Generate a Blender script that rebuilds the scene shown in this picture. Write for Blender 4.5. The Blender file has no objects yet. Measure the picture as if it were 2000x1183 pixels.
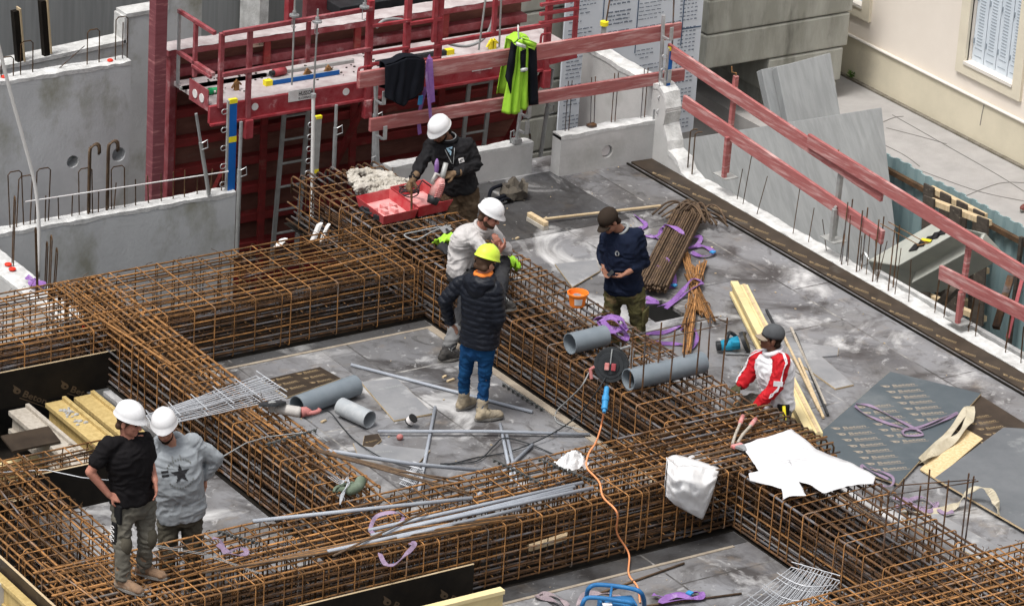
import bpy, bmesh, math, random
from mathutils import Vector as V, Matrix, noise
from mathutils.bvhtree import BVHTree
random.seed(7)
S = bpy.context.scene
COL = S.collection
# ------------------------------------------------------------------ camera
F = 7617.48
YAW, PITCH, ROLL = 0.602745, 0.402618, -0.063478
_fwd = V((math.sin(YAW)*math.cos(PITCH), math.cos(YAW)*math.cos(PITCH), -math.sin(PITCH)))
_rt = V((math.cos(YAW), -math.sin(YAW), 0)); _dn = _fwd.cross(_rt)
RT = math.cos(ROLL)*_rt + math.sin(ROLL)*_dn
DN = -math.sin(ROLL)*_rt + math.cos(ROLL)*_dn
CAM = V((-19.1862738, -28.36608294, 15.80777623))
cd = bpy.data.cameras.new('camera'); cam = bpy.data.objects.new('camera', cd); COL.objects.link(cam)
cam.matrix_world = Matrix(((RT.x, -DN.x, -_fwd.x, CAM.x), (RT.y, -DN.y, -_fwd.y, CAM.y), (RT.z, -DN.z, -_fwd.z, CAM.z), (0, 0, 0, 1)))
cd.sensor_width = 36; cd.lens = F/2000*36; cd.clip_end = 600; cd.clip_start = 1
S.camera = cam
def ray(px, py):
    return RT*((px-1000)/F) + DN*((py-591.5)/F) + _fwd
def P(px, py, z=0.0):                      # the point of the level z seen at a spot of the photograph
    d = ray(px, py); return CAM + d*((z-CAM.z)/d.z)
def PY(px, py, y):
    d = ray(px, py); return CAM + d*((y-CAM.y)/d.y)
def PX(px, py, x):
    d = ray(px, py); return CAM + d*((x-CAM.x)/d.x)
# ------------------------------------------------------------------ sky, sun, exposure
w = bpy.data.worlds.new('World'); S.world = w; w.use_nodes = True
nt = w.node_tree; bg = nt.nodes['Background']
sky = nt.nodes.new('ShaderNodeTexSky'); sky.sky_type = 'NISHITA'; sky.sun_disc = False
SUN_EL, SUN_AZ = math.radians(66), math.radians(-100)      # azimuth of the sun measured from +Y towards +X
sky.sun_elevation = SUN_EL; sky.sun_rotation = SUN_AZ; sky.dust_density = 5; sky.air_density = 1.0
hs = nt.nodes.new('ShaderNodeHueSaturation'); hs.inputs['Saturation'].default_value = 0.25
nt.links.new(sky.outputs[0], hs.inputs['Color']); nt.links.new(hs.outputs[0], bg.inputs['Color'])
bg.inputs['Strength'].default_value = 0.11
sl = bpy.data.lights.new('sun', 'SUN'); so = bpy.data.objects.new('sun', sl); COL.objects.link(so)
sl.energy = 1.5; sl.angle = math.radians(16); sl.color = (1, .97, .93)
sd = V((math.sin(SUN_AZ)*math.cos(SUN_EL), math.cos(SUN_AZ)*math.cos(SUN_EL), math.sin(SUN_EL)))
so.rotation_euler = sd.to_track_quat('Z', 'Y').to_euler()
S.view_settings.view_transform = 'Standard'; S.view_settings.look = 'None'; S.view_settings.gamma = 1
S.view_settings.exposure = 0.68
# ------------------------------------------------------------------ materials
MATS = {}
def mat(name, col, col2=None, scale=6.0, rough=.7, metal=0.0, bump=0.0, bscale=40.0, stretch=(1, 1, 1), lo=.35, hi=.65, vary=0.0, col3=None, s3=1.5, lo3=.55, hi3=.7, world=False, detail=6, spec=.22, trans=0.0):
    m = bpy.data.materials.new(name); m.use_nodes = True; n = m.node_tree; N = n.nodes; L = n.links
    b = N['Principled BSDF']; b.inputs['Roughness'].default_value = rough; b.inputs['Metallic'].default_value = metal
    b.inputs['Specular IOR Level'].default_value = spec
    if trans: b.inputs['Transmission Weight'].default_value = trans
    if world:
        g = N.new('ShaderNodeNewGeometry'); src = g.outputs['Position']
    else:
        g = N.new('ShaderNodeTexCoord'); src = g.outputs['Object']
    mp = N.new('ShaderNodeMapping'); mp.inputs['Scale'].default_value = stretch; L.new(src, mp.inputs[0])
    oi = N.new('ShaderNodeObjectInfo')
    if not world:
        sc_ = N.new('ShaderNodeMath'); sc_.operation = 'MULTIPLY'; sc_.inputs[1].default_value = 37.0; L.new(oi.outputs['Random'], sc_.inputs[0])
        L.new(sc_.outputs[0], mp.inputs['Location'])
    out = None
    def nz(s, lo, hi, det=6):
        t = N.new('ShaderNodeTexNoise'); t.inputs['Scale'].default_value = s; t.inputs['Detail'].default_value = det; t.inputs['Roughness'].default_value = .65
        L.new(mp.outputs[0], t.inputs['Vector'])
        r = N.new('ShaderNodeMapRange'); r.inputs['From Min'].default_value = lo; r.inputs['From Max'].default_value = hi
        L.new(t.outputs['Fac'], r.inputs['Value']); return r.outputs[0]
    def mix(a, c, f):
        x = N.new('ShaderNodeMix'); x.data_type = 'RGBA'; L.new(f, x.inputs['Factor'])
        for k, q in ((6, a), (7, c)):
            if isinstance(q, tuple): x.inputs[k].default_value = (*q, 1)
            else: L.new(q, x.inputs[k])
        return x.outputs[2]
    out = tuple(col)
    if col2: out = mix(out, tuple(col2), nz(scale, lo, hi, detail))
    if col3: out = mix(out, tuple(col3), nz(s3, lo3, hi3, 8))
    if vary:
        h = N.new('ShaderNodeHueSaturation')
        r = N.new('ShaderNodeMapRange'); r.inputs['To Min'].default_value = 1-vary; r.inputs['To Max'].default_value = 1+vary
        L.new(oi.outputs['Random'], r.inputs['Value']); L.new(r.outputs[0], h.inputs['Value'])
        if isinstance(out, tuple): h.inputs['Color'].default_value = (*out, 1)
        else: L.new(out, h.inputs['Color'])
        out = h.outputs[0]
    if isinstance(out, tuple): b.inputs['Base Color'].default_value = (*out, 1)
    else: L.new(out, b.inputs['Base Color'])
    if bump:
        t = N.new('ShaderNodeTexNoise'); t.inputs['Scale'].default_value = bscale; t.inputs['Detail'].default_value = 5
        L.new(mp.outputs[0], t.inputs['Vector'])
        bp = N.new('ShaderNodeBump'); bp.inputs['Strength'].default_value = bump; bp.inputs['Distance'].default_value = .01
        L.new(t.outputs['Fac'], bp.inputs['Height']); L.new(bp.outputs[0], b.inputs['Normal'])
    MATS[name] = m; return m
M = MATS
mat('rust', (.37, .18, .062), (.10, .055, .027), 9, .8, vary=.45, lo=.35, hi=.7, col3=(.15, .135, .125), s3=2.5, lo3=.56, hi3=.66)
mat('rust_dark', (.15, .075, .032), (.04, .027, .02), 7, .75, vary=.35, col3=(.13, .125, .13), s3=2, lo3=.52, hi3=.6)  # dark rust; also carries the shade on lower and inner cage bars
mat('rust_bundle', (.13, .085, .05), (.06, .04, .028), 12, .7, vary=.3)
mat('rust_pale', (.32, .165, .062), (.14, .075, .035), 12, .8, vary=.25)
mat('tie_steel', (.105, .062, .032), (.045, .028, .018), 12, .7, vary=.3, spec=.06)  # dark steel; also carries the shade on the inner stirrups
mat('concrete', (.56, .575, .58), (.46, .47, .475), 1.6, .9, bump=.25, bscale=30, stretch=(1, 1, .7), col3=(.29, .29, .245), s3=1.3, lo3=.52, hi3=.68, world=True)
mat('concrete_pale', (.55, .54, .53), (.44, .44, .43), 1.6, .9, bump=.25, bscale=30, col3=(.30, .295, .27), s3=1.1, lo3=.55, hi3=.8, world=True)
mat('concrete_white', (.64, .64, .63), (.42, .42, .41), 7, .95, bump=.6, bscale=40, world=True)
mat('concrete_streak', (.265, .275, .277), (.225, .233, .235), 2.6, .9, bump=.1, bscale=30, stretch=(6, 1.5, .22), lo=.4, hi=.62, col3=(.29, .30, .30), s3=2.2, lo3=.5, hi3=.72, world=True)
mat('concrete_block', (.40, .40, .36), (.27, .27, .235), 1.5, .92, bump=.35, bscale=25, stretch=(2.2, 2.2, .6), col3=(.09, .088, .075), s3=1.2, lo3=.56, hi3=.8, world=True)
mat('concrete_shaded', (.19, .195, .19), (.12, .12, .115), 1.5, .92, bump=.3, world=True)  # block concrete with the shade of the recess in its colour
mat('rubble', (.50, .50, .49), (.28, .28, .275), 14, .95, bump=1.0, bscale=22, world=True)
mat('pit', (.075, .065, .055), (.04, .035, .03), 2, .95, bump=.6, bscale=8, world=True)
mat('red_steel', (.22, .035, .042), (.31, .10, .11), 7, .6, col3=(.46, .30, .30), s3=3.5, lo3=.58, hi3=.72, bump=.15)
mat('panel_brown', (.22, .10, .075), (.15, .06, .048), 3, .7, stretch=(1, 1, 3), col3=(.19, .12, .09), s3=2, lo3=.58, hi3=.75)
mat('steel_grey', (.17, .165, .165), (.11, .10, .095), 6, .6, metal=.3, vary=.2)
mat('ply_slate', (.11, .12, .13), (.15, .16, .17), 2, .5, col3=(.30, .31, .31), s3=2.5, lo3=.6, hi3=.78)
mat('red_panel', (.27, .032, .032), (.17, .028, .026), 3, .65, col3=(.26, .13, .10), s3=1.8, lo3=.58, hi3=.75, stretch=(1, 1, 3))
mat('red_bright', (.27, .022, .03), (.33, .07, .08), 8, .5, col3=(.55, .33, .33), s3=4, lo3=.62, hi3=.75)
mat('red_wood', (.37, .135, .128), (.29, .09, .088), 5, .85, stretch=(.7, .7, 7), col3=(.50, .31, .295), s3=3.2, lo3=.5, hi3=.68, bump=.2, bscale=25, vary=.08)
mat('red_wood_dark', (.22, .075, .085), (.17, .05, .06), 4, .75, stretch=(1, 1, 7), col3=(.42, .18, .18), s3=3, lo3=.55, hi3=.7, bump=.2, bscale=25, vary=.08)
mat('dust_top', (.50, .46, .455), (.36, .30, .30), 5, .95, col3=(.22, .20, .2), s3=4, lo3=.62, hi3=.72, bump=.3)
mat('yellow_wood', (.54, .41, .18), (.40, .29, .115), 3, .65, stretch=(8, 8, 1), bump=.1, vary=.06)
mat('yellow_pale', (.72, .60, .33), (.62, .50, .26), 2, .7, col3=(.42, .36, .24), s3=2, lo3=.6, hi3=.75)
mat('grey_wood', (.46, .42, .36), (.34, .30, .25), 3, .8, stretch=(8, 8, 1))
mat('raw_wood', (.58, .46, .30), (.45, .34, .20), 5, .8, stretch=(1, 6, 1), vary=.12)
mat('osb', (.70, .56, .34), (.52, .38, .19), 35, .85, bump=.3)
mat('ply_dark', (.030, .022, .016), (.055, .04, .028), 4, .45, col3=(.11, .10, .09), s3=2.2, lo3=.6, hi3=.75)
mat('ply_black', (.010, .009, .008), (.018, .015, .012), 4, .7, spec=.08)
mat('ply_blue', (.068, .086, .098), (.09, .108, .12), 3, .5, col3=(.17, .185, .19), s3=1.2, lo3=.55, hi3=.8)
mat('ply_grey', (.20, .205, .215), (.27, .27, .275), 3, .5, col3=(.42, .42, .42), s3=2.5, lo3=.56, hi3=.72)
mat('print_gold', (.26, .19, .11), rough=.7)
mat('print_dull', (.085, .06, .038), rough=.7)
mat('print_pale', (.30, .26, .21), rough=.8)
mat('print_grey', (.30, .31, .31), rough=.8)
mat('galv', (.50, .51, .52), (.36, .37, .37), 12, .45, metal=.6, vary=.1)
mat('galv_dull', (.40, .41, .40), (.30, .30, .29), 9, .55, metal=.3, vary=.1)
mat('wire_grey', (.55, .57, .60), (.40, .41, .43), 9, .4, metal=.3)
mat('pvc', (.165, .195, .22), (.20, .23, .255), 5, .38, col3=(.36, .375, .38), s3=3, lo3=.6, hi3=.78)
mat('pvc_light', (.33, .355, .375), (.40, .42, .43), 5, .4, col3=(.48, .48, .48), s3=4, lo3=.55, hi3=.7)
mat('pvc_in', (.13, .15, .17), rough=.45)
mat('conduit', (.34, .37, .41), (.29, .31, .35), 5, .4, vary=.08)
mat('purple', (.27, .14, .38), (.18, .08, .28), 6, .8, col3=(.40, .30, .48), s3=9, lo3=.55, hi3=.7)
mat('lavender', (.31, .235, .325), (.21, .15, .23), 8, .85, vary=.1)
mat('strap_grey', (.33, .27, .28), (.24, .19, .21), 8, .85, vary=.1)
mat('canvas', (.52, .47, .36), (.42, .37, .27), 8, .9)
mat('black_rubber', (.015, .015, .016), rough=.5)
mat('black_plastic', (.018, .02, .022), (.034, .037, .04), 8, .45)
mat('dark_cable', (.03, .033, .036), rough=.5)
mat('grey_cable', (.28, .29, .29), rough=.6)
mat('white_cable', (.66, .65, .63), rough=.6)
mat('orange_cable', (.80, .32, .14), rough=.55)
mat('spacer_grey', (.06, .065, .065), (.11, .115, .11), 14, .6)
mat('orange', (.85, .22, .03), rough=.45)
mat('bucket_in', (.80, .28, .08), rough=.5)
mat('tool_red', (.40, .025, .035), (.46, .10, .10), 6, .45, col3=(.68, .42, .42), s3=5, lo3=.6, hi3=.78)
mat('tool_red_dusty', (.62, .17, .17), (.70, .45, .43), 5, .7, lo=.35, hi=.7)
mat('drill_red', (.50, .15, .14), (.58, .34, .32), 14, .7)
mat('grinder_red', (.42, .16, .15), rough=.6)
mat('grinder_grey', (.50, .48, .45), (.40, .38, .36), 8, .6)
mat('blue_strip', (.01, .12, .42), (.01, .10, .36), 5, .45)
mat('blue_plug', (.05, .28, .55), (.04, .22, .45), 5, .45)
mat('blue_frame', (.02, .12, .30), (.03, .16, .36), 7, .45)
mat('saw_blue', (.02, .24, .38), rough=.45)
mat('yellow', (.80, .68, .03), rough=.5)
mat('red_dot', (.70, .04, .02), rough=.6)
mat('green_bottle', (.01, .28, .10), rough=.5)
mat('green_glove', (.17, .21, .16), (.10, .13, .09), 12, .9)
mat('white_paper', (.66, .66, .67), (.60, .60, .61), 3, .8, bump=.3, bscale=5)
mat('paper_line', (.45, .45, .46), rough=.9)
mat('plastic_bag', (.66, .66, .665), (.74, .74, .74), 4, .35, bump=.5, bscale=14)
mat('clear_film', (.72, .72, .72), (.60, .60, .60), 8, .25)
mat('cloth_beige', (.50, .47, .42), (.34, .31, .26), 8, .95, col3=(.28, .25, .2), s3=6, lo3=.62, hi3=.75)
mat('dark_bag', (.05, .045, .04), (.11, .095, .075), 7, .9)
mat('sign_white', (.62, .66, .72), (.66, .70, .76), 1.5, .55)
mat('sign_ink', (.16, .19, .24), rough=.7)
mat('sign_line', (.03, .07, .14), rough=.7)
mat('label_white', (.72, .72, .71), (.62, .58, .57), 9, .6)
mat('label_cream', (.60, .50, .40), (.50, .38, .30), 9, .6)
mat('label_ink', (.02, .02, .022), rough=.7)
mat('stucco', (.80, .73, .65), (.76, .69, .61), 1.5, .95, bump=.1, bscale=50, world=True)
mat('stucco_yellow', (.66, .60, .465), (.58, .53, .41), 1.3, .95, bump=.15, bscale=40, col3=(.40, .37, .30), s3=.9, lo3=.6, hi3=.85, world=True)
mat('trim_cream', (.72, .66, .53), (.66, .60, .48), 3, .9, world=True)
mat('trim_white', (.70, .66, .60), rough=.9)
mat('shutter', (.62, .68, .74), (.56, .62, .68), 4, .6)
mat('shutter_dark', (.30, .34, .38), rough=.8)
mat('pavement', (.37, .355, .345), (.31, .30, .29), 3, .95, bump=.3, bscale=60, col3=(.30, .285, .27), s3=.8, lo3=.58, hi3=.8, world=True)
mat('crack', (.20, .19, .18), rough=1)
mat('kerb_dirt', (.13, .115, .085), (.22, .20, .17), 7, 1, world=True)
mat('weed', (.10, .19, .04), rough=.8)
mat('teal_sheet', (.25, .345, .355), (.19, .275, .29), 2, .5, stretch=(1, 1, .25), vary=.05, col3=(.12, .20, .22), s3=1.5, lo3=.62, hi3=.8)
mat('old_wood', (.09, .075, .06), (.05, .042, .036), 10, .9, stretch=(1, 1, 3), bump=.5, col3=(.30, .26, .2), s3=7, lo3=.62, hi3=.7)
mat('barrier', (.46, .47, .42), (.40, .41, .37), 2.5, .85, bump=.15)
mat('rust_rail', (.13, .075, .04), (.06, .04, .025), 6, .9)
mat('tape_black', (.02, .02, .02), rough=.5)
# clothes and skin
mat('skin_tan', (.42, .215, .145), (.36, .17, .115), 18, .55)
mat('skin_red', (.45, .21, .15), (.37, .155, .11), 18, .55)
mat('skin_brown', (.13, .06, .038), (.17, .08, .05), 18, .5)
mat('skin_mid', (.33, .165, .11), (.27, .125, .08), 18, .55)
mat('hair_dark', (.018, .012, .009), rough=.7, spec=.06)
mat('hair_brown', (.055, .03, .018), rough=.7)
mat('lips', (.24, .08, .065), rough=.5)
mat('helmet_white', (.74, .74, .75), (.68, .68, .69), 9, .35, col3=(.55, .54, .52), s3=7, lo3=.66, hi3=.8)
mat('helmet_green', (.62, .80, .08), (.58, .74, .07), 5, .4)
mat('tshirt_black', (.012, .011, .012), rough=.9, spec=.06)
mat('hoodie_grey', (.30, .325, .345), (.25, .27, .29), 16, .95)
mat('cuff_grey', (.24, .25, .235), rough=.95)
mat('puffer', (.009, .011, .017), rough=.5, spec=.2)
mat('jeans', (.008, .035, .10), (.012, .06, .15), 7, .9, spec=.06)
mat('shirt_grey', (.52, .50, .49), (.45, .43, .42), 8, .95)
mat('trouser_dark', (.026, .027, .031), (.042, .042, .044), 6, .9, spec=.06)
mat('trouser_shin', (.19, .19, .19), (.12, .12, .12), 8, .95)
mat('trouser_khaki', (.14, .13, .105), (.085, .08, .068), 5, .95, col3=(.20, .19, .165), s3=4, lo3=.55, hi3=.7)
mat('trouser_olive', (.06, .055, .042), (.10, .09, .07), 5, .95, spec=.06)
mat('trouser_brown', (.10, .068, .042), (.06, .042, .028), 5, .95, col3=(.16, .12, .08), s3=5, lo3=.58, hi3=.72, spec=.06)
mat('camo', (.085, .078, .035), (.045, .04, .022), 7, .95, lo=.46, hi=.54, col3=(.15, .105, .055), s3=6, lo3=.53, hi3=.58, spec=.06)
mat('jacket_black', (.014, .013, .014), (.022, .022, .024), 6, .85, spec=.06)
mat('navy', (.009, .013, .028), (.013, .018, .036), 6, .9, spec=.06)
mat('collar_grey', (.27, .28, .28), rough=.9)
mat('track_red', (.50, .012, .02), (.42, .01, .016), 6, .7)
mat('track_white', (.74, .73, .75), (.66, .65, .67), 8, .8)
mat('boot_tan', (.26, .165, .10), (.17, .11, .075), 10, .85, col3=(.34, .30, .25), s3=6, lo3=.55, hi3=.7)
mat('boot_dirty', (.36, .30, .21), (.22, .19, .15), 10, .9)
mat('boot_black', (.025, .024, .024), (.06, .055, .05), 10, .7)
mat('sole', (.20, .19, .175), rough=.9)
mat('cap_brown', (.035, .026, .02), rough=.9, spec=.06)
mat('cap_grey', (.085, .09, .095), (.065, .068, .072), 8, .9)
mat('cap_peak_tan', (.26, .21, .16), rough=.9)
mat('glove_tan', (.20, .13, .075), (.12, .08, .05), 12, .95)
mat('glove_olive', (.055, .065, .035), (.10, .085, .05), 12, .95)
mat('hivis', (.36, .66, .05), (.29, .54, .04), 6, .7)
mat('hivis_grey', (.55, .57, .55), rough=.4)
mat('black_cloth', (.010, .011, .015), rough=.95, spec=.06)
mat('tee_blue', (.30, .45, .55), rough=.9)
mat('orange_cloth', (.80, .22, .04), rough=.9)
mat('belt_black', (.016, .016, .017), rough=.7, spec=.06)
mat('leather_brown', (.16, .055, .045), rough=.5)
# ------------------------------------------------------------------ mesh building
WP = {}
class MB:
    def __init__(s): s.v = []; s.f = []
    def add(s, vs, fs):
        o = len(s.v); s.v += [V(q) for q in vs]; s.f += [tuple(i+o for i in q) for q in fs]; return s
    def obox(s, c, ax, ay, az):
        c = V(c); ax, ay, az = V(ax)/2, V(ay)/2, V(az)/2
        q = [c+i*ax+j*ay+k*az for k in (-1, 1) for j in (-1, 1) for i in (-1, 1)]
        fl = [(0, 2, 3, 1), (4, 5, 7, 6), (0, 1, 5, 4), (2, 6, 7, 3), (0, 4, 6, 2), (1, 3, 7, 5)]
        if V(ax).cross(ay).dot(az) < 0: fl = [t[::-1] for t in fl]
        return s.add(q, fl)
    def box(s, a, b):
        a, b = V(a), V(b); c = (a+b)/2; d = b-a
        return s.obox(c, (abs(d.x), 0, 0), (0, abs(d.y), 0), (0, 0, abs(d.z)))
    def bar(s, a, b, wd, h, up=(0, 0, 1)):
        a, b = V(a), V(b); d = b-a; up = V(up); r = d.cross(up).normalized(); u = r.cross(d).normalized()
        return s.obox((a+b)/2, d, -r*wd, u*h)
    def loft(s, rings, caps=True, closed=False):
        n = len(rings[0]); o = len(s.v)
        for r in rings: s.v += [V(q) for q in r]
        m = len(rings)
        for i in range(m if closed else m-1):
            a, b = o+i*n, o+((i+1) % m)*n
            for j in range(n):
                k = (j+1) % n; s.f.append((a+j, a+k, b+k, b+j))
        if caps and not closed:
            s.f.append(tuple(range(o+n-1, o-1, -1))); s.f.append(tuple(range(o+(m-1)*n, o+m*n)))
        return s
    def tube(s, pts, r, n=6, closed=False, caps=True):
        pts = [V(q) for q in pts]; m = len(pts)
        rs = r if isinstance(r, (list, tuple)) else [r]*m
        T = []
        for i in range(m):
            if closed: t = pts[(i+1) % m]-pts[i-1]
            else: t = pts[min(i+1, m-1)]-pts[max(i-1, 0)]
            T.append(t.normalized())
        u = T[0].orthogonal().normalized()
        if abs(T[0].z) < .95: u = (V((0, 0, 1))-T[0]*T[0].z).normalized()
        rings = []
        for i in range(m):
            if i: u = (u-T[i]*u.dot(T[i])).normalized()
            w_ = T[i].cross(u)
            rings.append([pts[i]+rs[i]*(math.cos(2*math.pi*k/n)*u+math.sin(2*math.pi*k/n)*w_) for k in range(n)])
        return s.loft(rings, caps, closed)
    def cyl(s, a, b, r, n=12): return s.tube([a, b], r, n)
    def pipe(s, a, b, r, t=.008, n=32):          # open pipe with a wall
        a, b = V(a), V(b); d = (b-a).normalized(); u = d.orthogonal().normalized(); w_ = d.cross(u)
        def ring(c, q): return [c+q*(math.cos(2*math.pi*k/n)*u+math.sin(2*math.pi*k/n)*w_) for k in range(n)]
        return s.loft([ring(a, r), ring(b, r), ring(b, r-t), ring(a, r-t)], False, True)
    def prism(s, poly, vec):
        vec = V(vec); a = [V(q) for q in poly]; n = len(a)
        nrm = V((0, 0, 0))
        for i in range(n): nrm += a[i].cross(a[(i+1) % n])
        if nrm.dot(vec) > 0: a = a[::-1]
        b = [q+vec for q in a]; o = len(s.v); s.v += a+b
        s.f.append(tuple(range(o, o+n))); s.f.append(tuple(range(o+2*n-1, o+n-1, -1)))
        for i in range(n):
            k = (i+1) % n; s.f.append((o+k, o+i, o+n+i, o+n+k))
        return s
    def ell(s, c, r, ax=None, seg=16, rg=10):
        c = V(c); ax = ax or (V((1, 0, 0)), V((0, 1, 0)), V((0, 0, 1)))
        rings = []
        for i in range(1, rg):
            t = math.pi*i/rg
            rings.append([c+ax[0]*(r[0]*math.sin(t)*math.cos(2*math.pi*k/seg))+ax[1]*(r[1]*math.sin(t)*math.sin(2*math.pi*k/seg))-ax[2]*(r[2]*math.cos(t)) for k in range(seg)])
        o = len(s.v); s.loft(rings, False)
        a = len(s.v); s.v += [c-ax[2]*r[2], c+ax[2]*r[2]]
        flip = ax[0].cross(ax[1]).dot(ax[2]) < 0
        for k in range(seg):
            q = (k+1) % seg
            s.f.append((a, o+q, o+k)); s.f.append((a+1, o+(rg-2)*seg+k, o+(rg-2)*seg+q))
        return s
    def cap(s, a, b, ra, rb, n=12):              # tapered capsule
        a, b = V(a), V(b); d = b-a; L = d.length
        if L < 1e-6: return s.ell(a, (ra, ra, ra))
        d.normalize(); u = d.orthogonal().normalized(); w_ = d.cross(u); rings = []
        for i in range(1, 5):
            t = math.pi/2*i/4; rings.append((a-d*ra*math.cos(t), ra*math.sin(t)))
        for i in range(0, 4):
            t = math.pi/2*i/4; rings.append((b+d*rb*math.sin(t), rb*math.cos(t)))
        return s.loft([[c+q*(math.cos(2*math.pi*k/n)*u+math.sin(2*math.pi*k/n)*w_) for k in range(n)] for c, q in rings])
    def strip(s, pts, wd, t=.004, up=(0, 0, 1), ups=None):     # flat webbing
        pts = [V(q) for q in pts]; rings = []
        for i, p in enumerate(pts):
            d = (pts[min(i+1, len(pts)-1)]-pts[max(i-1, 0)]).normalized()
            u = V(ups[i]) if ups else V(up); sd_ = d.cross(u)
            if sd_.length < 1e-4: sd_ = d.orthogonal()
            sd_.normalize(); n_ = sd_.cross(d)
            rings.append([p+sd_*wd/2+n_*t/2, p-sd_*wd/2+n_*t/2, p-sd_*wd/2-n_*t/2, p+sd_*wd/2-n_*t/2])
        return s.loft(rings)
    def grid(s, nx, ny, fn):
        o = len(s.v)
        for j in range(ny+1):
            for i in range(nx+1): s.v.append(V(fn(i/nx, j/ny)))
        for j in range(ny):
            for i in range(nx):
                a = o+j*(nx+1)+i; s.f.append((a, a+1, a+nx+2, a+nx+1))
        return s
    def join(s, o, mtx=None):
        return s.add([mtx @ q for q in o.v] if mtx else o.v, o.f)
    def build(s, name, m=None, parent=None, smooth=False, bevel=0, solid=0, sub=0):
        lo = V((min(q.x for q in s.v), min(q.y for q in s.v), min(q.z for q in s.v)))
        hi = V((max(q.x for q in s.v), max(q.y for q in s.v), max(q.z for q in s.v)))
        c = V(((lo.x+hi.x)/2, (lo.y+hi.y)/2, lo.z))
        me = bpy.data.meshes.new(name); me.from_pydata([q-c for q in s.v], [], s.f)
        if m: me.materials.append(M[m] if isinstance(m, str) else m)
        if smooth: me.polygons.foreach_set('use_smooth', [True]*len(me.polygons))
        me.update()
        return place(name, me, c, parent, bevel, solid, sub)
def place(name, me, c, parent=None, bevel=0, solid=0, sub=0):
    o = bpy.data.objects.new(name, me); COL.objects.link(o)
    WP[o] = V(c)
    if parent: o.parent = parent; o.location = V(c)-WP[parent]
    else: o.location = c
    if sub: q = o.modifiers.new('sub', 'SUBSURF'); q.levels = q.render_levels = sub
    if solid: q = o.modifiers.new('solid', 'SOLIDIFY'); q.thickness = solid
    if bevel: q = o.modifiers.new('bevel', 'BEVEL'); q.width = bevel; q.segments = 2; q.limit_method = 'ANGLE'; q.angle_limit = .6
    return o
def tag(o, label, cat, group=None):
    o['label'] = label; o['category'] = cat
    if group: o['group'] = group
    return o
def thing(name, label, cat, loc, group=None):
    o = bpy.data.objects.new(name, None); COL.objects.link(o); o.location = V(loc); o.empty_display_size = .1
    WP[o] = V(loc); return tag(o, label, cat, group)
def struct(o): o['kind'] = 'structure'; return o
def stuff(o): o['kind'] = 'stuff'; return o
def baked(mb, mods):                              # a mesh with modifiers worked into it
    me = bpy.data.meshes.new('tmp'); me.from_pydata(mb.v, [], mb.f); me.update()
    o = bpy.data.objects.new('tmp', me); COL.objects.link(o)
    for t, kw in mods:
        q = o.modifiers.new(t, t)
        for k, x in kw.items(): setattr(q, k, x)
    dg = bpy.context.evaluated_depsgraph_get(); dg.update()
    r = bpy.data.meshes.new_from_object(o.evaluated_get(dg), depsgraph=dg)
    bpy.data.objects.remove(o); bpy.data.meshes.remove(me)
    out = MB(); out.v = [q.co.copy() for q in r.vertices]; out.f = [tuple(p.vertices) for p in r.polygons]
    bpy.data.meshes.remove(r); return out
def holes(mb, cutter):
    me = bpy.data.meshes.new('cut'); me.from_pydata(cutter.v, [], cutter.f); me.update()
    co = bpy.data.objects.new('cut', me); COL.objects.link(co)
    r = baked(mb, [('BOOLEAN', dict(operation='DIFFERENCE', object=co, solver='EXACT'))])
    bpy.data.objects.remove(co); bpy.data.meshes.remove(me); return r
def skinned(mb, voxel, sm=4, amp=0, fr=(7, 7, 11), quilt=None, cuts=(), seed=0):
    """one continuous surface grown round the shapes, with cloth folds"""
    r = baked(mb, [('REMESH', dict(mode='VOXEL', voxel_size=voxel)), ('SMOOTH', dict(factor=.5, iterations=sm))])
    bm = bmesh.new(); vs = [bm.verts.new(q) for q in r.v]
    for f in r.f:
        try: bm.faces.new([vs[i] for i in f])
        except ValueError: pass
    for co, no in cuts:
        bmesh.ops.bisect_plane(bm, geom=bm.verts[:]+bm.edges[:]+bm.faces[:], plane_co=co, plane_no=no, clear_outer=True)
    bm.normal_update(); off = V((seed*7.3, seed*3.1, seed))
    if amp or quilt:
        for v_ in bm.verts:
            p = v_.co; a = 0
            if amp:
                q = V((p.x*fr[0], p.y*fr[1], p.z*fr[2]))+off
                q2 = q+1.2*V((noise.noise(q*.6), noise.noise(q*.5+off), noise.noise(q*.7-off))); a += amp*(.8*noise.noise(q2)+1.25*(.42-abs(noise.noise(q2*1.5+off)*1.9))+.35*(.4-abs(noise.noise(q2*3.3)*1.8)))
            if quilt: a += quilt(p)
            v_.co = p+v_.normal*a
    o = MB(); bm.verts.index_update(); o.v = [v_.co.copy() for v_ in bm.verts]; o.f = [tuple(v_.index for v_ in f.verts) for f in bm.faces]; bm.free(); return o
_txt = {}
def text(body, size=1.0, font_w=1.0):             # flat lettering in the local xy plane
    if body not in _txt:
        cu = bpy.data.curves.new('t', 'FONT'); cu.body = body; cu.align_x = 'LEFT'; cu.resolution_u = 2; cu.offset = .022
        o = bpy.data.objects.new('t', cu); COL.objects.link(o)
        dg = bpy.context.evaluated_depsgraph_get(); dg.update()
        r = bpy.data.meshes.new_from_object(o.evaluated_get(dg), depsgraph=dg)
        _txt[body] = ([q.co.copy() for q in r.vertices], [tuple(p.vertices) for p in r.polygons])
        bpy.data.objects.remove(o); bpy.data.curves.remove(cu); bpy.data.meshes.remove(r)
    vs, fs = _txt[body]; mb = MB(); mb.v = [V((q.x*size*font_w, q.y*size, 0)) for q in vs]; mb.f = list(fs); return mb
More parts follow.
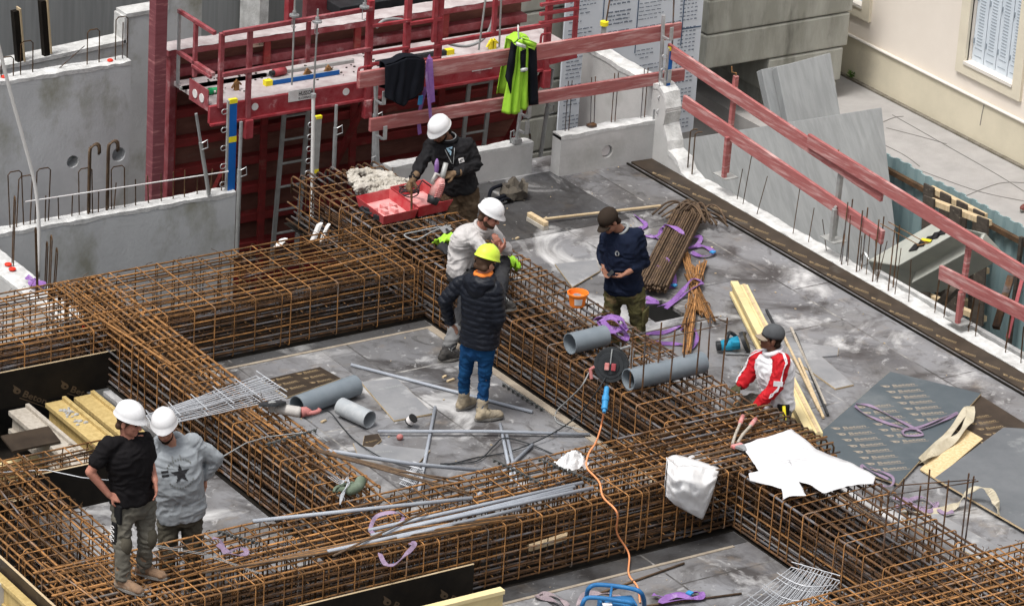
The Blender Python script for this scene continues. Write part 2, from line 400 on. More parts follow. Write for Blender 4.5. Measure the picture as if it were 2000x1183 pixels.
def frame(o, x, y):                               # matrix whose x,y axes lie in a plane
    x = V(x).normalized(); z = x.cross(V(y)).normalized(); y = z.cross(x)
    return Matrix(((x.x, y.x, z.x, o[0]), (x.y, y.y, z.y, o[1]), (x.z, y.z, z.z, o[2]), (0, 0, 0, 1)))
def smooth_path(pts, n=6):
    pts = [V(q) for q in pts]; out = []
    for i in range(len(pts)-1):
        p0 = pts[max(i-1, 0)]; p1 = pts[i]; p2 = pts[i+1]; p3 = pts[min(i+2, len(pts)-1)]
        for k in range(n):
            t = k/n
            out.append(.5*((2*p1)+(p2-p0)*t+(2*p0-5*p1+4*p2-p3)*t*t+(3*p1-p0-3*p2+p3)*t**3))
    out.append(pts[-1]); return out
def dup(o, loc, rz=0, label=None, parent=None):
    c = o.copy(); COL.objects.link(c)
    if parent: c.parent = parent
    else:
        c.location = loc; c.rotation_euler[2] = rz; WP[c] = V(loc)
        if label: c['label'] = label
    for ch in o.children: dup(ch, None, 0, None, c)
    return c
J = lambda a: random.uniform(-a, a)
# ================================================================== the setting
def slab(name, m, x0, x1, y0, y1, z, t, gone=()):
    xs = sorted({x0, x1, *[g[0] for g in gone], *[g[1] for g in gone]}); ys = sorted({y0, y1, *[g[2] for g in gone], *[g[3] for g in gone]})
    ins = lambda x, y: x0 < x < x1 and y0 < y < y1 and not any(g[0] < x < g[1] and g[2] < y < g[3] for g in gone)
    mb = MB()
    for i in range(len(xs)-1):
        for j in range(len(ys)-1):
            a, b, c, d = xs[i], xs[i+1], ys[j], ys[j+1]; mx, my = (a+b)/2, (c+d)/2
            if not ins(mx, my): continue
            mb.add([(a, c, z), (b, c, z), (b, d, z), (a, d, z)], [(0, 1, 2, 3)])
            mb.add([(a, c, z-t), (b, c, z-t), (b, d, z-t), (a, d, z-t)], [(3, 2, 1, 0)])
            e = 1e-3
            for q, (u, v_) in (((mx, c-e), ((a, c), (b, c))), ((b+e, my), ((b, c), (b, d))), ((mx, d+e), ((b, d), (a, d))), ((a-e, my), ((a, d), (a, c)))):
                if not ins(*q): mb.add([(*u, z), (*u, z-t), (*v_, z-t), (*v_, z)], [(0, 1, 2, 3)])
    return struct(mb.build(name, m))
# stained formwork deck: dark film-faced sheets under cement dust
def deck_mat(nm='deck', dk=1.0, dust=0.0, off0=(0, 0, 0)):
    m = bpy.data.materials.new(nm); m.use_nodes = True; n = m.node_tree; N = n.nodes; L = n.links; b = N['Principled BSDF']
    g = N.new('ShaderNodeNewGeometry')
    def noise_(s, lo, hi, stretch=(1, 1, 1), det=9, rough=.65, off=(0, 0, 0), dist=0):
        mp = N.new('ShaderNodeMapping'); mp.inputs['Scale'].default_value = stretch; mp.inputs['Location'].default_value = off; L.new(g.outputs['Position'], mp.inputs[0])
        t = N.new('ShaderNodeTexNoise'); t.inputs['Scale'].default_value = s; t.inputs['Detail'].default_value = det; t.inputs['Roughness'].default_value = rough; t.inputs['Distortion'].default_value = dist
        L.new(mp.outputs[0], t.inputs['Vector']); r = N.new('ShaderNodeMapRange'); r.inputs['From Min'].default_value = lo; r.inputs['From Max'].default_value = hi
        L.new(t.outputs['Fac'], r.inputs['Value']); return r.outputs[0]
    def mix(a, c, f):
        x = N.new('ShaderNodeMix'); x.data_type = 'RGBA'; L.new(f, x.inputs['Factor'])
        for k, q in ((6, a), (7, c)):
            if isinstance(q, tuple): x.inputs[k].default_value = (*q, 1)
            else: L.new(q, x.inputs[k])
        return x.outputs[2]
    br = N.new('ShaderNodeTexBrick'); br.inputs['Scale'].default_value = 1; br.inputs['Mortar Size'].default_value = .012; br.inputs['Mortar Smooth'].default_value = .3
    br.inputs['Brick Width'].default_value = 2.5; br.inputs['Row Height'].default_value = 1.25; br.offset = .35
    br.inputs['Color1'].default_value = (0, 0, 0, 1); br.inputs['Color2'].default_value = (1, 1, 1, 1); br.inputs['Mortar'].default_value = (.5, .5, .5, 1)
    mp = N.new('ShaderNodeMapping'); mp.inputs['Rotation'].default_value = (0, 0, math.pi/2); mp.inputs['Location'].default_value = (.35, .25, 0); L.new(g.outputs['Position'], mp.inputs[0]); L.new(mp.outputs[0], br.inputs['Vector'])
    sh = N.new('ShaderNodeRGBToBW'); L.new(br.outputs['Color'], sh.inputs[0])
    K = lambda c_: tuple(x*dk*.80 for x in c_)
    base = mix(K((.11, .105, .11)), K((.25, .25, .258)), sh.outputs[0])
    base = mix(base, K((.20, .19, .18)), noise_(1.3, .4, .65, off=(3, 1, 0)))
    c = mix(base, K((.27, .272, .285)), noise_(.85, .42, .62, dist=.6))                  # broad grey film
    c = mix(c, K((.07, .063, .062)), noise_(1.3, .50, .64, off=(9, 4, 0), dist=1.0))       # dark worn areas
    c = mix(c, K((.27, .215, .16)), noise_(1.9, .58, .78, off=(5, 17, 0)))                   # sandy brown
    c = mix(c, K((.085, .08, .078)), noise_(4.5, .54, .72, stretch=(1, .8, 1), off=(2, 7, 0), dist=1.4))  # scuffs
    c = mix(c, (.56, .555, .55), noise_(.9, .545+dust, .70+dust, off=(20, 3, 0), dist=.8))       # white dust
    c = mix(c, (.46, .455, .45), noise_(5, .60+dust, .72+dust, off=(1, 11, 0), dist=1.0))           # small spatters
    c = mix(c, (.66, .65, .64), noise_(38, .70, .76, det=3))
    mo = N.new('ShaderNodeMath'); mo.operation = 'MULTIPLY'; L.new(br.outputs['Fac'], mo.inputs[0]); L.new(noise_(3, .35, .55), mo.inputs[1])
    jc = mix((.05, .046, .044), (.40, .385, .36), noise_(1.1, .52, .62, off=(4, 4, 0)))
    c = mix(c, jc, mo.outputs[0])
    L.new(c, b.inputs['Base Color'])
    r = N.new('ShaderNodeMapRange'); L.new(noise_(2.2, .35, .65), r.inputs['Value']); r.inputs['To Min'].default_value = .48; r.inputs['To Max'].default_value = .85; L.new(r.outputs[0], b.inputs['Roughness'])
    t = N.new('ShaderNodeTexNoise'); t.inputs['Scale'].default_value = 30; t.inputs['Detail'].default_value = 6; L.new(g.outputs['Position'], t.inputs['Vector'])
    bp = N.new('ShaderNodeBump'); bp.inputs['Strength'].default_value = .25; bp.inputs['Distance'].default_value = .01; L.new(t.outputs['Fac'], bp.inputs['Height']); L.new(bp.outputs[0], b.inputs['Normal'])
    M[nm] = m
deck_mat(); deck_mat('deck_dark', .30, .05); mat('strip_wood', (.36, .31, .24), (.24, .20, .16), 5, .9, world=True); deck_mat('deck_mottled', .75, .0)
hq = [P(*q) for q in ((1243, 612), (1300, 612))]
slab('deck', 'deck', -6.6, 5.57, -9.0, 5.6, 0, .04, gone=[(-6.6, -2.95, .1, 2.1), (-6.6, -2.72, 2.1, 5.6), (-2.72, 2.0, 3.5, 5.6), (2.93, 3.33, 1.15, 1.6)])
struct(MB().box((2.0, 3.62, .0), (4.32, 5.18, .004)).build('deck_panel', 'deck_dark')); struct(MB().box((-.55, .85, .0), (.74, 2.05, .004)).build('deck_panel', 'deck_mottled')); struct(MB().box((4.335, 3.3, .0), (5.2, 4.95, .004)).build('deck_panel', 'deck_mottled')); struct(MB().box((2.4, 1.7, .0), (4.3, 2.95, .004)).build('deck_panel', 'deck_mottled'))
for a in ((.80, -9, 1.88, 5.1), (-2.87, -1.98, -2.28, 2.2), (-6.6, 2.22, .795, 3.5), (-4.7, -3.13, .795, -2.05), (-5.8, -3.9, -4.82, .05)):
    struct(MB().box((a[0], a[1], .0), (a[2], a[3], .0045)).build('beam_soffit', 'ply_black'))  # black ply soffits; their black also stands for shade inside the cages
for a in ((-2.25, 2.06, .79, 2.215, .004), (-4.7, -3.36, .79, -3.135, .004), (-2.27, -2.04, -2.16, 2.05, .004), (1.885, -9, 1.99, 5.1, .004)):
    struct(MB().box((a[0], a[1], .0), (a[2], a[3], a[4])).build('edge_strip', 'deck_dark'))
for a in ((.70, -2.04, .785, 2.05, .012), (-2.25, 2.02, .7, 2.055, .008), (-4.7, -3.40, .62, -3.365, .008)):
    struct(MB().box((a[0], a[1], .0), (a[2], a[3], a[4])).build('edge_strip', 'strip_wood'))
struct(MB().box((-7.5, -.6, -.6), (-2.6, 3.6, -.5)).build('black_backing', 'ply_black'))  # added black sheet: the shade below the yellow beams put in as colour
mb = MB(); mb.add([(-60, -30, -3.8), (60, -30, -3.8), (60, 60, -3.8), (-60, 60, -3.8)], [(0, 1, 2, 3)]); struct(mb.build('ground', 'pit'))
struct(MB().box((10.06, -25, -3.8), (12.6, 45, -1.6)).build('pavement', 'pavement'))
mb = MB()                                         # joints and cracks of the pavement
for pts in (((1600, 210), (1680, 262), (1760, 300), (1800, 325)), ((1735, 250), (1800, 268), (1850, 280)), ((1790, 330), (1880, 362), (1935, 380), (2000, 395)), ((1740, 225), (1850, 285), (1950, 340), (2010, 378)), ((1880, 385), (1950, 360), (2005, 358)), ((1655, 270), (1740, 232), (1765, 228))):
    q = [P(a+J(4), b+J(2), -1.595) for a, b in pts]
    mb.strip(smooth_path(q, 5), .011, .003)
struct(mb.build('pavement_cracks', 'crack'))
def wall(name, label, m, a, b, top=None, group=None, bevel=.012, cat='wall', cutter=None, tops='concrete_white'):
    mb = MB().box(a, b)
    if cutter: mb = holes(mb, cutter)
    o = mb.build('wall_face' if tops else name, m, None, bevel=0)
    if not tops: return tag(o, label, cat, group)
    c = WP[o]; t = thing(name, label, cat, c, group); o.parent = t; o.location = (0, 0, 0)
    # rough, whiter top course
    x0, x1, y0, y1, z = min(a[0], b[0]), max(a[0], b[0]), min(a[1], b[1]), max(a[1], b[1]), max(a[2], b[2])
    n = max(8, int(max(x1-x0, y1-y0)/.05)); g = MB(); long_x = (x1-x0) > (y1-y0)
    rings = []
    for i in range(n+1):
        u = i/n; rr = []
        for k, (s_, h) in enumerate(((0, -.03), (0, .012), (.25, .02), (.5, .022), (.75, .02), (1, .012), (1, -.03))):
            e = .003 if k in (0, 1, 5, 6) else 0
            sgn = -1 if s_ == 0 else 1
            p = V((x0+(x1-x0)*u, y0+(y1-y0)*s_+sgn*e, z+h)) if long_x else V((x0+(x1-x0)*s_+sgn*e, y0+(y1-y0)*u, z+h))
            p.z += .014*noise.noise(p*9)+(.02*noise.noise(p*3) if k in (0, 6) else 0)
            rr.append(p)
        rings.append(rr if not long_x else rr[::-1])
    g.loft(rings).build('rough_top', tops, t, smooth=False)
    return t
# --- left background
z1 = PY(460, 377, 6.0).z; x1 = PY(461, 377, 6.0).x
wall('low_wall', 'low grey concrete wall in front with hairpin starter bars along its top', 'concrete', (-8, 6.0, -3.8), (x1, 6.18, z1))
q = PY(256, 122, 8.0); z2, x2 = q.z, q.x
cut = MB(); c1 = PY(142, 316, 8.0); c2 = PY(232, 302, 8.0)
cut.cyl((c1.x, 7.9, c1.z), (c1.x, 8.15, c1.z), .075, 12); cut.cyl((c2.x, 7.9, c2.z), (c2.x, 8.15, c2.z), .085, 20)
wall('tall_wall', 'tall stained concrete wall with two round holes near its right end', 'concrete', (-9, 8.0, -3.8), (x2, 8.2, z2), cutter=cut)
yf = 10.2
g = [PY(*q, yf) for q in ((20, 132), (245, 84), (236, 38), (300, 24), (326, 22))]
a0 = [V((-9, yf, -3.8)), V((-9, yf, g[0].z)), V((g[0].x, yf, g[0].z)), V((g[1].x, yf, g[1].z)), V((g[1].x, yf, g[2].z+.02)), V((g[3].x+.06, yf, g[3].z)), V((g[4].x, yf, g[3].z)), V((g[4].x, yf, g[3].z+1.2)), V((2.6, yf, g[3].z+1.2)), V((2.6, yf, -3.8))]
t = thing('stepped_wall', 'grey concrete wall with a stepped top and white ledges at the upper left', 'wall', (-2, yf, -3.8))
MB().prism(a0, (0, .25, 0)).build('wall_face', 'concrete', t)
mb = MB()
for u, v_ in ((a0[1], a0[2]), (a0[2], a0[3]), (a0[4], a0[5]), (a0[5], a0[6])): mb.bar(u+V((0, .12, .015)), v_+V((0, .12, .015)), .26, .05)
for u, v_ in ((a0[3], a0[4]), (a0[6], a0[7])): mb.bar(u+V((.0, .12, 0)), v_+V((.0, .12, .0)), .05, .26, up=(0, 1, 0))
mb.build('rough_top', 'concrete_white', t)
for (u, v_), lb in ((((27, 20), (36, 124)), 'narrow black board standing for a dark wall slot at the upper left edge'), (((80, 0), (88, 108)), 'black board with a pale edge standing for a dark slot, right of the narrow one')):
    p, q = PY(*u, yf+.06), PY(*v_, yf+.06)
    t = thing('slot_board', lb, 'board', q); d = (p-q)  # dark slots shown as black boards, their shade put into the colour
    MB().obox((p+q)/2+V((.0, -.02, 0)), (.07, .01, 0), (-.01, .07, 0), d).build('board_face', 'ply_black', t)
    MB().obox((p+q)/2+V((.052, -.02, .03)), (.018, .004, 0), (0, .1, 0), d).build('board_edge', 'raw_wood', t)
tag(MB().box((-9, 13.0, -3.8), (14, 13.3, 9)).build('back_wall', 'concrete_streak'), 'plain smooth grey concrete wall filling the background at the top left', 'wall')
p, q = PY(508, 0, 12.4), PY(516, 62, 12.4)
tag(MB().box((p.x, 12.4, -3.8), (p.x+.13, 12.9, p.z+2)).build('wall_end', 'concrete_white'), 'bright white end of a concrete wall seen above the red guard rail', 'wall')
# large red timber column at the left of the formwork
p = PY(310, 0, 7.0); q = PY(301, 392, 7.0)
tag(MB().box((q.x-.075, 6.93, -3.8), (q.x+.075, 7.08, p.z+2.5)).build('formwork_column', 'red_wood_dark', bevel=.006), 'thick weathered red square column standing left of the red formwork', 'column')
# kerb wall at far left, running away
wall('kerb_wall', 'short pale wall with a bright white top running away at the left edge', 'concrete_pale', (-2.62, 3.62, -3.8), (-2.32, 5.98, .04))
# --- walls round the right deck
p = PY(760, 325, 5.3)
wall('deck_wall', 'low concrete wall behind the worker with the toolbox, with a broken white top', 'concrete_pale', (2.2, 5.22, -3.8), (4.08, 5.38, .36))
hc = PY(1186, 296, 5.0); cut = MB().cyl((hc.x, 4.9, hc.z), (hc.x, 5.1, hc.z), .075, 24)
t = wall('deck_wall', 'low concrete wall with one round hole under the end of the red board fence', 'concrete_pale', (4.3, 5.0, -3.8), (5.58, 5.17, .47), cutter=cut)
MB().tube([(hc.x, 5.04, hc.z), (hc.x, 5.099, hc.z)], .066, 20).build('plug', 'label_white', t)
# wall along the right edge: two skins, broken high part at the back
t = thing('edge_wall', 'long white topped concrete wall edging the deck on the right, broken at the back', 'wall', (5.7, 0, -3.8))
yz = [(6.5, .88), (5.2, .86), (4.98, .90), (4.86, .84), (4.80, .66), (4.83, .48), (4.72, .30), (4.70, .2), (4.52, .15), (4.42, .03), (4.25, -.01), (4.0, .0), (-9, .0), (-9, -3.8), (6.5, -3.8)]
mb = MB().prism([V((5.58, a, b)) for a, b in yz], (.2, 0, 0)); mb.build('inner_skin', 'concrete_pale', t)
rings = []
pts = yz[:13]; path = []
for i in range(len(pts)-1):
    a, b = pts[i], pts[i+1]; n = max(1, int(math.hypot(a[0]-b[0], a[1]-b[1])/.07))
    path += [(a[0]+(b[0]-a[0])*k/n, a[1]+(b[1]-a[1])*k/n) for k in range(n)]
path.append(pts[-1])
for a, b in path:
    r = []
    for k, x in enumerate((5.572, 5.572, 5.64, 5.71, 5.79, 5.79)):
        p = V((x, a, b+(-.035 if k in (0, 5) else .02)))
        p += V((0, 0, .02*noise.noise(p*8)+(.02*noise.noise(p*4) if k in (0, 5) else 0))); r.append(p)
    rings.append(r)
MB().loft(rings).build('rough_top', 'concrete_white', t)
MB().box((5.87, -9, -3.8), (5.93, 1.25, .015)).build('outer_skin', 'concrete_white', t)
# dark sheet strip along that wall
ply = [V((5.29, 5.0, .004)), V((5.29, -9, .004)), V((5.565, -9, .004)), V((5.565, 4.98, .004))]
# --- block wall, sign and street
t_b = PY(1656, 90, 9.2); xr = t_b.x; zb = t_b.z
def block(x0, x1_, z0, z1_, y0=9.2, y1=11.6, m='concrete_block', label='', group=None):  # depth extended so the overhang keeps the recess below dark
    mb = MB(); n = 8; mb.box((x0+.006, y0, z0+.006), (x1_-.006, y1, z1_-.006))
    return tag(mb.build('concrete_block', m, bevel=.025), label, 'block', group)
gname = 'big concrete blocks stacked behind the sign'
hts = .47; k = 0
lab = {-2: 'stained grey concrete block at the right end, third course down from the top edge', -1: 'long stained concrete block just above the dark recess', 0: 'long stained concrete block in the course at the top edge, right of the sign'}
block(9.4, xr, zb, zb+hts, label='long stained concrete block just above the dark recess, right of the sign', group=gname)
block(9.4, xr+.03, zb+hts, zb+2*hts, label='long streaked concrete block in the second course above the recess', group=gname)
block(9.4, xr+.05, zb+2*hts, zb+3*hts, label='concrete block at the very top edge right of the sign', group=gname)
block(10.45, xr-.06, zb-hts, zb, label='shorter concrete block under the long ones, behind the leaning grey slabs', group=gname)
block(10.55, xr-.12, zb-2*hts, zb-hts, label='lowest concrete block at the right end, beside the pavement', group=gname)
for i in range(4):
    block(7.0, 10.42, zb-(i+1)*hts, zb-i*hts, 11.0, 11.58, 'concrete_shaded', 'concrete block deep inside the recess, coloured dark for its shade', 'blocks at the back of the dark recess')  # darker concrete: shade of the recess painted into the blocks
for i in range(-4, 4):
    z0 = zb+i*hts+.2
    block(6.0 if i % 2 else 5.6, 7.25+.05*(i % 2), z0, z0+hts, 9.25, 9.9, 'concrete_block', 'mottled concrete block in the stack left of the white sign', 'blocks stacked left of the sign')
# sign
ys = 9.12; sl_, sr = PY(1093, 200, ys).x, PY(1362, 150, ys).x; sb = PY(1345, 257, ys).z; st = sb+3.2
t = thing('site_sign', 'big white site information board covered in small lines of lettering', 'sign', ((sl_+sr)/2, ys, sb))
MB().box((sl_, ys, sb), (sr, ys+.03, st)).build('panel', 'sign_white', t)
ink = MB(); ln = MB(); W_ = sr-sl_
rnd = random.Random(3)
def dash_row(x, z, wd, h, center=False):
    if center: x = x-wd/2
    q = x
    while q < x+wd-.01:
        L_ = min(rnd.uniform(.02, .09), x+wd-q)
        k = q
        while k < q+L_-.004:
            a = rnd.uniform(.006, .011); ink.obox((k+a/2, ys-.004, z+rnd.uniform(-.1, .1)*h), (a, 0, 0), (0, .003, 0), (0, 0, h*rnd.uniform(.6, 1))); k += a+.0045
        q += L_+.02
for k in range(60):
    z = st-.1-k*.052
    if z < sb+.08: break
    if k % 7 != 6: dash_row(sl_+.06, z, rnd.uniform(.12, .42), .016)
    if k % 5 != 4 and z > sb+1.35: dash_row(sl_+.82, z, rnd.uniform(.2, .5), .024, True)
    if k % 6 != 5 and z > sb+1.35: dash_row(sl_+1.12, z, rnd.uniform(.3, .8), .013)
    if z < sb+1.25 and k % 4 != 3: dash_row(sl_+1.25, z, rnd.uniform(.1, .5), .015, True)
    if k % 8 != 7:
        for c in range(5): dash_row(sr-.36+c*.058, z, .035, .018)
for fx in (.27, .52, .855): ln.obox((sl_+W_*fx, ys-.004, (st+sb)/2+.6), (.012, 0, 0), (0, .003, 0), (0, 0, 2.0))
ln.obox((sl_+W_*.72, ys-.004, zb+hts+.18), (W_*.55, 0, 0), (0, .003, 0), (0, 0, .014))
ink.build('lettering', 'sign_ink', t); ln.build('ruled_lines', 'sign_line', t)
# cream building
t = thing('cream_building', 'cream rendered building with a yellowish plinth and pale blue shutters at the upper right', 'building', (13, 10, -1.6))
xb = 12.3; zt = -1.02
wa, wb, wc = PX(1902, 118, 12.4), PX(1985, 158, 12.4), PX(1890, 130, 12.3); wd_ = PX(1690, 12, 12.35)
WIN = [(wb.y-.05, wa.y+.05, wa.z-.02, wa.z+2.2), (wd_.y, wd_.y+1.3, wd_.z, wd_.z+2.2)]
cut = MB()
for y0, y1_, z0, z1_ in WIN: cut.box((xb-.1, y0, z0), (xb+.18, y1_, z1_))
holes(MB().box((xb+.03, -25, zt), (17, 45, 9)), cut).build('wall', 'stucco', t)
MB().box((xb, -25, -1.6), (17, 45, zt)).build('plinth', 'stucco_yellow', t)
rg = [[V((xb-.01+.022*math.cos(a), y, zt+.022*math.sin(a))) for a in [math.pi*k/8*2 for k in range(8)]] for y in (-25, 45)]
MB().loft(rg[::-1]).build('trim', 'trim_white', t)
mb = MB().box((xb-.06, -25, -1.6), (xb, 45, -1.575)); mb.build('gutter_dirt', 'kerb_dirt', t)
def shutter_window(y0, y1_, z0, z1_):              # y0 near, y1_ far
    fr = MB(); wd = .17
    fr.box((xb-.012, y0-wd, z0-.17), (xb+.05, y0, z1_)); fr.box((xb-.012, y1_, z0-.17), (xb+.05, y1_+wd, z1_)); fr.box((xb-.012, y0, z0-.17), (xb+.05, y1_, z0-.02))
    w_ = fr.build('window', 'trim_cream', t)
    mb = MB().box((xb-.03, y0-.01, z0-.03), (xb+.18, y1_+.01, z0+.011)); mb.build('sill', 'trim_white', w_)
    n = 4; pw = (y1_-y0)/n; sx = xb+.10
    for k in range(n):
        a, b = y0+k*pw+.006, y0+(k+1)*pw-.006
        s_ = MB().box((sx, a, z0+.012), (sx+.03, b, z1_)).build('shutter', 'shutter', w_)
        sl = MB(); z = z0+.25
        while z < z1_-.05:
            sl.obox((sx-.003, (a+b)/2, z), (.004, 0, 0), (0, pw*.42, 0), (0, 0, .009)); z += .042
        sl.obox((sx-.003, (a+b)/2, z0+.19), (.004, 0, 0), (0, pw*.6, 0), (0, 0, .006)); sl.obox((sx-.003, (a+b)/2, z0+.09), (.004, 0, 0), (0, pw*.6, 0), (0, 0, .006))
        sl.build('slot', 'shutter_dark', s_)
        hd = MB()
        for z in (z0+.28, z0+.85, z0+1.5): hd.obox((sx-.01, b-.02, z), (.02, 0, 0), (0, .012, 0), (0, 0, .07))
        hd.build('hinge', 'shutter_dark', s_)
for q in WIN: shutter_window(*q)
mb = MB(); mb.strip([PX(1922, 205, 12.297), PX(1918, 222, 12.297), PX(1914, 245, 12.297)], .012, .003, up=(-1, 0, 0)); mb.build('wall_crack', 'crack', t)
gp = P(1662, 152, -1.57); mb = MB()
for k in range(60):
    a = random.uniform(0, 6.28); r = random.uniform(0, .06); b = gp+V((math.cos(a)*r, math.sin(a)*r, random.uniform(0, .07)))
    mb.add([b, b+V((J(.03), J(.03), .03)), b+V((J(.03), J(.03), .01))], [(0, 1, 2)])
tag(mb.build('weed', 'weed'), 'small green weed growing at the foot of the cream building', 'weed')
# corrugated fence at the pavement edge
t = thing('corrugated_fence', 'tall pale teal corrugated steel fence between the pit and the pavement', 'fence', (9.97, 3, -3.8))
y = -6.0; prof = []
while y < 6.1:
    for dy, dx in ((0, 0), (.09, 0), (.115, .035), (.185, .035)): prof.append((y+dy, dx))
    y += .21
mb = MB(); rr = []
for py_, dx in prof:
    tz = -1.03+.03*noise.noise(V((py_*2, 0, 0)))
    rr.append([(9.97+dx, py_, -3.8), (9.97+dx, py_, tz), (9.985+dx, py_, tz), (9.985+dx, py_, -3.8)])
mb.loft([r[::-1] for r in rr]).build('sheet', 'teal_sheet', t)
MB().box((9.90, -6, -1.22), (9.955, 6.1, -1.16)).build('rail', 'rust_rail', t)
q = PX(1990, 460, 9.9)
for yy in (q.y-.1, q.y+2.9): MB().box((9.86, yy, -3.8), (9.9, yy+.05, -1.1)).build('post', 'old_wood', t)
# ================================================================== red formwork with its platform
YP, ZP = 6.3, .985
xl, xr_ = PY(408, 232, YP).x, PY(1118, 118, YP).x
t = thing('wall_formwork', 'big dark red steel wall formwork with horizontal ribs and a guarded work platform', 'formwork', (3, 7.2, -3.8))
px0, px1 = PY(330, 180, 7.2).x, 5.25
MB().box((px0, 7.34, -3.8), (px1, 7.38, 1.33)).build('face_panel', 'panel_brown', t)
for z in [1.04, .86, .55, .2, -.15, -.5, -.85, -1.2, -1.6, -2.0, -2.4, -2.8, -3.2]:
    MB().box((px0, 7.2, z-.05), (px1, 7.335, z+.05)).build('rib', 'red_panel' if z < .8 else 'red_steel', t, bevel=.01)
x = px0+.04
while x < px1:
    MB().box((x-.04, 7.16, -3.8), (x+.04, 7.195, 1.27)).build('stiffener', 'red_panel', t); x += 1.18
MB().box((px0-.02, 7.15, -3.8), (px0+.06, 7.4, 1.32)).build('end_post', 'red_steel', t, bevel=.006)
MB().box((px0-.05, 7.14, 1.27), (px1, 7.42, 1.335)).build('top_beam', 'red_steel', t, bevel=.006)
mb = MB()
mb.grid(60, 3, lambda u, v_: (px0-.05+(px1-px0+.05)*u, 7.14+.28*v_, 1.337+.012*noise.noise(V((u*40, v_*3, 0)))+.006)); mb.build('dust', 'dust_top', t)
# platform
pl = MB().box((px0+.02, YP, ZP-.05), (xr_, 7.13, ZP)).build('platform', 'dust_top', t)
MB().box((xl-.02, YP-.05, ZP-.2), (xr_-.35, YP-.003, ZP+.004)).build('front_beam', 'red_bright', t, bevel=.006)
MB().box((xl-.02, YP-.09, ZP-.215), (xr_-.35, YP-.05, ZP-.19)).build('front_flange', 'red_bright', t)
for a in (498, 676, 803):
    q = PY(a, 200-(a-498)*.16, YP-.05); MB().cyl((q.x, YP-.056, ZP-.08), (q.x, YP-.049, ZP-.08), .042, 20).build('paint_disc', 'label_white', t)
# left end: toe plate and rails
e0, e1 = V((px0+.3, YP+.4, ZP)), V((xl, YP, ZP))
e0 = V((xl-.02, YP+.42, ZP))
mb = MB(); mb.obox((xl-.02, YP+.2, ZP+.06), (.012, 0, 0), (0, .42, 0), (0, 0, .24)); mb.build('toe_plate', 'red_steel', t)
for yy in (.12, .27): MB().cyl((xl-.034, YP+yy, ZP+.05), (xl-.027, YP+yy, ZP+.05), .05, 20).build('paint_disc', 'label_white', t)
def post(x, y, z0, z1_, r=.028, m='red_bright'):
    return MB().box((x-r, y-r, z0), (x+r, y+r, z1_)).build('guard_post', m, t, bevel=.004)
def rail(a, b, r=.02, m='red_bright', nm='guard_rail'):
    return MB().bar(a, b, 2*r, 2*r).build(nm, m, t, bevel=.004)
zt_ = PY(423, 62, YP).z; zm = PY(425, 142, YP).z
xs_ = [PY(424, 200, YP).x, PY(479, 190, YP).x, PY(712, 150, YP).x, PY(786, 130, YP).x, PY(848, 125, YP).x, PY(1062, 90, YP).x]
for i, x in enumerate(xs_):
    post(x, YP-.06, ZP-.3 if i in (1, 2, 5) else ZP-.02, zt_+(.0 if i < 2 else (.12 if i == 2 else .5)), .026 if i < 2 else .034, 'red_steel' if i < 2 else 'red_bright')
bk = [PY(345, 200, 7.0).x, PY(388, 200, 6.7).x]
post(xl+.02, YP+.75, ZP, zt_, .016, 'galv'); post(xl+.02, YP+.38, ZP+.2, zt_, .022, 'red_steel')
for z in (zt_, zm): rail((xl+.02, YP+.77, z), (xl+.02, YP-.04, z), .022, 'red_steel')
rail((xl+.0, YP+.4, ZP+.33), (xl+.0, YP-.02, ZP+.33), .016, 'red_steel'); rail((xl, YP+.4, ZP+.1), (xl, YP+.4, ZP+.33), .016, 'red_steel')
rail((xs_[0], YP-.09, zt_), (xs_[2], YP-.09, zt_+.03), .024, 'red_steel'); rail((xs_[0], YP-.09, zm), (xs_[2], YP-.09, zm+.03), .024, 'red_steel')
for x in (PY(592, 90, YP).x,): post(x, YP-.1, zm, zt_, .022, 'red_steel')
for dz in (.05, .17, .30, .62): rail((xs_[2], YP-.1, zm-.32+dz), (xs_[3], YP-.1, zm-.32+dz), .018)
for dz in (0, .14, .46): rail((xs_[3], YP-.1, zm-.2+dz), (xs_[4], YP-.1, zm-.2+dz), .02)
rail((xs_[4], YP-.1, zm-.03), (xs_[5], YP-.1, zm-.01), .024)
xe = PY(1117, 60, YP).x
post(xe, YP-.06, ZP-.05, zt_+.6, .024)
for dz in (.02, .13, .24): rail((xs_[5]-.15, YP-.1, zm+dz), (xe, YP-.1, zm+dz), .02)
for x in (PY(838, 60, YP).x, PY(955, 50, YP).x): post(x, YP-.1, zm, zt_+.6, .024)
def loop(x0, x1_, z0, z1_):
    mb = MB().tube(smooth_path([(x0, YP-.11, z0), (x0, YP-.11, z1_-.03), (x0+.04, YP-.11, z1_), (x1_, YP-.11, z1_)], 3), .016, 6); mb.build('guard_rail', 'red_bright', t)
loop(PY(690, 140, YP).x, PY(716, 150, YP).x, ZP-.05, ZP+.2); loop(PY(1045, 90, YP).x, PY(1062, 90, YP).x, ZP-.05, ZP+.25)
# hinge blocks, struts under the platform, right end bracket
for x in (xs_[1], xs_[2], xs_[5]):
    MB().box((x-.05, YP-.12, ZP-.42), (x+.05, YP-.03, ZP-.2)).build('bracket', 'red_bright', t, bevel=.01)
    MB().bar((x+.05, YP+.02, ZP-.25), (x+.05, 7.15, -.6), .06, .06).build('strut', 'red_panel', t)
MB().bar((xs_[5]+.03, YP-.08, ZP-.08), (xe+.02, YP-.08, ZP-.05), .05, .12).build('end_bracket', 'red_bright', t)
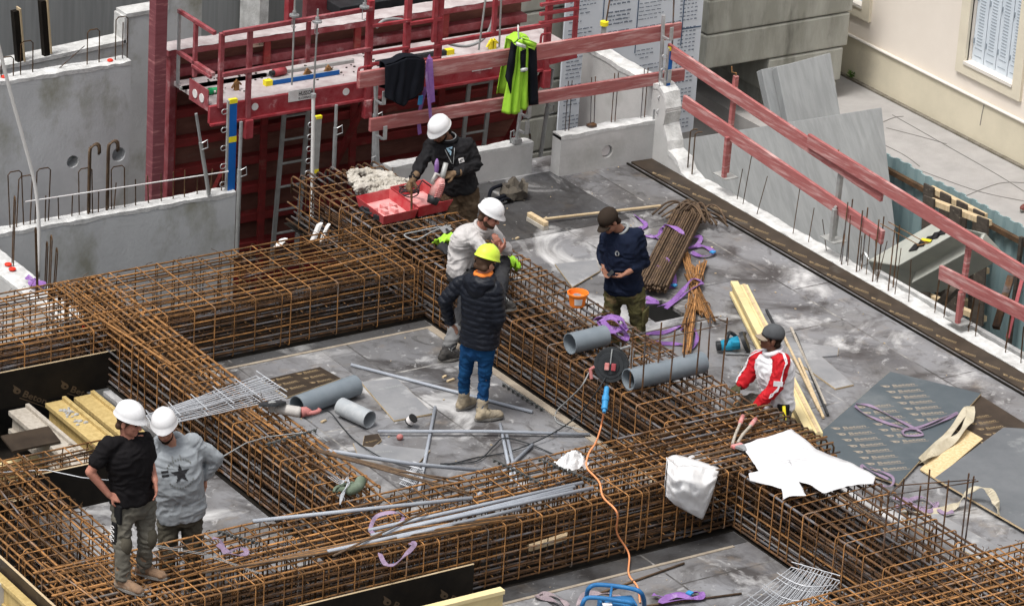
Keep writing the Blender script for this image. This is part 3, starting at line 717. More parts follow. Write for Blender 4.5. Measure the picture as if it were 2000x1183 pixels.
# maker's plates
def plate(px, py, wd, h, m, y, lab_r=True):
    q = PY(px, py, y); mb = MB().box((q.x, y-.012, q.z-h), (q.x+wd, y-.006, q.z)); pt_ = mb.build('maker_plate', m, t)
    mx = frame((q.x+wd*.42, y-.015, q.z-h*.55), (1, 0, 0), (0, 0, 1)); tx = MB().join(text('HUSSOR', h*.52, .72), mx)
    tx.join(text('EL-COFFRAGE', h*.26, .8), frame((q.x+wd*.42, y-.015, q.z-h*.88), (1, 0, 0), (0, 0, 1))); tx.build('lettering', 'label_ink', pt_)
plate(563, 178, .30, .13, 'label_white', YP-.05); plate(488, 72, .26, .13, 'label_cream', 7.2); plate(922, 126, .27, .085, 'label_white', YP-.05)
MB().box((PY(600, 5, 8.2).x, 8.2, .2), (PY(690, 5, 8.2).x, 8.3, 2.6)).build('rear_panel', 'red_steel', t)
MB().box((PY(560, 5, 8.15).x, 8.1, .2), (PY(570, 5, 8.15).x, 8.2, 2.6)).build('rear_panel', 'red_bright', t)
q = PY(642, 12, 8.1); tag(MB().bar((q.x, 8.0, q.z), (q.x+3.2, 8.0, q.z+.02), .3, .12).build('dark_beam', 'black_plastic', bevel=.01), 'dark beam lying behind the red guard rail at the top edge', 'beam')
# tie rods with plate nuts standing through the platform rail
for (u, v_), nut, lb in ((((577, -30), (570, 166)), 32, 'threaded tie rod with a plate nut, leftmost on the red platform'), (((621, 18), (611, 212)), 44, 'short threaded tie rod with a knob on its plate nut, second on the platform'), (((952, -30), (935, 98)), None, 'bare dark tie rod rising behind the lime safety vest'), (((980, -30), (975, 92)), None, 'bare tie rod just left of the hanging lime vest'), (((713, -20), (713, 20)), 16, 'tie rod with a plate nut on top of the thick red guard post')):
    a, b = PY(*u, YP-.14), PY(*v_, YP-.14); r = thing('tie_rod', lb, 'rod', b, 'tie rods on the red platform')
    MB().cyl(b, a, .011, 8).build('rod', 'galv_dull', r)
    if nut:
        q = PY(u[0]-2, nut, YP-.14); q.x = b.x+(a.x-b.x)*.75
        MB().cyl(q, q+V((0, 0, .02)), .055, 16).cyl(q+V((0, 0, .02)), q+V((0, 0, .06)), .022, 8).build('nut', 'galv', r)
        MB().tube([q+V((-.03, -.01, 0)), q+V((-.03, -.01, -.12)), q+V((0, -.01, -.14)), q+V((.02, -.01, -.12))], .005, 5).build('clip', 'galv', r)
# clutter on the platform
def pipe_strip(name, lab, pts_, r, m, mcap=None, ycap=None):
    o = MB().tube(pts_, r, 8).build(name, m, smooth=True); return o
a, b = PY(530, 168, 6.6), PY(660, 140, 6.6); a.z = b.z = ZP+.03
t2 = thing('edge_protector', 'long blue grey edge protector with a yellow end lying on the platform', 'protector', a)
MB().bar(a, b, .06, .05).build('strip', 'galv_dull', t2); MB().bar(a+V((0, -.033, 0)), b+V((0, -.033, 0)), .006, .05).build('blue_edge', 'blue_strip', t2); MB().bar(a+V((-.09, 0, 0)), a+V((-.003, 0, 0)), .07, .06).build('end_cap', 'yellow', t2)
a, b = PY(735, 125, 6.65), PY(870, 100, 6.65); a.z = b.z = ZP+.03
t2 = thing('edge_protector', 'dark edge protector with a yellow tip lying on the platform behind the black jersey', 'protector', a)
MB().bar(a, b, .06, .05).build('strip', 'black_plastic', t2); MB().bar(b+V((.003, 0, 0)), b+V((.1, 0, 0)), .07, .06).build('end_cap', 'yellow', t2)
for px, py, m, lb in ((392, 174, 'green_bottle', 'bright green bottle lying nearest the end of the platform'), (408, 166, 'green_bottle', 'small green bottle behind the larger one on the platform')):
    q = PY(px, py, 6.62); q.z = ZP+.035; bt = thing('bottle', lb, 'bottle', q)
    MB().tube([q, q+V((.12, -.03, 0)), q+V((.14, -.035, 0))], [.035, .035, .015], 12).build('body', m, bt, smooth=True); MB().cyl(q+V((.142, -.036, 0)), q+V((.165, -.041, 0)), .016, 10).build('stopper', 'white_cable', bt)
q = PY(535, 147, 6.8); q.z = ZP+.05
t2 = thing('spray_can', 'red canister lying on the red platform', 'canister', q); MB().cyl(q, q+V((.15, .02, 0)), .045, 14).build('body', 'red_bright', t2, smooth=True); MB().cyl(q+V((-.05, -.007, 0)), q+V((-.002, 0, 0)), .03, 10).build('stopper', 'black_plastic', t2)
for (u, v_), r, lb in ((((355, 172), (690, 118)), .018, 'long grey pole lying along the back of the platform'), (((352, 160), (520, 133)), .018, 'shorter grey pole lying on the platform behind the long one')):
    a, b = PY(*u, 6.85), PY(*v_, 6.85); a.z = b.z = ZP+.02; tag(MB().bar(a, b, .035, .035).build('pole', 'galv_dull'), lb, 'pole')
rnd = random.Random(5); mb = MB()
for k in range(90):
    q = V((px0+.1+rnd.random()*2.4, YP+.2+rnd.random()*.6, ZP+.008)); s_ = rnd.uniform(.006, .022); mb.obox(q, (s_, s_*.4, 0), (-s_*.4, s_, 0), (0, 0, s_*.7))
tag(stuff(mb.build('debris', 'pit')), 'crumbs of dark debris scattered on the platform', 'debris')
for k, (px, py) in enumerate(((462, 165), (600, 140), (640, 150), (960, 70), (965, 78))):
    q = PY(px, py, 6.6); q.z = ZP; m = 'yellow' if k > 2 else 'rust_pale'; cl = thing('clamp', ['rusty clamp lying beside the green bottles', 'rusty clamp standing between the poles on the platform', 'small rusty clamp near the yellow protector end', 'yellow clamp at the back of the platform left of the vest', 'yellow clamp next to its twin left of the lime vest'][k], 'clamp', q)
    MB().obox(q+V((0, 0, .05)), (.05, 0, 0), (0, .04, 0), (0, 0, .1)).build('jaw', m, cl); MB().tube([q+V((-.06, 0, .03)), q+V((0, 0, .12)), q+V((.07, .02, .05))], .012, 6).build('handle', m, cl)
a = [PY(*q, 6.5) for q in ((735, 55), (750, 40), (780, 38), (800, 45), (790, 30))]
tag(MB().tube(smooth_path(a, 5), .018, 8).build('hose', 'grey_cable', smooth=True), 'grey hose looped over the back of the formwork near the thick red post', 'hose')
a = [PY(*q, 6.45) for q in ((968, -20), (962, 40), (945, 75), (915, 90), (885, 88), (858, 78))]
tag(MB().tube(smooth_path(a, 5), .018, 8).build('hose', 'grey_cable', smooth=True), 'grey hose hanging down and sagging across the platform left of the vest', 'hose')
# ladders and props in front of the formwork
def ladder(lb, u0, u1, wpx, n, y=6.0, step=.28):
    a, b = PY(*u0, y), PY(*u1, y); wd = wpx; r = thing('ladder', lb, 'ladder', b, 'ladders under the red platform')
    for dx in (0, wd): MB().bar(a+V((dx, 0, 0)), b+V((dx, 0, 0)), .05, .025, up=(0, 1, 0)).build('side_rail', 'galv_dull', r)
    d = b-a; L = d.length; k = .1
    while k < L: MB().cyl(a+d*(k/L), a+d*(k/L)+V((wd, 0, 0)), .016, 8).build('rung', 'galv_dull', r); k += step
ladder('grey ladder standing on the left below the platform, behind the white pole', (556, 212), (530, 520), .31, 9, 6.7)
ladder('grey ladder standing behind the lime vest and the worker in black', (918, 150), (898, 330), .30, 6, 6.7, .3)
for (u, v_), r, m, lb in ((((383, 222), (408, 380)), .022, 'galv_dull', 'thin grey brace leaning under the left end of the platform'), (((471, 238), (462, 500)), .026, 'galv_dull', 'greenish steel prop standing at the end of the low wall'), (((657, 205), (652, 330)), .024, 'galv', 'steel prop below the platform right of the ladder'), (((735, 165), (730, 330)), .03, 'galv', 'steel prop under the left end of the board fence'), (((1080, 135), (1050, 345)), .026, 'galv_dull', 'long grey prop slanting down beside the concrete blocks'), (((1030, 215), (1043, 345)), .012, 'rust_dark', 'dark bar slanting down left of the long grey prop')):
    a, b = PY(*u, 6.0 if u[0] < 1000 else 6.6), PY(*v_, 6.0 if u[0] < 1000 else 6.6); pr_ = thing('prop', lb, 'prop', b)
    m_ = a+(b-a)*.35
    MB().cyl(a, m_, r*.75, 10).build('inner_tube', 'galv', pr_); MB().cyl(m_, b, r, 10).build('outer_tube', m, pr_)
    if r > .02: MB().tube([m_+V((0, -.03, 0)), m_+V((.06, -.04, .03)), m_+V((.07, -.04, -.06)), m_+V((0, -.03, -.08))], .007, 5).build('pin', 'galv', pr_)
# blue and yellow edge protectors standing upright
def upright(lb, u, v_, y, wd=.09, mid=.55, c='blue_strip'):
    a, b = PY(*u, y), PY(*v_, y); r = thing('edge_protector', lb, 'protector', b, 'upright blue and yellow protectors'); d = a-b
    def seg(n, f0, f1, m, e=0): MB().obox(b+d*((f0+f1)/2), (wd+e, 0, 0), (0, .035+e, 0), d*(f1-f0)).build(n, m, r)
    seg('strip', 0, mid, c); seg('yellow_band', mid+.001, mid+.06, 'yellow', .004); seg('strip', mid+.061, .955, c); seg('yellow_band', .956, 1, 'yellow', .006)
    MB().obox(b+d*.5+V((-wd/2-.012, .0, 0)), (.02, 0, 0), (0, .03, 0), d*.98).build('rubber_edge', 'galv_dull', r)
    for k in range(5):
        q = b+d*(.12+.19*k)+V((-wd/2-.02, 0, 0)); MB().tube(smooth_path([q+V((0, 0, .02)), q+V((-.05, 0, .025)), q+V((-.07, 0, 0)), q+V((-.05, 0, -.03)), q+V((0, 0, -.02))], 3), .005, 5).build('wire_loop', 'galv', r)
upright('bright blue protector with yellow bands standing on the end of the low wall', (455, 193), (450, 379), 6.08)
upright('narrow blue protector with a yellow cap standing where the board fences meet', (1311, 92), (1297, 232), 4.95, .05, .35)
upright('grey protector with a yellow cap standing behind the white pole', (622, 226), (614, 350), 5.9, .07, .1, 'galv_dull')
q = [PY(612, 190, 5.5), PY(609, 440, 5.5)]; t2 = thing('white_pole', 'slim white pole standing upright in the rebar cage near the back', 'pole', q[1])
MB().cyl(q[1], q[0], .020, 10).build('tube', 'white_cable', t2); MB().cyl(q[0], q[0]+V((0, 0, .04)), .03, 8).build('tip', 'galv', t2)
q = smooth_path([PY(-10, 60, 5.6), PY(20, 180, 5.6), PY(45, 270, 5.6), PY(68, 360, 5.6), PY(76, 440, 5.6), PY(75, 540, 5.6)], 5)
tag(MB().tube(q, .02, 8).build('hose', 'white_cable', smooth=True), 'long white hose curving down in front of the concrete walls at the left', 'hose')
q = PY(1180, 50, 7.0); t2 = thing('edge_protector', 'yellow capped protector with a slanting rod, in front of the white sign', 'protector', q)
MB().cyl(q+V((0, 0, -.4)), q, .03, 10).build('strip', 'galv_dull', t2); MB().cyl(q, q+V((0, 0, .05)), .05, 14).build('cap', 'yellow', t2); MB().cyl(q+V((.0, .0, -.2)), PY(1194, -20, 7.0), .010, 6).build('rod', 'rust_dark', t2)
a, b = PY(1317, -20, 5.1), PY(1312, 120, 5.1); tag(MB().cyl(b, a, .010, 6).build('starter_bar', 'rust_dark'), 'single tall rusty bar rising above the corner of the board fences', 'bar')
# ================================================================== timber guard rails
def plank(lb, a, b, h, th=.045, group='red boards of the guard rail', m='red_wood', up=(0, 0, 1)):
    r = thing('guard_board', lb, 'board', (V(a)+V(b))/2, group); MB().bar(a, b, th, h, up).build('board', m, r, bevel=.004); return r
y = 5.1
def zz(px, py): return PY(px, py, y)
for (u0, l0), (u1, l1), lb in ((((699, 141), (702, 172)), ((1330, 45), (1328, 72)), 'long upper red board crossing the back with the black jersey and vest hung on it'), (((720, 234), (724, 255)), ((1336, 133), (1335, 157)), 'lower long red board crossing the back behind the white helmet')):
    a, b = (zz(*u0)+zz(*l0))/2, (zz(*u1)+zz(*l1))/2; h = (zz(*u0).z-zz(*l0).z+zz(*u1).z-zz(*l1).z)/2
    plank(lb, a, b, h*1.05)
def px_(px, py, x=5.7): return PX(px, py, x)
for x, (u0, l0), (u1, l1), lb in ((5.70, ((1306, 83), (1305, 112)), ((1725, 368), (1722, 393)), 'upper red board of the right guard rail, nearer the back corner'), (5.66, ((1580, 262), (1578, 285)), ((2060, 555), (2058, 585)), 'upper red board overlapping the other and running out of the picture at the right'), (5.70, ((1336, 184), (1335, 212)), ((1727, 452), (1722, 476)), 'lower red board of the right guard rail ending above the tall starter bars'), (5.66, ((1836, 517), (1836, 545)), ((2060, 628), (2058, 656)), 'short lower red board at the right edge of the picture')):
    a, b = (px_(*u0, x)+px_(*l0, x))/2, (px_(*u1, x)+px_(*l1, x))/2; h = (px_(*u0, x).z-px_(*l0, x).z+px_(*u1, x).z-px_(*l1, x).z)/2
    plank(lb, a, b, h, .04)
def gpost(lb, top, bot, y_=None, x_=None, m='galv', r=.025):
    a, b = (PY(*top, y_), PY(*bot, y_)) if y_ else (PX(*top, x_), PX(*bot, x_))
    p_ = thing('guard_post', lb, 'post', b, 'posts of the guard rail'); MB().cyl(b, a, r, 12).build('tube', m, p_)
    return p_, a, b
for top, bot, lb, y_ in (((733, 160), (738, 330), 'grey steel guard post at the left end of the back boards', 5.2), ((1019, 200), (1008, 279), 'pale steel guard post standing on the end of the low wall under the vest', 5.25), ((1296, 30), (1286, 236), 'tall grey guard post where the two board fences meet', 5.05)):
    p_, a, b = gpost(lb, top, bot, y_=y_, r=.022)
    for q in ((a*.85+b*.15), (a*.45+b*.55)):
        MB().bar(q+V((.02, -.14, -.07)), q+V((.02, -.14, .09)), .05, .012, up=(0, 1, 0)).build('bracket', 'galv', p_, bevel=.004); MB().bar(q+V((.0, -.13, -.06)), q+V((0, .0, -.06)), .03, .02).build('arm', 'galv', p_)
    MB().box(b+V((-.05, -.04, 0)), b+V((.05, .04, .05))).build('foot', 'galv', p_); MB().tube([b+V((-.1, -.03, .02)), b+V((-.1, -.03, .16)), b+V((-.06, -.03, .17)), b+V((-.06, -.03, .1))], .008, 5).build('pin', 'galv', p_)
def redpost(lb, top, bot, m='red_wood'):
    a, b = PX(*top, 5.72), PX(*bot, 5.64); p_ = thing('guard_post', lb, 'post', b, 'posts of the right guard rail')
    b2 = V((5.74, b.y+.08, b.z)); a2 = V((5.74, b.y+.05, a.z))
    MB().bar(b2, a2, .05, .05, up=(1, 0, 0)).build('tube', m, p_, bevel=.003)
    MB().bar((5.63, b.y-.03, b.z), (5.63, b.y-.03, a.z*.42+b.z*.58), .045, .045, up=(1, 0, 0)).build('short_tube', m, p_, bevel=.003)
    MB().bar((5.63, b.y-.03, b.z+.38), (5.74, b.y+.05, b.z+.38), .03, .03).build('arm', m, p_)
    MB().box((5.6, b.y-.1, b.z-.0), (5.78, b.y+.14, b.z+.012)).build('foot', 'galv_dull', p_); MB().tube([a2, a2+V((0, 0, .03)), a2+V((-.06, 0, .05)), a2+V((-.07, 0, .12))], .008, 5).build('pin', 'rust_pale', p_)
redpost('red guard post standing on the wall nearest the back corner', (1437, 150), (1412, 346)); redpost('greyish guard post standing in the middle of the right wall', (1640, 310), (1622, 470), 'galv_dull'); redpost('red guard post holding the short board at the right edge', (1885, 470), (1868, 630))
# ================================================================== concrete pieces in the pit
def leaning(lb, tl, tr, br, bl, yt, yb, th=.12, m='concrete_streak'):
    a, b, c, d = PY(*tl, yt), PY(*tr, yt), PY(*br, yb), PY(*bl, yb)
    n = (b-a).cross(d-a).normalized(); n = n if n.y > 0 else -n
    dz = (c-b); c2 = b+dz*((-3.8-b.z)/dz.z) if c.z > -3.8 else c
    dz = (d-a); d2 = a+dz*((-3.8-a.z)/dz.z)
    return tag(MB().prism([a, b, c2, d2], n*th).build('concrete_slab', m, bevel=.008), lb, 'slab', 'precast slabs leaning in the pit')
leaning('very large grey concrete slab with streaks leaning behind the right guard rail', (1330, 272), (1722, 210), (1750, 460), (1350, 520), 5.9, 4.95)
leaning('smaller pale concrete slab leaning in front of the blocks', (1517, 131), (1622, 103), (1640, 216), (1540, 245), 7.3, 6.9)
leaning('grey concrete slab edge showing just left of the smaller pale slab', (1487, 136), (1600, 112), (1620, 230), (1512, 250), 7.45, 7.05)
def barrier():
    A, B, D, G = PX(1694, 508, 8.3), PX(1820, 436, 8.3), PX(1752, 520, 7.75), PX(1778, 554, 7.85); u = B-A
    r = thing('concrete_barrier', 'tipped grey green concrete barrier with a scrawled black mark, lying in the pit', 'barrier', (D.x, D.y, -3.8))
    N_ = D*.45+G*.55+V((.16, 0, .02)); sec = [A, D, N_, G, G+V((.55, .1, -.25)), A+V((.35, .1, -.5))]
    MB().loft([sec, [q+u for q in sec]]).build('body', 'barrier', r, bevel=.02)
    n = (A-D).cross(u).normalized(); n = n if n.z > 0 else -n
    f_ = lambda f, g: D+u*f+(A-D)*g+n*.012
    mk = MB(); mk.strip([f_(.42+.052*k, .34+.06*(-1)**k) for k in range(11)], .11, .008, up=n); mk.build('scrawl', 'label_ink', r)
    mk = MB(); mk.strip([f_(.97, .2)+n*.004, f_(.97, .5)+n*.004], .035, .006, up=n); mk.build('yellow_mark', 'yellow', r)
    mk = MB(); mk.strip([f_(.62, .2)+n*.006, f_(.62, .5)+n*.006], .035, .006, up=n); mk.build('yellow_mark', 'yellow', r)
    MB().tube(smooth_path([A+u*.02, A-u*.06+V((0, 0, .12)), A-u*.12+V((0, 0, .10)), A-u*.08-V((0, 0, .02)), A+u*.01-V((0, 0, .05))], 4), .016, 6).build('lifting_loop', 'galv', r)
barrier()
def pallet(lb, tl, tr, bl, x, n=3, m='old_wood', nm='pallet'):
    a, b, c = PX(*tl, x), PX(*tr, x), PX(*bl, x); r = thing('wooden_frame', lb, 'pallet', c, 'old pallets against the teal fence')
    for k in range(n):
        q = a+(b-a)*(k/(n-1)); MB().obox(q+(c-a)/2, (.03, 0, 0), (b-a)*(.2), (c-a)).build('slat', m, r, bevel=.004)
    for k in (0.05, .5, .95): q = a+(c-a)*k; MB().obox(q+(b-a)/2+V((.06, 0, 0)), (.08, 0, 0), (b-a)*1.1, (c-a)*.05).build('bearer', 'raw_wood', r)
pallet('charred wooden pallet standing upright against the teal fence', (1815, 385), (1920, 425), (1805, 590), 9.4)
pallet('second old pallet behind the charred one, against the teal fence', (1815, 362), (1912, 412), (1805, 560), 9.7, 4)
for (u, v_), r, m, lb in ((((1975, 540), (1945, 640)), .04, 'rust_dark', 'rusty pole leaning in the pit below the lower board at the right'), (((1998, 540), (1968, 660)), .02, 'red_bright', 'thin red pole leaning next to the rusty one at the right edge'), (((1870, 560), (1830, 600)), .04, 'old_wood', 'dark charred post slanting below the pallets')):
    a, b = PX(*u, 9.0), PX(*v_, 8.6); tag(MB().bar(a, b, r*2, r*2).build('pole', m), lb, 'pole')
# ================================================================== reinforcement cages
_mesh = {}
def mesh_of(key, mk, m):
    if key not in _mesh:
        mb = mk(); me = bpy.data.meshes.new(key[0]); me.from_pydata(mb.v, [], mb.f); me.materials.append(M[m])
        me.polygons.foreach_set('use_smooth', [True]*len(me.polygons)); me.update(); _mesh[key] = me
    return _mesh[key]
def loop_pts(w_, h, rc=.03):
    o = []
    for cx, cz, a0_ in ((w_/2-rc, h-rc, 0), (-w_/2+rc, h-rc, 90), (-w_/2+rc, rc, 180), (w_/2-rc, rc, 270)):
        for k in range(4): a = math.radians(a0_+k*30); o.append((cx+rc*math.cos(a), cz+rc*math.sin(a)))
    return o
def cage(label, ax, a0, a1, b0, b1, z0, z1, step, ntop, nside, inner=2, instep=None, hook0=False, hook1=False, rl=.010, rs=.0062, mt='rust', mts='rust', gaps=(), hooks=0, skew=.012, top_m=None):
    L = a1-a0; W_ = b1-b0; H = z1-z0
    org = V(((b0+b1)/2, (a0+a1)/2, z0)) if ax == 'Y' else V(((a0+a1)/2, (b0+b1)/2, z0))
    t = thing('rebar_cage', label, 'rebar cage', org, 'rebar cages of the beams')
    to = (lambda l, b, z: V((b, l, z))) if ax == 'Y' else (lambda l, b, z: V((l, b, z)))
    def st_mesh():
        mb = MB(); mb.tube([to(0, b, z) for b, z in loop_pts(W_, H)], rs, 5, closed=True)
        for s_ in (-1, 1): mb.tube([to(.012*s_, -W_/2+.02, H-.01), to(.012*s_, -W_/2+.05, H-.06), to(.012*s_, -W_/2+.09, H-.11)], rs, 5)
        return mb
    def in_mesh():
        wi = W_*(.30 if inner > 1 else .45); return MB().tube([to(0, b, z) for b, z in loop_pts(wi, H-.025, .035)], rs*.9, 5, closed=True)
    sm = mesh_of(('stirrup', ax, W_, H, rs), st_mesh, mts)
    im = mesh_of(('inner_stirrup', ax, W_, H, inner), in_mesh, 'tie_steel')  # inner stirrups darker: shade inside the cage put into their colour
    n = int(L/step); x = -L/2+.06
    cnt = 0
    while x < L/2-.03 and cnt < 100:
        if not any(g0 < org[1 if ax == 'Y' else 0]+x < g1 for g0, g1 in gaps):
            o = bpy.data.objects.new('stirrup', sm); COL.objects.link(o); o.parent = t; o.location = to(x+J(.008), J(.004), J(.004)); o.rotation_euler = (J(skew), J(skew), J(skew*2)); WP[o] = org+o.location; cnt += 1
        x += step*random.choice((.55, .9, 1, 1, 1.1, 1.25))
    if inner:
        x = -L/2+.1; k = 0; cnt = 0; ins = instep or step*.75
        offs = [(-.31, .31), (-.02,), (-.31, .31), (.08,)] if inner > 1 else [(0.1,), (-.1,)]
        while x < L/2-.05 and cnt < 98:
            for f_ in offs[k % len(offs)]:
                o = bpy.data.objects.new('inner_stirrup', im); COL.objects.link(o); o.parent = t; o.location = to(x+J(.02), f_*W_+J(.02), .010+J(.008)); o.rotation_euler = (J(.02), J(.02), J(.02)); WP[o] = org+o.location; cnt += 1
            x += ins; k += 1
    if hooks:
        def hk():
            wi = .085; pts = [to(0, -wi/2, .03), to(0, -wi/2, H-wi/2)]+[to(0, -wi/2*math.cos(a), H-.004-wi/2+wi/2*math.sin(a)) for a in [math.pi*i/6 for i in range(1, 6)]]+[to(0, wi/2, H-wi/2), to(0, wi/2, .03)]
            return MB().tube(pts, .0062, 5)
        hm_ = mesh_of(('hook_bar', ax, H), hk, mts); nn = 96//hooks; sp_ = max(.3, (L-.3)/nn); x = -L/2+.15
        while x < L/2-.1:
            for i in range(hooks):
                o = bpy.data.objects.new('hook_bar', hm_); COL.objects.link(o); o.parent = t; o.location = to(x+J(.04), W_*(-.36+.72*i/(hooks-1))+J(.03), J(.012)); o.rotation_euler = (J(.03), J(.03), J(.15)); WP[o] = org+o.location
            x += sp_
    def bar(r, hook):
        pts = [to(-L/2, 0, 0), to(L/2, 0, 0)]
        if hook in (1, 3): pts = [to(L/2-.05, 0, 0), to(L/2-.012, 0, -.008), to(L/2+.01, 0, -.035), to(L/2+.012, 0, -.2)]; pts = [to(-L/2, 0, 0)]+pts
        return MB().tube(pts, r, 6)
    def put(b, z, r, hook=0, nm='long_bar', m=None):
        me = mesh_of(('long_bar', ax, L, r, hook, m or mt), lambda: bar(r, hook), m or mt)
        o = bpy.data.objects.new('long_bar', me); COL.objects.link(o); o.parent = t; o.location = to(J(.10) if not hook else J(.06), b, z); WP[o] = org+o.location
        o.rotation_euler = (J(.0015), J(.0015), J(.0012))
    e = rs+rl
    for k in range(ntop):
        u = -W_/2+e+(W_-2*e)*k/(ntop-1)
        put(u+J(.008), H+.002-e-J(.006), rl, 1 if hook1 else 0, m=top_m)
        put(u+J(.01), e, rl, 0, m='rust_dark')  # lower, side and inner bars mostly darker, painting in the cage shade
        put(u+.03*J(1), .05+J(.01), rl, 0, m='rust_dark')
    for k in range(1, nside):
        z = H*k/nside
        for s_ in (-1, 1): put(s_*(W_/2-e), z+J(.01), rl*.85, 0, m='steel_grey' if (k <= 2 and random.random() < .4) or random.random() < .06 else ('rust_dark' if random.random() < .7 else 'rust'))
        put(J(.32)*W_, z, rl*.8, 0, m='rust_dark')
    for k in range(int(L*1.6)):                     # laps, off-cuts and tie wire ends lying skewed on top
        l2 = random.uniform(.35, 1.3); x = random.uniform(-L/2+l2/2, L/2-l2/2); b = J(W_*.42); sk = J(.06)
        MB().tube([org+to(x-l2/2, b-sk*l2, H+.012), org+to(x, b, H+.016), org+to(x+l2/2, b+sk*l2+J(.02), H+.010)], rl*random.choice((.6, .8, 1)), 6).build('lap_bar', random.choice((mt, 'rust_dark', 'rust_bundle')), t, smooth=True)
    for k in range(min(60, int(L*9))):
        p_ = org+to(J(L/2-.05), random.choice((-1, 1, 0))*(W_/2-.01)*random.choice((1, 1, random.random())), H+.004); r1 = V((J(.03), J(.03), random.uniform(0, .03)))
        MB().tube([p_-r1*.6, p_+V((0, 0, .010)), p_+r1, p_+r1+V((J(.02), J(.02), J(.012)))], .0028, 4).build('tie_wire', 'tie_steel', t)
    return t
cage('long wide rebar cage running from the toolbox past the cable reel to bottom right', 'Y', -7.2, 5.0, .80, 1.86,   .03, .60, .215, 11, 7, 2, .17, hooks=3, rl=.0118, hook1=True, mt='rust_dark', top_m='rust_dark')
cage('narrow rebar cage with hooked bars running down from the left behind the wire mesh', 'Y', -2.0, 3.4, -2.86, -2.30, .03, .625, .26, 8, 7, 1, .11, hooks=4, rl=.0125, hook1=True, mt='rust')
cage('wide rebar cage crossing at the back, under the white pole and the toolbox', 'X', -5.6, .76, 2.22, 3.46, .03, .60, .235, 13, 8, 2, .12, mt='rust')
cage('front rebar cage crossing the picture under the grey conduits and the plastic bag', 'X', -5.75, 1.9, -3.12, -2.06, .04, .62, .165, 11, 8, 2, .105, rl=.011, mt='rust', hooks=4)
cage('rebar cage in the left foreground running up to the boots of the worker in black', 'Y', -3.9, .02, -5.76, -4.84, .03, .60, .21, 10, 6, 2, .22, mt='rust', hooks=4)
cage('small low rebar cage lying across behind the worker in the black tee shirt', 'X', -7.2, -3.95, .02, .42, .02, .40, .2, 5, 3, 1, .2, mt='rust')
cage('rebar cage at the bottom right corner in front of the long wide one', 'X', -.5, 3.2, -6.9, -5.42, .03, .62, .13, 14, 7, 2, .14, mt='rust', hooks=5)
# extra bars crossing on top where the front cage meets the long one
t = thing('bar_mat', 'row of grey brown bars laid across the long cage beside the bolt cutter', 'rebar', (1.4, -2.6, .61), None)
for k in range(11):
    yy = -3.05+k*.095
    MB().tube([(.2+J(.3), yy, .632), (1.86, yy+J(.01), .632), (1.93, yy, .62), (1.955, yy, .58), (1.955, yy, .44)], .0105, 6).build('bar', 'rust_dark' if k % 3 else 'rust_bundle', t, smooth=True)
# starter frames rising out of the cages
def frame_from(lb, px4, h, rows):
    # two parallel rows of uprights tied near the top
    t = thing('starter_cage', lb, 'rebar cage', rows[0][0], 'starter frames rising from the long cage')
    for r in rows:
        for q in r: MB().cyl(V(q), V(q)+V((J(.02), J(.02), h+J(.02))), .0085, 6).build('upright_bar', 'rust_dark', t)
        a, b = V(r[0])+V((0, -.01, h-.05)), V(r[-1])+V((0, -.01, h-.05)); d = (b-a).normalized()*.06
        MB().cyl(a-d, b+d, .006, 6).build('tie_bar', 'rust_dark', t)
    for a, b in ((rows[0][0], rows[1][0]), (rows[0][-1], rows[1][-1])):
        a, b = V(a)+V((0, 0, h-.04)), V(b)+V((0, 0, h-.04)); MB().cyl(a, b, .006, 6).build('tie_bar', 'rust_dark', t)
    return t
def row(px, zt):
    o = []
    for a in px: q = P(*a, zt); o.append(V((q.x, q.y, .3)))
    return o
frame_from('starter frame of thin uprights standing in the cage in front of the long grey pipe', None, .92, [row(((1264, 657), (1316, 645), (1368, 633), (1420, 622)), 1.22), row(((1240, 643), (1291, 632), (1343, 621), (1393, 610)), 1.22)])
frame_from('starter frame of thin uprights standing near the bottom right corner behind the last cage', None, .90, [row(((1739, 955), (1797, 949), (1853, 943), (1899, 930)), 1.2), row(((1762, 936), (1820, 920), (1893, 926)), 1.2)])
# hairpins and starter bars of the walls
def hairpin(lb, p, h, w_=.16, r=.007, m='tie_steel', group='hairpin bars on the walls', lean=0, ax=(1, 0, 0)):
    p = V(p); ax = V(ax)
    q = [p, p+V((lean*h, 0, h-.03)), p+ax*.03+V((lean*h, 0, h)), p+ax*(w_-.03)+V((lean*h, 0, h)), p+ax*w_+V((lean*h, 0, h-.03)), p+ax*w_]
    return tag(MB().tube(q, r, 5).build('hairpin_bar', m), lb, 'bar', group)
for px, h in ((20, .52), (32, .45), (68, .5), (155, .42), (218, .38)):
    q = PY(px, 440-(px)*.17, 6.09); q.z = z1-.02; hairpin('tall hairpin bar standing on the low wall in front', q, h+.15, lean=J(.05))
q = PY(180, 430, 6.07); q.z = z1-.02
for k, (px) in enumerate((172, 208)):
    q = PY(px, 425, 6.09); q.z = z1-.02; a = [q, q+V((.0, 0, .72)), q+V((.02, 0, .79)), q+V((.07, 0, .82)), q+V((.11, 0, .79)), q+V((.115, 0, .70))]
    hk = thing('hooked_bar', ['pair of thick cane shaped bars on the low wall, left of the other pair', 'second pair of cane shaped bars on the low wall, under the wall hole'][k], 'bar', q)
    for e in (0, .03): MB().tube(smooth_path([v_+V((e, e, 0)) for v_ in a], 2), .013, 6).build('cane_bar', 'rust_bundle', hk, smooth=True)
for px in (88, 115, 140, 192, 222, 265, 290, 315, 338, 360, 385, 410, 432):
    q = PY(px, 430-(px-88)*.16, 6.09); q.z = z1-.02; tag(MB().cyl(q, q+V((J(.03), 0, .32+J(.05))), .007, 5).build('starter_bar', 'tie_steel'), 'short straight bar in the row along the low wall', 'bar', 'short bars along the low wall')
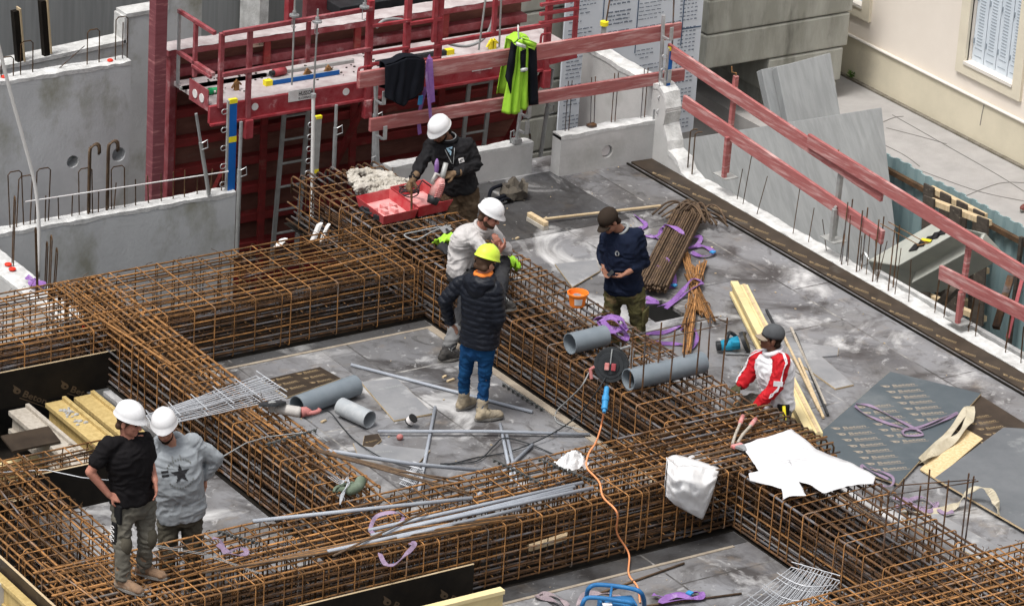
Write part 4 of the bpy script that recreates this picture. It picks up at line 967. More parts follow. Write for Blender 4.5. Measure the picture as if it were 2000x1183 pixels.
a, b = PY(50, 394, 6.05), PY(446, 335, 6.05); tag(MB().cyl(a, b, .008, 6).build('tie_bar', 'label_white'), 'thin pale bar running level above the top of the low wall', 'bar')
for px, h in ((40, .3), (170, .32), (225, .42), (2, .15)):
    q = PY(px, 150-px*.14, 8.09); q.z = z2-.02; hairpin('hairpin bar standing on the tall wall with round holes', q, h+.12, .15, group='hairpins on the tall wall')
q = PY(240, 60, 8.1); tag(MB().cyl((q.x, 8.1, z2), (q.x, 8.1, z2+.45), .008, 5).build('starter_bar', 'rust_dark'), 'tall single bar on the right end of the tall wall with holes', 'bar')
a, b = PY(105, 143, 8.12), PY(165, 90, 8.12); tag(MB().cyl(a, b, .006, 5).build('tie_bar', 'rust_dark'), 'thin bar slanting over the white ledge above the tall wall', 'bar')
for px, py in ((8, 160), (215, 123)):
    q = PY(px, py, 8.08); q.z = z2+.03; tag(MB().ell(q, (.035, .035, .02)).build('marker_cap', 'red_dot', smooth=True), 'small red plastic cap on top of the tall wall, ' + ('at the far left edge' if px < 100 else 'near its right end'), 'cap')
for (px, py), lb in (((16, 516), 'round red cap on the white top of the kerb wall at the left edge'), ((24, 525), 'second smaller red cap just below the round one on the kerb wall'), ((163, 640), 'red cap on the end of the kerb wall seen through the cage')):
    q = P(px, py, .085); q.x = max(-2.58, min(-2.35, q.x)); tag(MB().ell(q, (.04, .04, .018)).build('marker_cap', 'red_dot', smooth=True), lb, 'cap')
for k, (px, py) in enumerate(((26, 520), (58, 585), (90, 600), (120, 560), (126, 575))):
    q = P(px, py, .06); q.x = max(-2.55, min(-2.38, q.x)); hairpin('tall thin hairpin bar rising from the pale kerb wall at the left', q, .75 if k < 3 else .5, .1, group='hairpins on the kerb wall', ax=(.3, .9, 0), lean=J(.06))
for k, (px, z_) in enumerate(((1104, .42), (1153, .5), (1193, .5), (1250, .5))):
    q = PY(px, 250, 5.12); q.z = .46
    for e in (0, .05): tag(MB().cyl(q+V((e, 0, 0)), q+V((e-.03*(k == 1), 0, .62)), .006, 5).build('starter_bar', 'rust_dark'), 'thin upright bar on the low wall with the round hole', 'bar', 'thin bars on the wall with the hole')
q = PY(1155, 251, 5.1); tag(MB().box((q.x-.05, 5.06, .475), (q.x+.05, 5.14, .53)).build('wood_block', 'rust_dark', bevel=.01), 'small dark block lying on the low wall with the round hole', 'block')
rnd = random.Random(11)
ylist = [3.55, 3.4, 3.1, 2.45, 2.2, 1.9, 1.62, 1.48, 1.3, 1.2, 1.02, .95, .62, .4]
for yy in ylist:
    tag(MB().cyl((5.68+J(.04), yy, -.01), (5.68+J(.07), yy+J(.05), .5+J(.12)), .0048, 5).build('starter_bar', 'tie_steel'), 'thin wire like starter bar on the white top of the right wall', 'bar', 'thin starter bars on the right wall')
for yy in (.05, -.1, -.5, -.62, -1.1, -1.35, -1.7, -2.0, -2.3): hairpin('thin bent hairpin bar sprouting from the right wall near the picture edge', (5.72, yy, -.01), .45+J(.1), .16, .0055, group='thin hairpins at the right edge', ax=(.5, .6, 0), lean=J(.1))
for yy in (4.45, 4.36): tag(MB().tube([(5.68, yy, .0), (5.68, yy, .52), (5.70, yy-.03, .55), (5.74, yy-.05, .55)], .0085, 6).build('hairpin_bar', 'rust_bundle'), 'thicker rusty hairpin bar at the broken end of the right wall', 'bar', 'thick hairpins at the broken wall end')
bt = thing('starter_cage', 'tall rusty starter frame standing on the right wall at the end of the red board', 'rebar cage', (5.68, .5, 0))
for k, (px, py, qx, qy) in enumerate(((1656, 382, 1645, 500), (1664, 384, 1654, 498), (1683, 402, 1673, 525), (1693, 398, 1683, 520), (1715, 420, 1705, 540), (1726, 417, 1714, 540), (1748, 437, 1736, 555), (1756, 430, 1745, 552))):
    x = 5.64 if k % 2 == 0 else 5.74; b = PX(qx, qy, x); b.z = 0; MB().cyl(b, b+V((.02, .02, .72)), .008, 6).build('upright_bar', 'rust_dark', bt)
for x in (5.65, 5.76): MB().cyl((x, .98, .69), (x, .32, .69), .005, 5).build('tie_bar', 'rust_pale', bt)
MB().cyl((5.63, .33, .69), (5.78, .33, .69), .005, 5).build('tie_bar', 'rust_pale', bt)
# ================================================================== formwork timber at the left, boards beside the cages
def h20(lb, a, b, h=.2, m='yellow_wood', group='yellow formwork beams'):
    a, b = V(a), V(b); t = thing('formwork_beam', lb, 'beam', (a+b)/2, group); z = V((0, 0, 1))
    MB().bar(a+z*(h/2-.02), b+z*(h/2-.02), .08, .04).build('flange', m, t, bevel=.004); MB().bar(a-z*(h/2-.02), b-z*(h/2-.02), .08, .04).build('flange', m, t, bevel=.004)
    MB().bar(a+(b-a)*.002, b-(b-a)*.002, .03, h-.081).build('web', m, t); return t
zb_ = -.12
for px, lb, m in ((62, 'weathered grey formwork beam with a raised lip below the black board', 'grey_wood'), (152, 'yellow formwork beam with rubble on top, middle one below the black board', 'yellow_wood'), (222, 'yellow formwork beam nearest the helmet of the worker in black', 'yellow_wood')):
    a = P(px, 815, zb_+.1); t = thing('formwork_beam', lb, 'beam', (a.x, 1.2, zb_-.1), 'yellow formwork beams')
    MB().box((a.x-.13, .25, zb_+.05), (a.x+.09, 2.14, zb_+.1)).build('flange', m, t, bevel=.006); MB().box((a.x-.13, .25, zb_-.14), (a.x+.09, 2.14, zb_-.09)).build('flange', m, t, bevel=.006); MB().box((a.x-.09, .26, zb_-.088), (a.x-.04, 2.13, zb_+.048)).build('web', m, t)
    MB().box((a.x+.05, .25, zb_+.101), (a.x+.09, 2.14, zb_+.135)).build('lip', m, t, bevel=.004)
    if px == 152:
        mb = MB(); rnd = random.Random(2)
        for k in range(26): s_ = rnd.uniform(.008, .03); mb.ell((a.x-.06+rnd.uniform(-.05, .08), 1.75+rnd.uniform(-.2, .2), zb_+.105), (s_, s_*.7, s_*.5), None, 6, 4)
        stuff(tag(mb.build('rubble', 'rubble'), 'crumbs of grey concrete lying on the yellow beam', 'rubble'))
for yy, lb in ((1.5, 'lower cross beam under the yellow beams, farther back'), (.75, 'lower cross beam under the yellow beams, nearer the worker')): h20(lb, (-6.6, yy, zb_-.21), (-2.9, yy, zb_-.21), .2, 'yellow_pale')
q = P(60, 848, .05); tag(MB().obox((q.x, q.y, .0), (.5, .0, 0), (.05, .35, 0), (0, 0, .02)).build('plywood_sheet', 'ply_dark'), 'small dirty black plywood piece lying on the beams at the far left', 'board')
tl_, tr2, br_ = P(0, 693, .36), P(215, 663, .36), P(205, 765, 0)
def upright_board(lb, a, b, z0, z1_, y, th=.021, prints=0, pm='print_dull', m='ply_black'):
    t = thing('plywood_board', lb, 'board', ((a+b)/2, y, z0)); MB().box((a, y, z0), (b, y+th, z1_)).build('panel', m, t)
    MB().box((a, y+.001, z1_+.0005), (b, y+th-.001, z1_+.004)).build('top_edge', 'raw_wood', t)
    if prints:
        mb = MB(); rnd = random.Random(prints)
        for k in range(prints):
            mx = frame((a+(b-a)*(k+.3)/(prints+.5), y-.002, z0+(z1_-z0)*rnd.uniform(.25, .7)), (1, 0, -.55), (.55, 0, 1)); mb.join(logo(.09), mx)
        mb.build('lettering', pm, t)
    return t
def logo(s_, word=True):                            # printed mark of the sheets: drop ring, word, thin line
    mb = MB(); n = 14
    o = [V((.62*math.cos(2*math.pi*k/n), .42*math.sin(2*math.pi*k/n), 0)) for k in range(n)]; i_ = [V((.1+.2*math.cos(2*math.pi*k/n), .14*math.sin(2*math.pi*k/n)-.03, 0)) for k in range(n)]
    o[5] = V((-1.0, .62, 0)); o[4] = V((-.45, .52, 0))
    mb.v = [(q*.8)+V((.5, .35, 0)) for q in o+i_]; mb.f = [(k, (k+1) % n, n+(k+1) % n, n+k) for k in range(n)]
    if word:
        t_ = text('Beton', 1.0, 1.35)
        for q in t_.v: q.x += 1.35
        mb.join(t_); mb.add([(1.2, -.32, 0), (4.9, -.32, 0), (4.9, -.22, 0), (1.2, -.22, 0)], [(0, 1, 2, 3)])
    for q in mb.v: q *= s_
    return mb
upright_board('black film faced plywood board standing on edge beside the cage at the far left', -6.6, -2.76, -.02, .36, 2.19, prints=7)
for xx, yy, lb in ((-3.35, 4.6, 'yellow beam end showing through the cage at the far left edge, upper'), (-3.75, 4.3, 'yellow beam end showing through the cage at the far left edge, lower')): h20(lb, (xx, yy, -.25), (xx, yy-1.0, -.25), .2, 'yellow_wood')
upright_board('dark plywood board standing on edge behind the worker in the black tee shirt', -4.75, -3.4, .0, .42, -.06, prints=0)
upright_board('dark plywood side board under the small cage at the far left', -7, -4.78, -.2, .2, -.05)
upright_board('black plywood board with faint prints standing along the front cage at the bottom', -4.9, PY(924, 1100, -3.22).x, -.1, PY(924, 1100, -3.22).z, -3.24, prints=9)
ub = PY(980, 1145, -3.75); zt2 = PY(980, 1143, -3.75).z
def beam_end(lb, a, b, h, wd, m='yellow_pale'):
    t = thing('formwork_beam', lb, 'beam', (V(a)+V(b))/2, 'yellow formwork beams'); MB().bar(a, b, wd, h).build('flange', m, t, bevel=.008)
    d = (V(b)-V(a)).normalized(); e = MB().bar(V(b)+d*.001, V(b)+d*.006, wd*.98, h*.98); e.build('painted_end', 'red_wood', t); return t
a_, b_ = PY(780, 1183, -3.62), PY(982, 1150, -3.62)
h20('pale yellow formwork beam lying at the bottom edge in front of the black board', (-3.6, -3.62, b_.z-.1), (b_.x, -3.62, b_.z-.1), .22, 'yellow_pale')
h20('yellow formwork beam at the bottom left corner beside the concrete stub', (-5.9, -1.5, .28), (-5.9, -4.2, .28), .24, 'yellow_wood')
t = thing('plywood_board', 'thin plywood edge running down from the broken concrete at the bottom left', 'board', (-5.82, -2.6, 0)); MB().box((-5.835, -4.4, 0), (-5.81, -1.45, .5)).build('panel', 'ply_dark', t); MB().box((-5.834, -4.4, .5005), (-5.811, -1.45, .504)).build('top_edge', 'raw_wood', t)
def rubble_block(lb, a, b):
    mb = MB(); nx, ny = 22, 22
    t = thing('concrete_stub', lb, 'concrete', a); MB().box(a, (b[0], b[1], b[2]-.04)).build('body', 'concrete_pale', t)
    mb.grid(nx, ny, lambda u, v_: (a[0]+(b[0]-a[0])*u, a[1]+(b[1]-a[1])*v_, b[2]-.035+.11*max(0, noise.noise(V((u*5, v_*5, 1)))+.3)*(min(1, 6*min(u, 1-u, v_, 1-v_)))+.025*noise.noise(V((u*16, v_*16, 3))))).build('rough_top', 'rubble', t)
rubble_block('stub of broken grey concrete with a rough top at the bottom left edge', (-6.9, -1.75, -.8), (-5.86, -.75, .42))
# ================================================================== sheets lying about
def inpoly(x, y, poly):
    c = False; n = len(poly)
    for i in range(n):
        a, b = poly[i], poly[i-1]
        if (a.y > y) != (b.y > y) and x < (b.x-a.x)*(y-a.y)/(b.y-a.y)+a.x: c = not c
    return c
def sheet(lb, px, z=.02, th=.018, m='ply_grey', rows=None, pm='print_pale', edge='raw_wood', name='plywood_sheet', lift=None):
    pts = [P(a, b, z) for a, b in px]
    if lift:
        for k, dz in lift.items(): pts[k].z += dz
    c = sum(pts, V())/len(pts); t = thing(name, lb, 'board', (c.x, c.y, z-th))
    MB().prism(pts, (0, 0, -th)).build('panel', m, t)
    if edge:
        e = MB()
        for i in range(len(pts)):
            a, b = pts[i], pts[(i+1) % len(pts)]; a2, b2 = a-V((0, 0, th*.5)), b-V((0, 0, th*.5)); d = (b2-a2); o = d.cross(V((0, 0, 1))).normalized()
            if o.dot(a2-c) < 0: o = -o
            e.bar(a2+o*.0015, b2+o*.0015, .002, th*.8)
        e.build('edge_band', edge, t)
    if rows:
        a, b, sp, s_, colw = rows; ax = (P(*b, z)-P(*a, z)).normalized(); ay = V((-ax.y, ax.x, 0)); o = P(*a, z)
        lg = logo(s_); mb = MB(); zof = V((0, 0, .0018))
        for i in range(-14, 15):
            for j in range(-40, 41):
                q = o+ax*(i*colw+(j % 2)*0)+ay*(j*sp)
                cs = [q+ax*(x*s_)+ay*(y*s_) for x, y in ((-.6, -.4), (5.0, -.4), (5.0, .9), (-.6, .9))]
                if all(inpoly(w_.x, w_.y, pts) for w_ in cs): mb.join(lg, frame(q+zof, ax, ay))
        if mb.v: mb.build('lettering', pm, t)
    return t
zsh = .045
sheet('big blue grey plywood sheet printed all over, beside the white paper', [(1738, 725), (1916, 768), (1755, 944), (1560, 880)], zsh, .02, 'ply_blue', ((1738, 768), (1800, 762), .135, .074, .45))
sheet('dark brown printed plywood sheet showing behind the raised edge of the big blue sheet', [(1906, 766), (2060, 862), (2010, 905), (1850, 830)], .02, .018, 'ply_dark', ((1900, 830), (1960, 820), .13, .06, .38), 'print_gold')
sheet('large plain grey board curling at its corner at the right edge', [(1826, 932), (1960, 834), (2060, 840), (2060, 1060), (1998, 1032)], .06, .022, 'ply_slate')
sheet('bright chipboard offcut lying between the blue sheet and the plain grey board', [(1797, 915), (1885, 836), (1920, 856), (1828, 934)], .03, .014, 'osb', edge=None)
sheet('long narrow plywood strip with a notch lying behind the worker in red', [(1540, 668), (1560, 668), (1638, 678), (1636, 693), (1605, 696), (1667, 750), (1632, 758), (1535, 690)], .02, .018, 'ply_grey')
sheet('dark printed plywood piece with gold marks near the upper pipe and the mesh', [(512, 742), (625, 716), (665, 738), (560, 775)], .022, .018, 'ply_dark', ((530, 745), (600, 728), .12, .05, .32), 'print_gold')
sheet('dull printed plywood sheet lying between the pipes and the worker in the puffer jacket', [(705, 745), (776, 739), (846, 806), (770, 820)], .022, .018, 'ply_grey', ((742, 762), (800, 750), .13, .055, .36), 'print_grey')
sheet('faded grey sheet with pale print beneath the crossing conduits', [(690, 864), (750, 868), (840, 878), (815, 905), (700, 890)], .022, .018, 'ply_grey', ((720, 885), (790, 880), .12, .05, .36), 'print_grey')
sheet('small black printed scrap of plywood beside the end of the short pipe', [(712, 850), (738, 846), (745, 858), (728, 872), (708, 870)], .025, .018, 'ply_dark', ((716, 865), (740, 858), .1, .028, .2), 'print_gold')
sheet('thin metal grey board lying tilted on the deck behind the orange bucket', [(1084, 515), (1165, 507), (1172, 528), (1118, 560)], .03, .015, 'ply_grey')
sheet('thin grey board at the lower right beyond the cage, near the plain grey one', [(1760, 1010), (1830, 1000), (1990, 1090), (1990, 1130)], .018, .014, 'ply_grey')
t = thing('plywood_strip', 'long dark brown plywood strip with printed marks laid along the foot of the right wall', 'board', (5.4, -2, .004))
MB().prism(ply, (0, 0, .02)).build('panel', 'ply_dark', t)
mb = MB(); lg = logo(.055)
for k in range(34): mb.join(lg, frame(V((5.29+.02*(k % 3), 4.6-k*.36, .026)), (.35, -1, 0), (1, .35, 0)))
mb.build('lettering', 'print_gold', t)
MB().bar((5.235, 5.0, .012), (5.235, -9, .012), .02, .018).build('edge_band', 'ply_black', t)
# yellow beam on the right deck and the sticks beside it
a, b = P(1433, 562, .1), P(1578, 852, .1)
h20('long pale yellow formwork beam lying on the deck behind the worker in red', a+V((0, 0, -.0)), b, .16, 'yellow_pale')
mb_ = [(0, 0)]
d = (b-a).normalized(); s_ = V((-d.y, d.x, 0)); s_ = s_ if s_.x > 0 else -s_
t = thing('formwork_beam', 'second pale yellow beam lying tight against the long one on the deck', 'beam', a+s_*.11, 'yellow formwork beams')
MB().bar(a+s_*.105+V((0, 0, -.02)), b+s_*.105+d*.0+V((0, 0, -.02)), .085, .12).build('flange', 'yellow_pale', t, bevel=.006); MB().bar(a+s_*.105+V((0, 0, .042)), b+s_*.105+V((0, 0, .042)), .03, .01).build('web', 'raw_wood', t)
rnd = random.Random(4)
for k, (p0, p1, m) in enumerate((((1530, 655), (1600, 800), 'raw_wood'), ((1545, 640), (1612, 790), 'grey_wood'), ((1552, 650), (1617, 810), 'dark_cable'), ((1560, 700), (1608, 815), 'raw_wood'), ((1497, 605), (1520, 650), 'dark_cable'), ((1484, 612), (1512, 655), 'grey_wood'))):
    a, b = P(*p0, .02), P(*p1, .02); tag(MB().bar(a, b, .024, .02).build('batten', m), ['thin pale batten nearest the yellow beam behind the worker in red', 'long grey batten in the loose bunch beside the yellow beam', 'long black bar outermost in the bunch beside the yellow beam', 'short pale batten crossing the bunch near its lower end', 'short dark stick above the cap of the worker in red', 'short grey stick beside the dark one above the cap of the worker in red'][k], 'batten')
# ================================================================== pipes and conduits
def pvc(lb, a, b, r, m='pvc', t_=.008):
    a, b = V(a), V(b); t = thing('drain_pipe', lb, 'pipe', (a+b)/2-V((0, 0, r)), 'big grey plastic pipes'); MB().pipe(a, b, r, t_, 36).build('tube', m, t, smooth=False)
    d = (b-a).normalized(); 
    o = [c for c in t.children][0]; me = o.data; me.polygons.foreach_set('use_smooth', [True]*len(me.polygons))
    q = o.modifiers.new('edge', 'EDGE_SPLIT'); q.split_angle = .8
    L = (b-a).length; lt = MB(); lt.pipe(a+d*(L-.08), a+d*(L-.06), r+.0015, .003, 36); return t
zr = .60
a, b = P(1111, 672, zr+.11), P(1178, 650, zr+.11)
pvc('short grey plastic pipe resting on the cage in front of the purple slings', P(1113, 671, zr+.105), P(1181, 655, zr+.105)+V((.0, .0, 0)), .105)
pvc('long grey plastic pipe resting on the cage behind the thin starter frame', P(1227, 741, zr+.11), P(1372, 707, zr+.11), .105)
pvc('longer dull grey pipe lying on the deck between the grinder and the printed sheets', P(580, 793, .11), P(694, 752, .11), .105)
pvc('short pale pipe with dark open end lying across the long one on the deck', P(666, 793, .10), P(722, 819, .10), .088, 'pvc_light')
def conduit(lb, pts, r=.017, m='conduit', grp='thin grey conduits', n=8):
    return tag(MB().tube(pts, r, n).build('conduit', m, smooth=True), lb, 'pipe', grp)
conduit('long grey conduit lying on the deck just behind the feet in jeans', [P(686, 712, .02), P(1040, 804, .02)])
conduit('long grey conduit lying level in front of the feet in jeans', [P(738, 842, .05), P(960, 842, .05), P(1152, 848, .03)])
conduit('grey conduit pointing away from the viewer under the level one, left', [P(850, 795, .02), P(818, 960, .02)])
conduit('grey conduit pointing away from the viewer near the front cage, middle', [P(977, 828, .02), P(1000, 940, .02)])
conduit('pale grey conduit beside the middle one pointing at the viewer', [P(990, 850, .022), P(1015, 960, .022)])
conduit('short grey conduit slanting up to the right through the front cage', [P(925, 975, .03), P(1040, 868, .03)])
conduit('long grey conduit slanting from the left cage over the faded sheet', [P(642, 880, .62), P(800, 905, .35), P(958, 920, .12)], .02)
conduit('long grey conduit reaching out alone to the left over the front cage', [P(494, 1017, .68), P(922, 972, .66)], .019)
for k, (p0, p1) in enumerate((((720, 1035), (1138, 942)), ((745, 1043), (1122, 950)), ((760, 1036), (1118, 956)), ((725, 1045), (1158, 952)), ((775, 1050), (1015, 993)), ((640, 1076), (945, 1010)))):
    conduit(['uppermost long grey conduit in the bundle on the front cage', 'second grey conduit from the top in the bundle on the front cage', 'middle grey conduit in the bundle on the front cage', 'grey conduit reaching farthest right in the bundle on the front cage', 'shorter grey conduit low in the bundle on the front cage', 'lowest grey conduit of the bundle, reaching farthest left'][k], [P(*p0, .66+.006*(k % 3)), P(*p1, .66+.006*(k % 2))], .018)
# loose reinforcing bars
def rod(lb, pts, r=.010, m='rust_bundle', grp=None): return tag(MB().tube(pts, r, 6).build('loose_bar', m, smooth=True), lb, 'bar', grp)
for k in range(6):
    a, b = P(500+k*6, 1105-k*3, .66), P(1120-k*60, 948+k*15, .64)
    rod('long rusty bar in the loose bunch lying along the front cage', [P(395+k*22, 1118-k*4, .66), P(800, 1054-k*4.5, .665), P(905+k*25, 1034-k*6.2, .66)], .0105, 'rust_pale' if k % 2 else 'rust_bundle', 'loose long bars on the front cage')
for k in range(4):
    rod('long rusty bar slanting from the left cage towards the front cage beneath the grey conduit', [P(600+k*8, 873+k*3, .63), P(770+k*4, 915+k*4, .62), P(895+k*10, 945+k*8-(k == 1)*15, .63)], .010, 'rust_bundle', 'loose bars between two cages')
rod('single rusty bar crossing over the conduit bundle', [P(650, 1085, .7), P(860, 985, .72)], .010)
rod('rusty bar lying on the deck behind the blue frame', [P(1150, 1165, .015), P(1336, 1099, .015)], .011)
rod('rusty bar lying on the deck right of the blue frame at the bottom edge', [P(1255, 1183, .015), P(1448, 1158, .015)], .011)
for k in range(2): rod('thin grey wire lying across the front cage under the boots of the worker in black', [P(280+k*4, 1060+k*4, .64), P(400, 1080+k*3, .65), P(505, 1117+k*2, .64)], .0035, 'grey_cable', 'thin grey wires at the left')
rod('thin grey wire running from behind the grey hoodie up onto the left cage', [P(432, 893, .9), P(480, 865, .8), P(520, 853, .68), P(610, 842, .62), P(640, 862, .6)], .006, 'grey_cable')
rod('pale wire crossing behind the bare arm of the worker in black', [P(0, 922, .45), P(90, 917, .46), P(160, 932, .45), P(222, 938, .45)], .005, 'wire_grey')
# bundle of bent bars with purple slings
rnd = random.Random(9)
t = thing('rebar_bundle', 'thick bundle of dark bent bars with splayed hooked ends on the right deck', 'rebar bundle', P(1320, 500, 0))
a, b = P(1272, 570, .06), P(1345, 425, .06); d = (b-a).normalized(); s_ = V((-d.y, d.x, 0))
for k in range(36):
    col = k % 12; row = k//12; o = s_*((col-5.5)*.027+rnd.uniform(-.005, .005))+V((0, 0, .02+row*.034)); e = rnd.uniform(-.08, .05)
    side = 1 if col >= 5 else -1
    if k % 4 == 0: side = -side
    hb = V((0, 0, 1))*rnd.uniform(.02, .16)
    tip = b+o+d*(.05+e)
    ln_ = rnd.uniform(.20, .32); out_ = -s_*side; z0 = V((0, 0, 1)); lift = rnd.uniform(.02, .07)+.02*row
    pts = [a+o+d*e*.5, a+o+(b-a)*.5+d*e, b+o+d*(e-.10), b+o+d*(e+.0)+out_*.015+z0*lift*.4, b+o+d*(e+.045)+out_*.07+z0*lift, b+o+d*(e+.02)+out_*ln_*.6+z0*lift*.7, b+o+d*(e-.10)+out_*ln_-z0*min(.0+.03*row, .05)]
    MB().tube(smooth_path(pts, 4), .0120, 6).build('bent_bar', 'rust_bundle', t, smooth=True)
def tied(lb, p0, p1, n=12, r=.008, m='rust', spread=.035):
    a, b = P(*p0, .04), P(*p1, .04); d = (b-a).normalized(); s_ = V((-d.y, d.x, 0)); t = thing('rebar_bundle', lb, 'rebar bundle', (a+b)/2, 'tied bundles of thin bars')
    for k in range(n):
        o = s_*rnd.uniform(-spread, spread); z = V((0, 0, rnd.uniform(-.025, .045))); e = rnd.uniform(-.05, .05)
        MB().cyl(a+o*rnd.uniform(.8, 1.4)+z+d*e, b+o*rnd.uniform(.8, 1.4)+z+d*e, r, 6).build('thin_bar', m, t)
    for f in (.25, .7):
        q = a+(b-a)*f; MB().tube([q+s_*math.cos(x)*(spread+.015)+V((0, 0, math.sin(x)*.05+.01)) for x in [i*math.pi/5 for i in range(10)]], .006, 5, closed=True).build('tie_wire', 'rust_pale', t)
tied('thin bar bundle crossing from the big bundle down to the right', (1330, 470), (1370, 612), 12); tied('thin bar bundle lying under the crossing one, pointing at the pipe', (1360, 520), (1340, 690), 14)
tied('thin bar bundle at the right with its frayed end towards the viewer', (1375, 515), (1335, 640), 11); tied('shorter thin bar bundle ending just above the starter frame', (1345, 535), (1392, 628), 9)
# ================================================================== webbing slings and straps
def strap(lb, px, z=.02, wd=.045, m='purple', name='lifting_sling', n=6, grp='purple lifting slings', buckle=None, zs=None):
    pts = [P(a, b, (zs[i] if zs else z)) for i, (a, b) in enumerate(px)]
    path = smooth_path(pts, n); c = sum(pts, V())/len(pts); t = thing(name, lb, 'sling', c, grp); rnd = random.Random(len(lb))
    ups = [V((math.sin(i*.55+len(lb))*.7, math.cos(i*.4)*.5, .75)).normalized() for i in range(len(path))]
    MB().strip(path, wd, .005, ups=ups).build('webbing', m, t)
    if buckle: q = P(*buckle, z+.02); MB().obox(q, (.05, .02, 0), (-.02, .05, 0), (0, 0, .02)).build('tag_sleeve', 'blue_plug', t, bevel=.004)
    return t
strap('purple sling looped round the splayed head of the big bar bundle', [(1240, 420), (1262, 440), (1238, 452), (1280, 462), (1300, 440), (1330, 452), (1336, 470), (1318, 482), (1270, 458)], zs=[.02, .03, .02, .03, .16, .17, .08, .02, .02], buckle=None)
strap('purple sling wound round the middle of the big bar bundle', [(1272, 500), (1300, 505), (1318, 540), (1310, 560), (1288, 520), (1268, 540), (1295, 555), (1318, 560)], zs=[.03, .15, .05, .02, .15, .04, .03, .02], buckle=(1317, 557))
strap('purple sling spread out at the right of the big bar bundle with a blue sleeve', [(1340, 465), (1368, 463), (1360, 480), (1342, 485), (1372, 480), (1395, 494), (1370, 500), (1350, 492)], .03, buckle=(1392, 492))
strap('purple sling laid over the crossing thin bar bundles', [(1285, 598), (1310, 590), (1335, 565), (1352, 545), (1372, 552), (1358, 560), (1330, 578), (1300, 602)], zs=[.02, .03, .08, .13, .06, .1, .04, .02])
strap('purple sling in a wide open loop behind the starter frame', [(1335, 632), (1300, 648), (1264, 652), (1280, 668), (1330, 672), (1352, 680), (1362, 655), (1345, 635), (1332, 645)], .02)
strap('small piece of purple sling peeking out at the foot of the big bar bundle', [(1262, 580), (1285, 590), (1262, 590)], .02)
strap('crumpled heap of purple slings on the cage behind the short grey pipe', [(1160, 625), (1185, 618), (1215, 625), (1222, 645), (1195, 640), (1178, 628), (1205, 655), (1225, 660), (1210, 635), (1190, 620), (1170, 632), (1200, 648), (1222, 632)], zs=[.64, .70, .72, .66, .68, .75, .68, .64, .76, .76, .66, .74, .66], buckle=(1196, 634), wd=.055)
strap('lavender sling lying on the front cage left of the bars', [(415, 1050), (432, 1055), (440, 1078), (470, 1068), (482, 1080), (455, 1082), (425, 1062)], .66, .04, 'lavender', grp='faded lavender slings')
strap('lavender sling with a blue sleeve hanging on the front cage beside the bunch of bars', [(742, 1080), (752, 1100), (768, 1102), (790, 1085), (810, 1062), (800, 1060)], zs=[.62, .62, .62, .64, .66, .64], wd=.04, m='lavender', grp='faded lavender slings', buckle=(769, 1101))
strap('lavender sling looped round the left end of the conduit bundle', [(722, 1035), (735, 1008), (770, 1000), (788, 1010), (770, 1030), (745, 1050), (722, 1035)], zs=[.66, .68, .72, .68, .64, .63, .66], wd=.035, m='lavender', grp='faded lavender slings')
strap('pale lavender sling lying in a loose knot on the big printed blue sheet', [(1672, 788), (1700, 792), (1740, 812), (1790, 838), (1802, 848), (1770, 850), (1765, 840), (1800, 832), (1850, 812), (1870, 806), (1840, 822), (1790, 838), (1740, 828), (1690, 808), (1670, 792)], zsh+.02, .026, 'lavender', grp='faded lavender slings')
strap('pale sling in a small loop between the paper and the big blue sheet', [(1735, 935), (1700, 918), (1682, 908), (1690, 926), (1712, 945), (1740, 948), (1742, 930), (1700, 912)], zsh+.03, .026, 'lavender', grp='faded lavender slings')
strap('purple and lavender tangle of slings on the deck behind the last starter frame', [(1735, 972), (1770, 975), (1800, 990), (1830, 980), (1815, 998), (1770, 985), (1750, 990), (1800, 970), (1840, 1000), (1862, 998)], .04, .04, 'lavender', grp='faded lavender slings')
strap('bright purple sling heaped on the deck right of the blue frame', [(1275, 1160), (1300, 1165), (1330, 1158), (1365, 1156), (1370, 1165), (1330, 1170), (1290, 1175), (1320, 1162), (1355, 1168)], .04, .05, 'purple', buckle=(1347, 1157))
strap('greyish faded sling looped on the deck left of the blue frame', [(1110, 1183), (1090, 1165), (1060, 1158), (1048, 1165), (1070, 1168), (1095, 1180)], .03, .045, 'strap_grey', grp='faded lavender slings')
strap('greyish faded sling draped over and under the blue frame', [(1130, 1180), (1142, 1160), (1170, 1158), (1200, 1162), (1220, 1175), (1190, 1170), (1160, 1165)], .18, .05, 'strap_grey', grp='faded lavender slings')
strap('long beige canvas strap curving up behind the last starter frame', [(1760, 1000), (1830, 998), (1868, 985), (1890, 960), (1920, 952), (1940, 968), (1952, 1005)], zs=[.02, .03, .05, .16, .22, .18, .06], wd=.075, m='canvas', grp='beige canvas straps')
strap('wide beige canvas strap lying along the raised edge of the big blue sheet', [(1800, 902), (1830, 880), (1870, 850), (1893, 820), (1895, 798), (1888, 800), (1850, 850), (1800, 900)], zs=[.05, .06, .07, .1, .12, .1, .06, .05], wd=.09, m='canvas', grp='beige canvas straps')
strap('purple rag of webbing on the white top of the kerb wall at the left', [(52, 540), (66, 548), (86, 556), (70, 545), (60, 552), (84, 560)], .12, .06, 'purple')
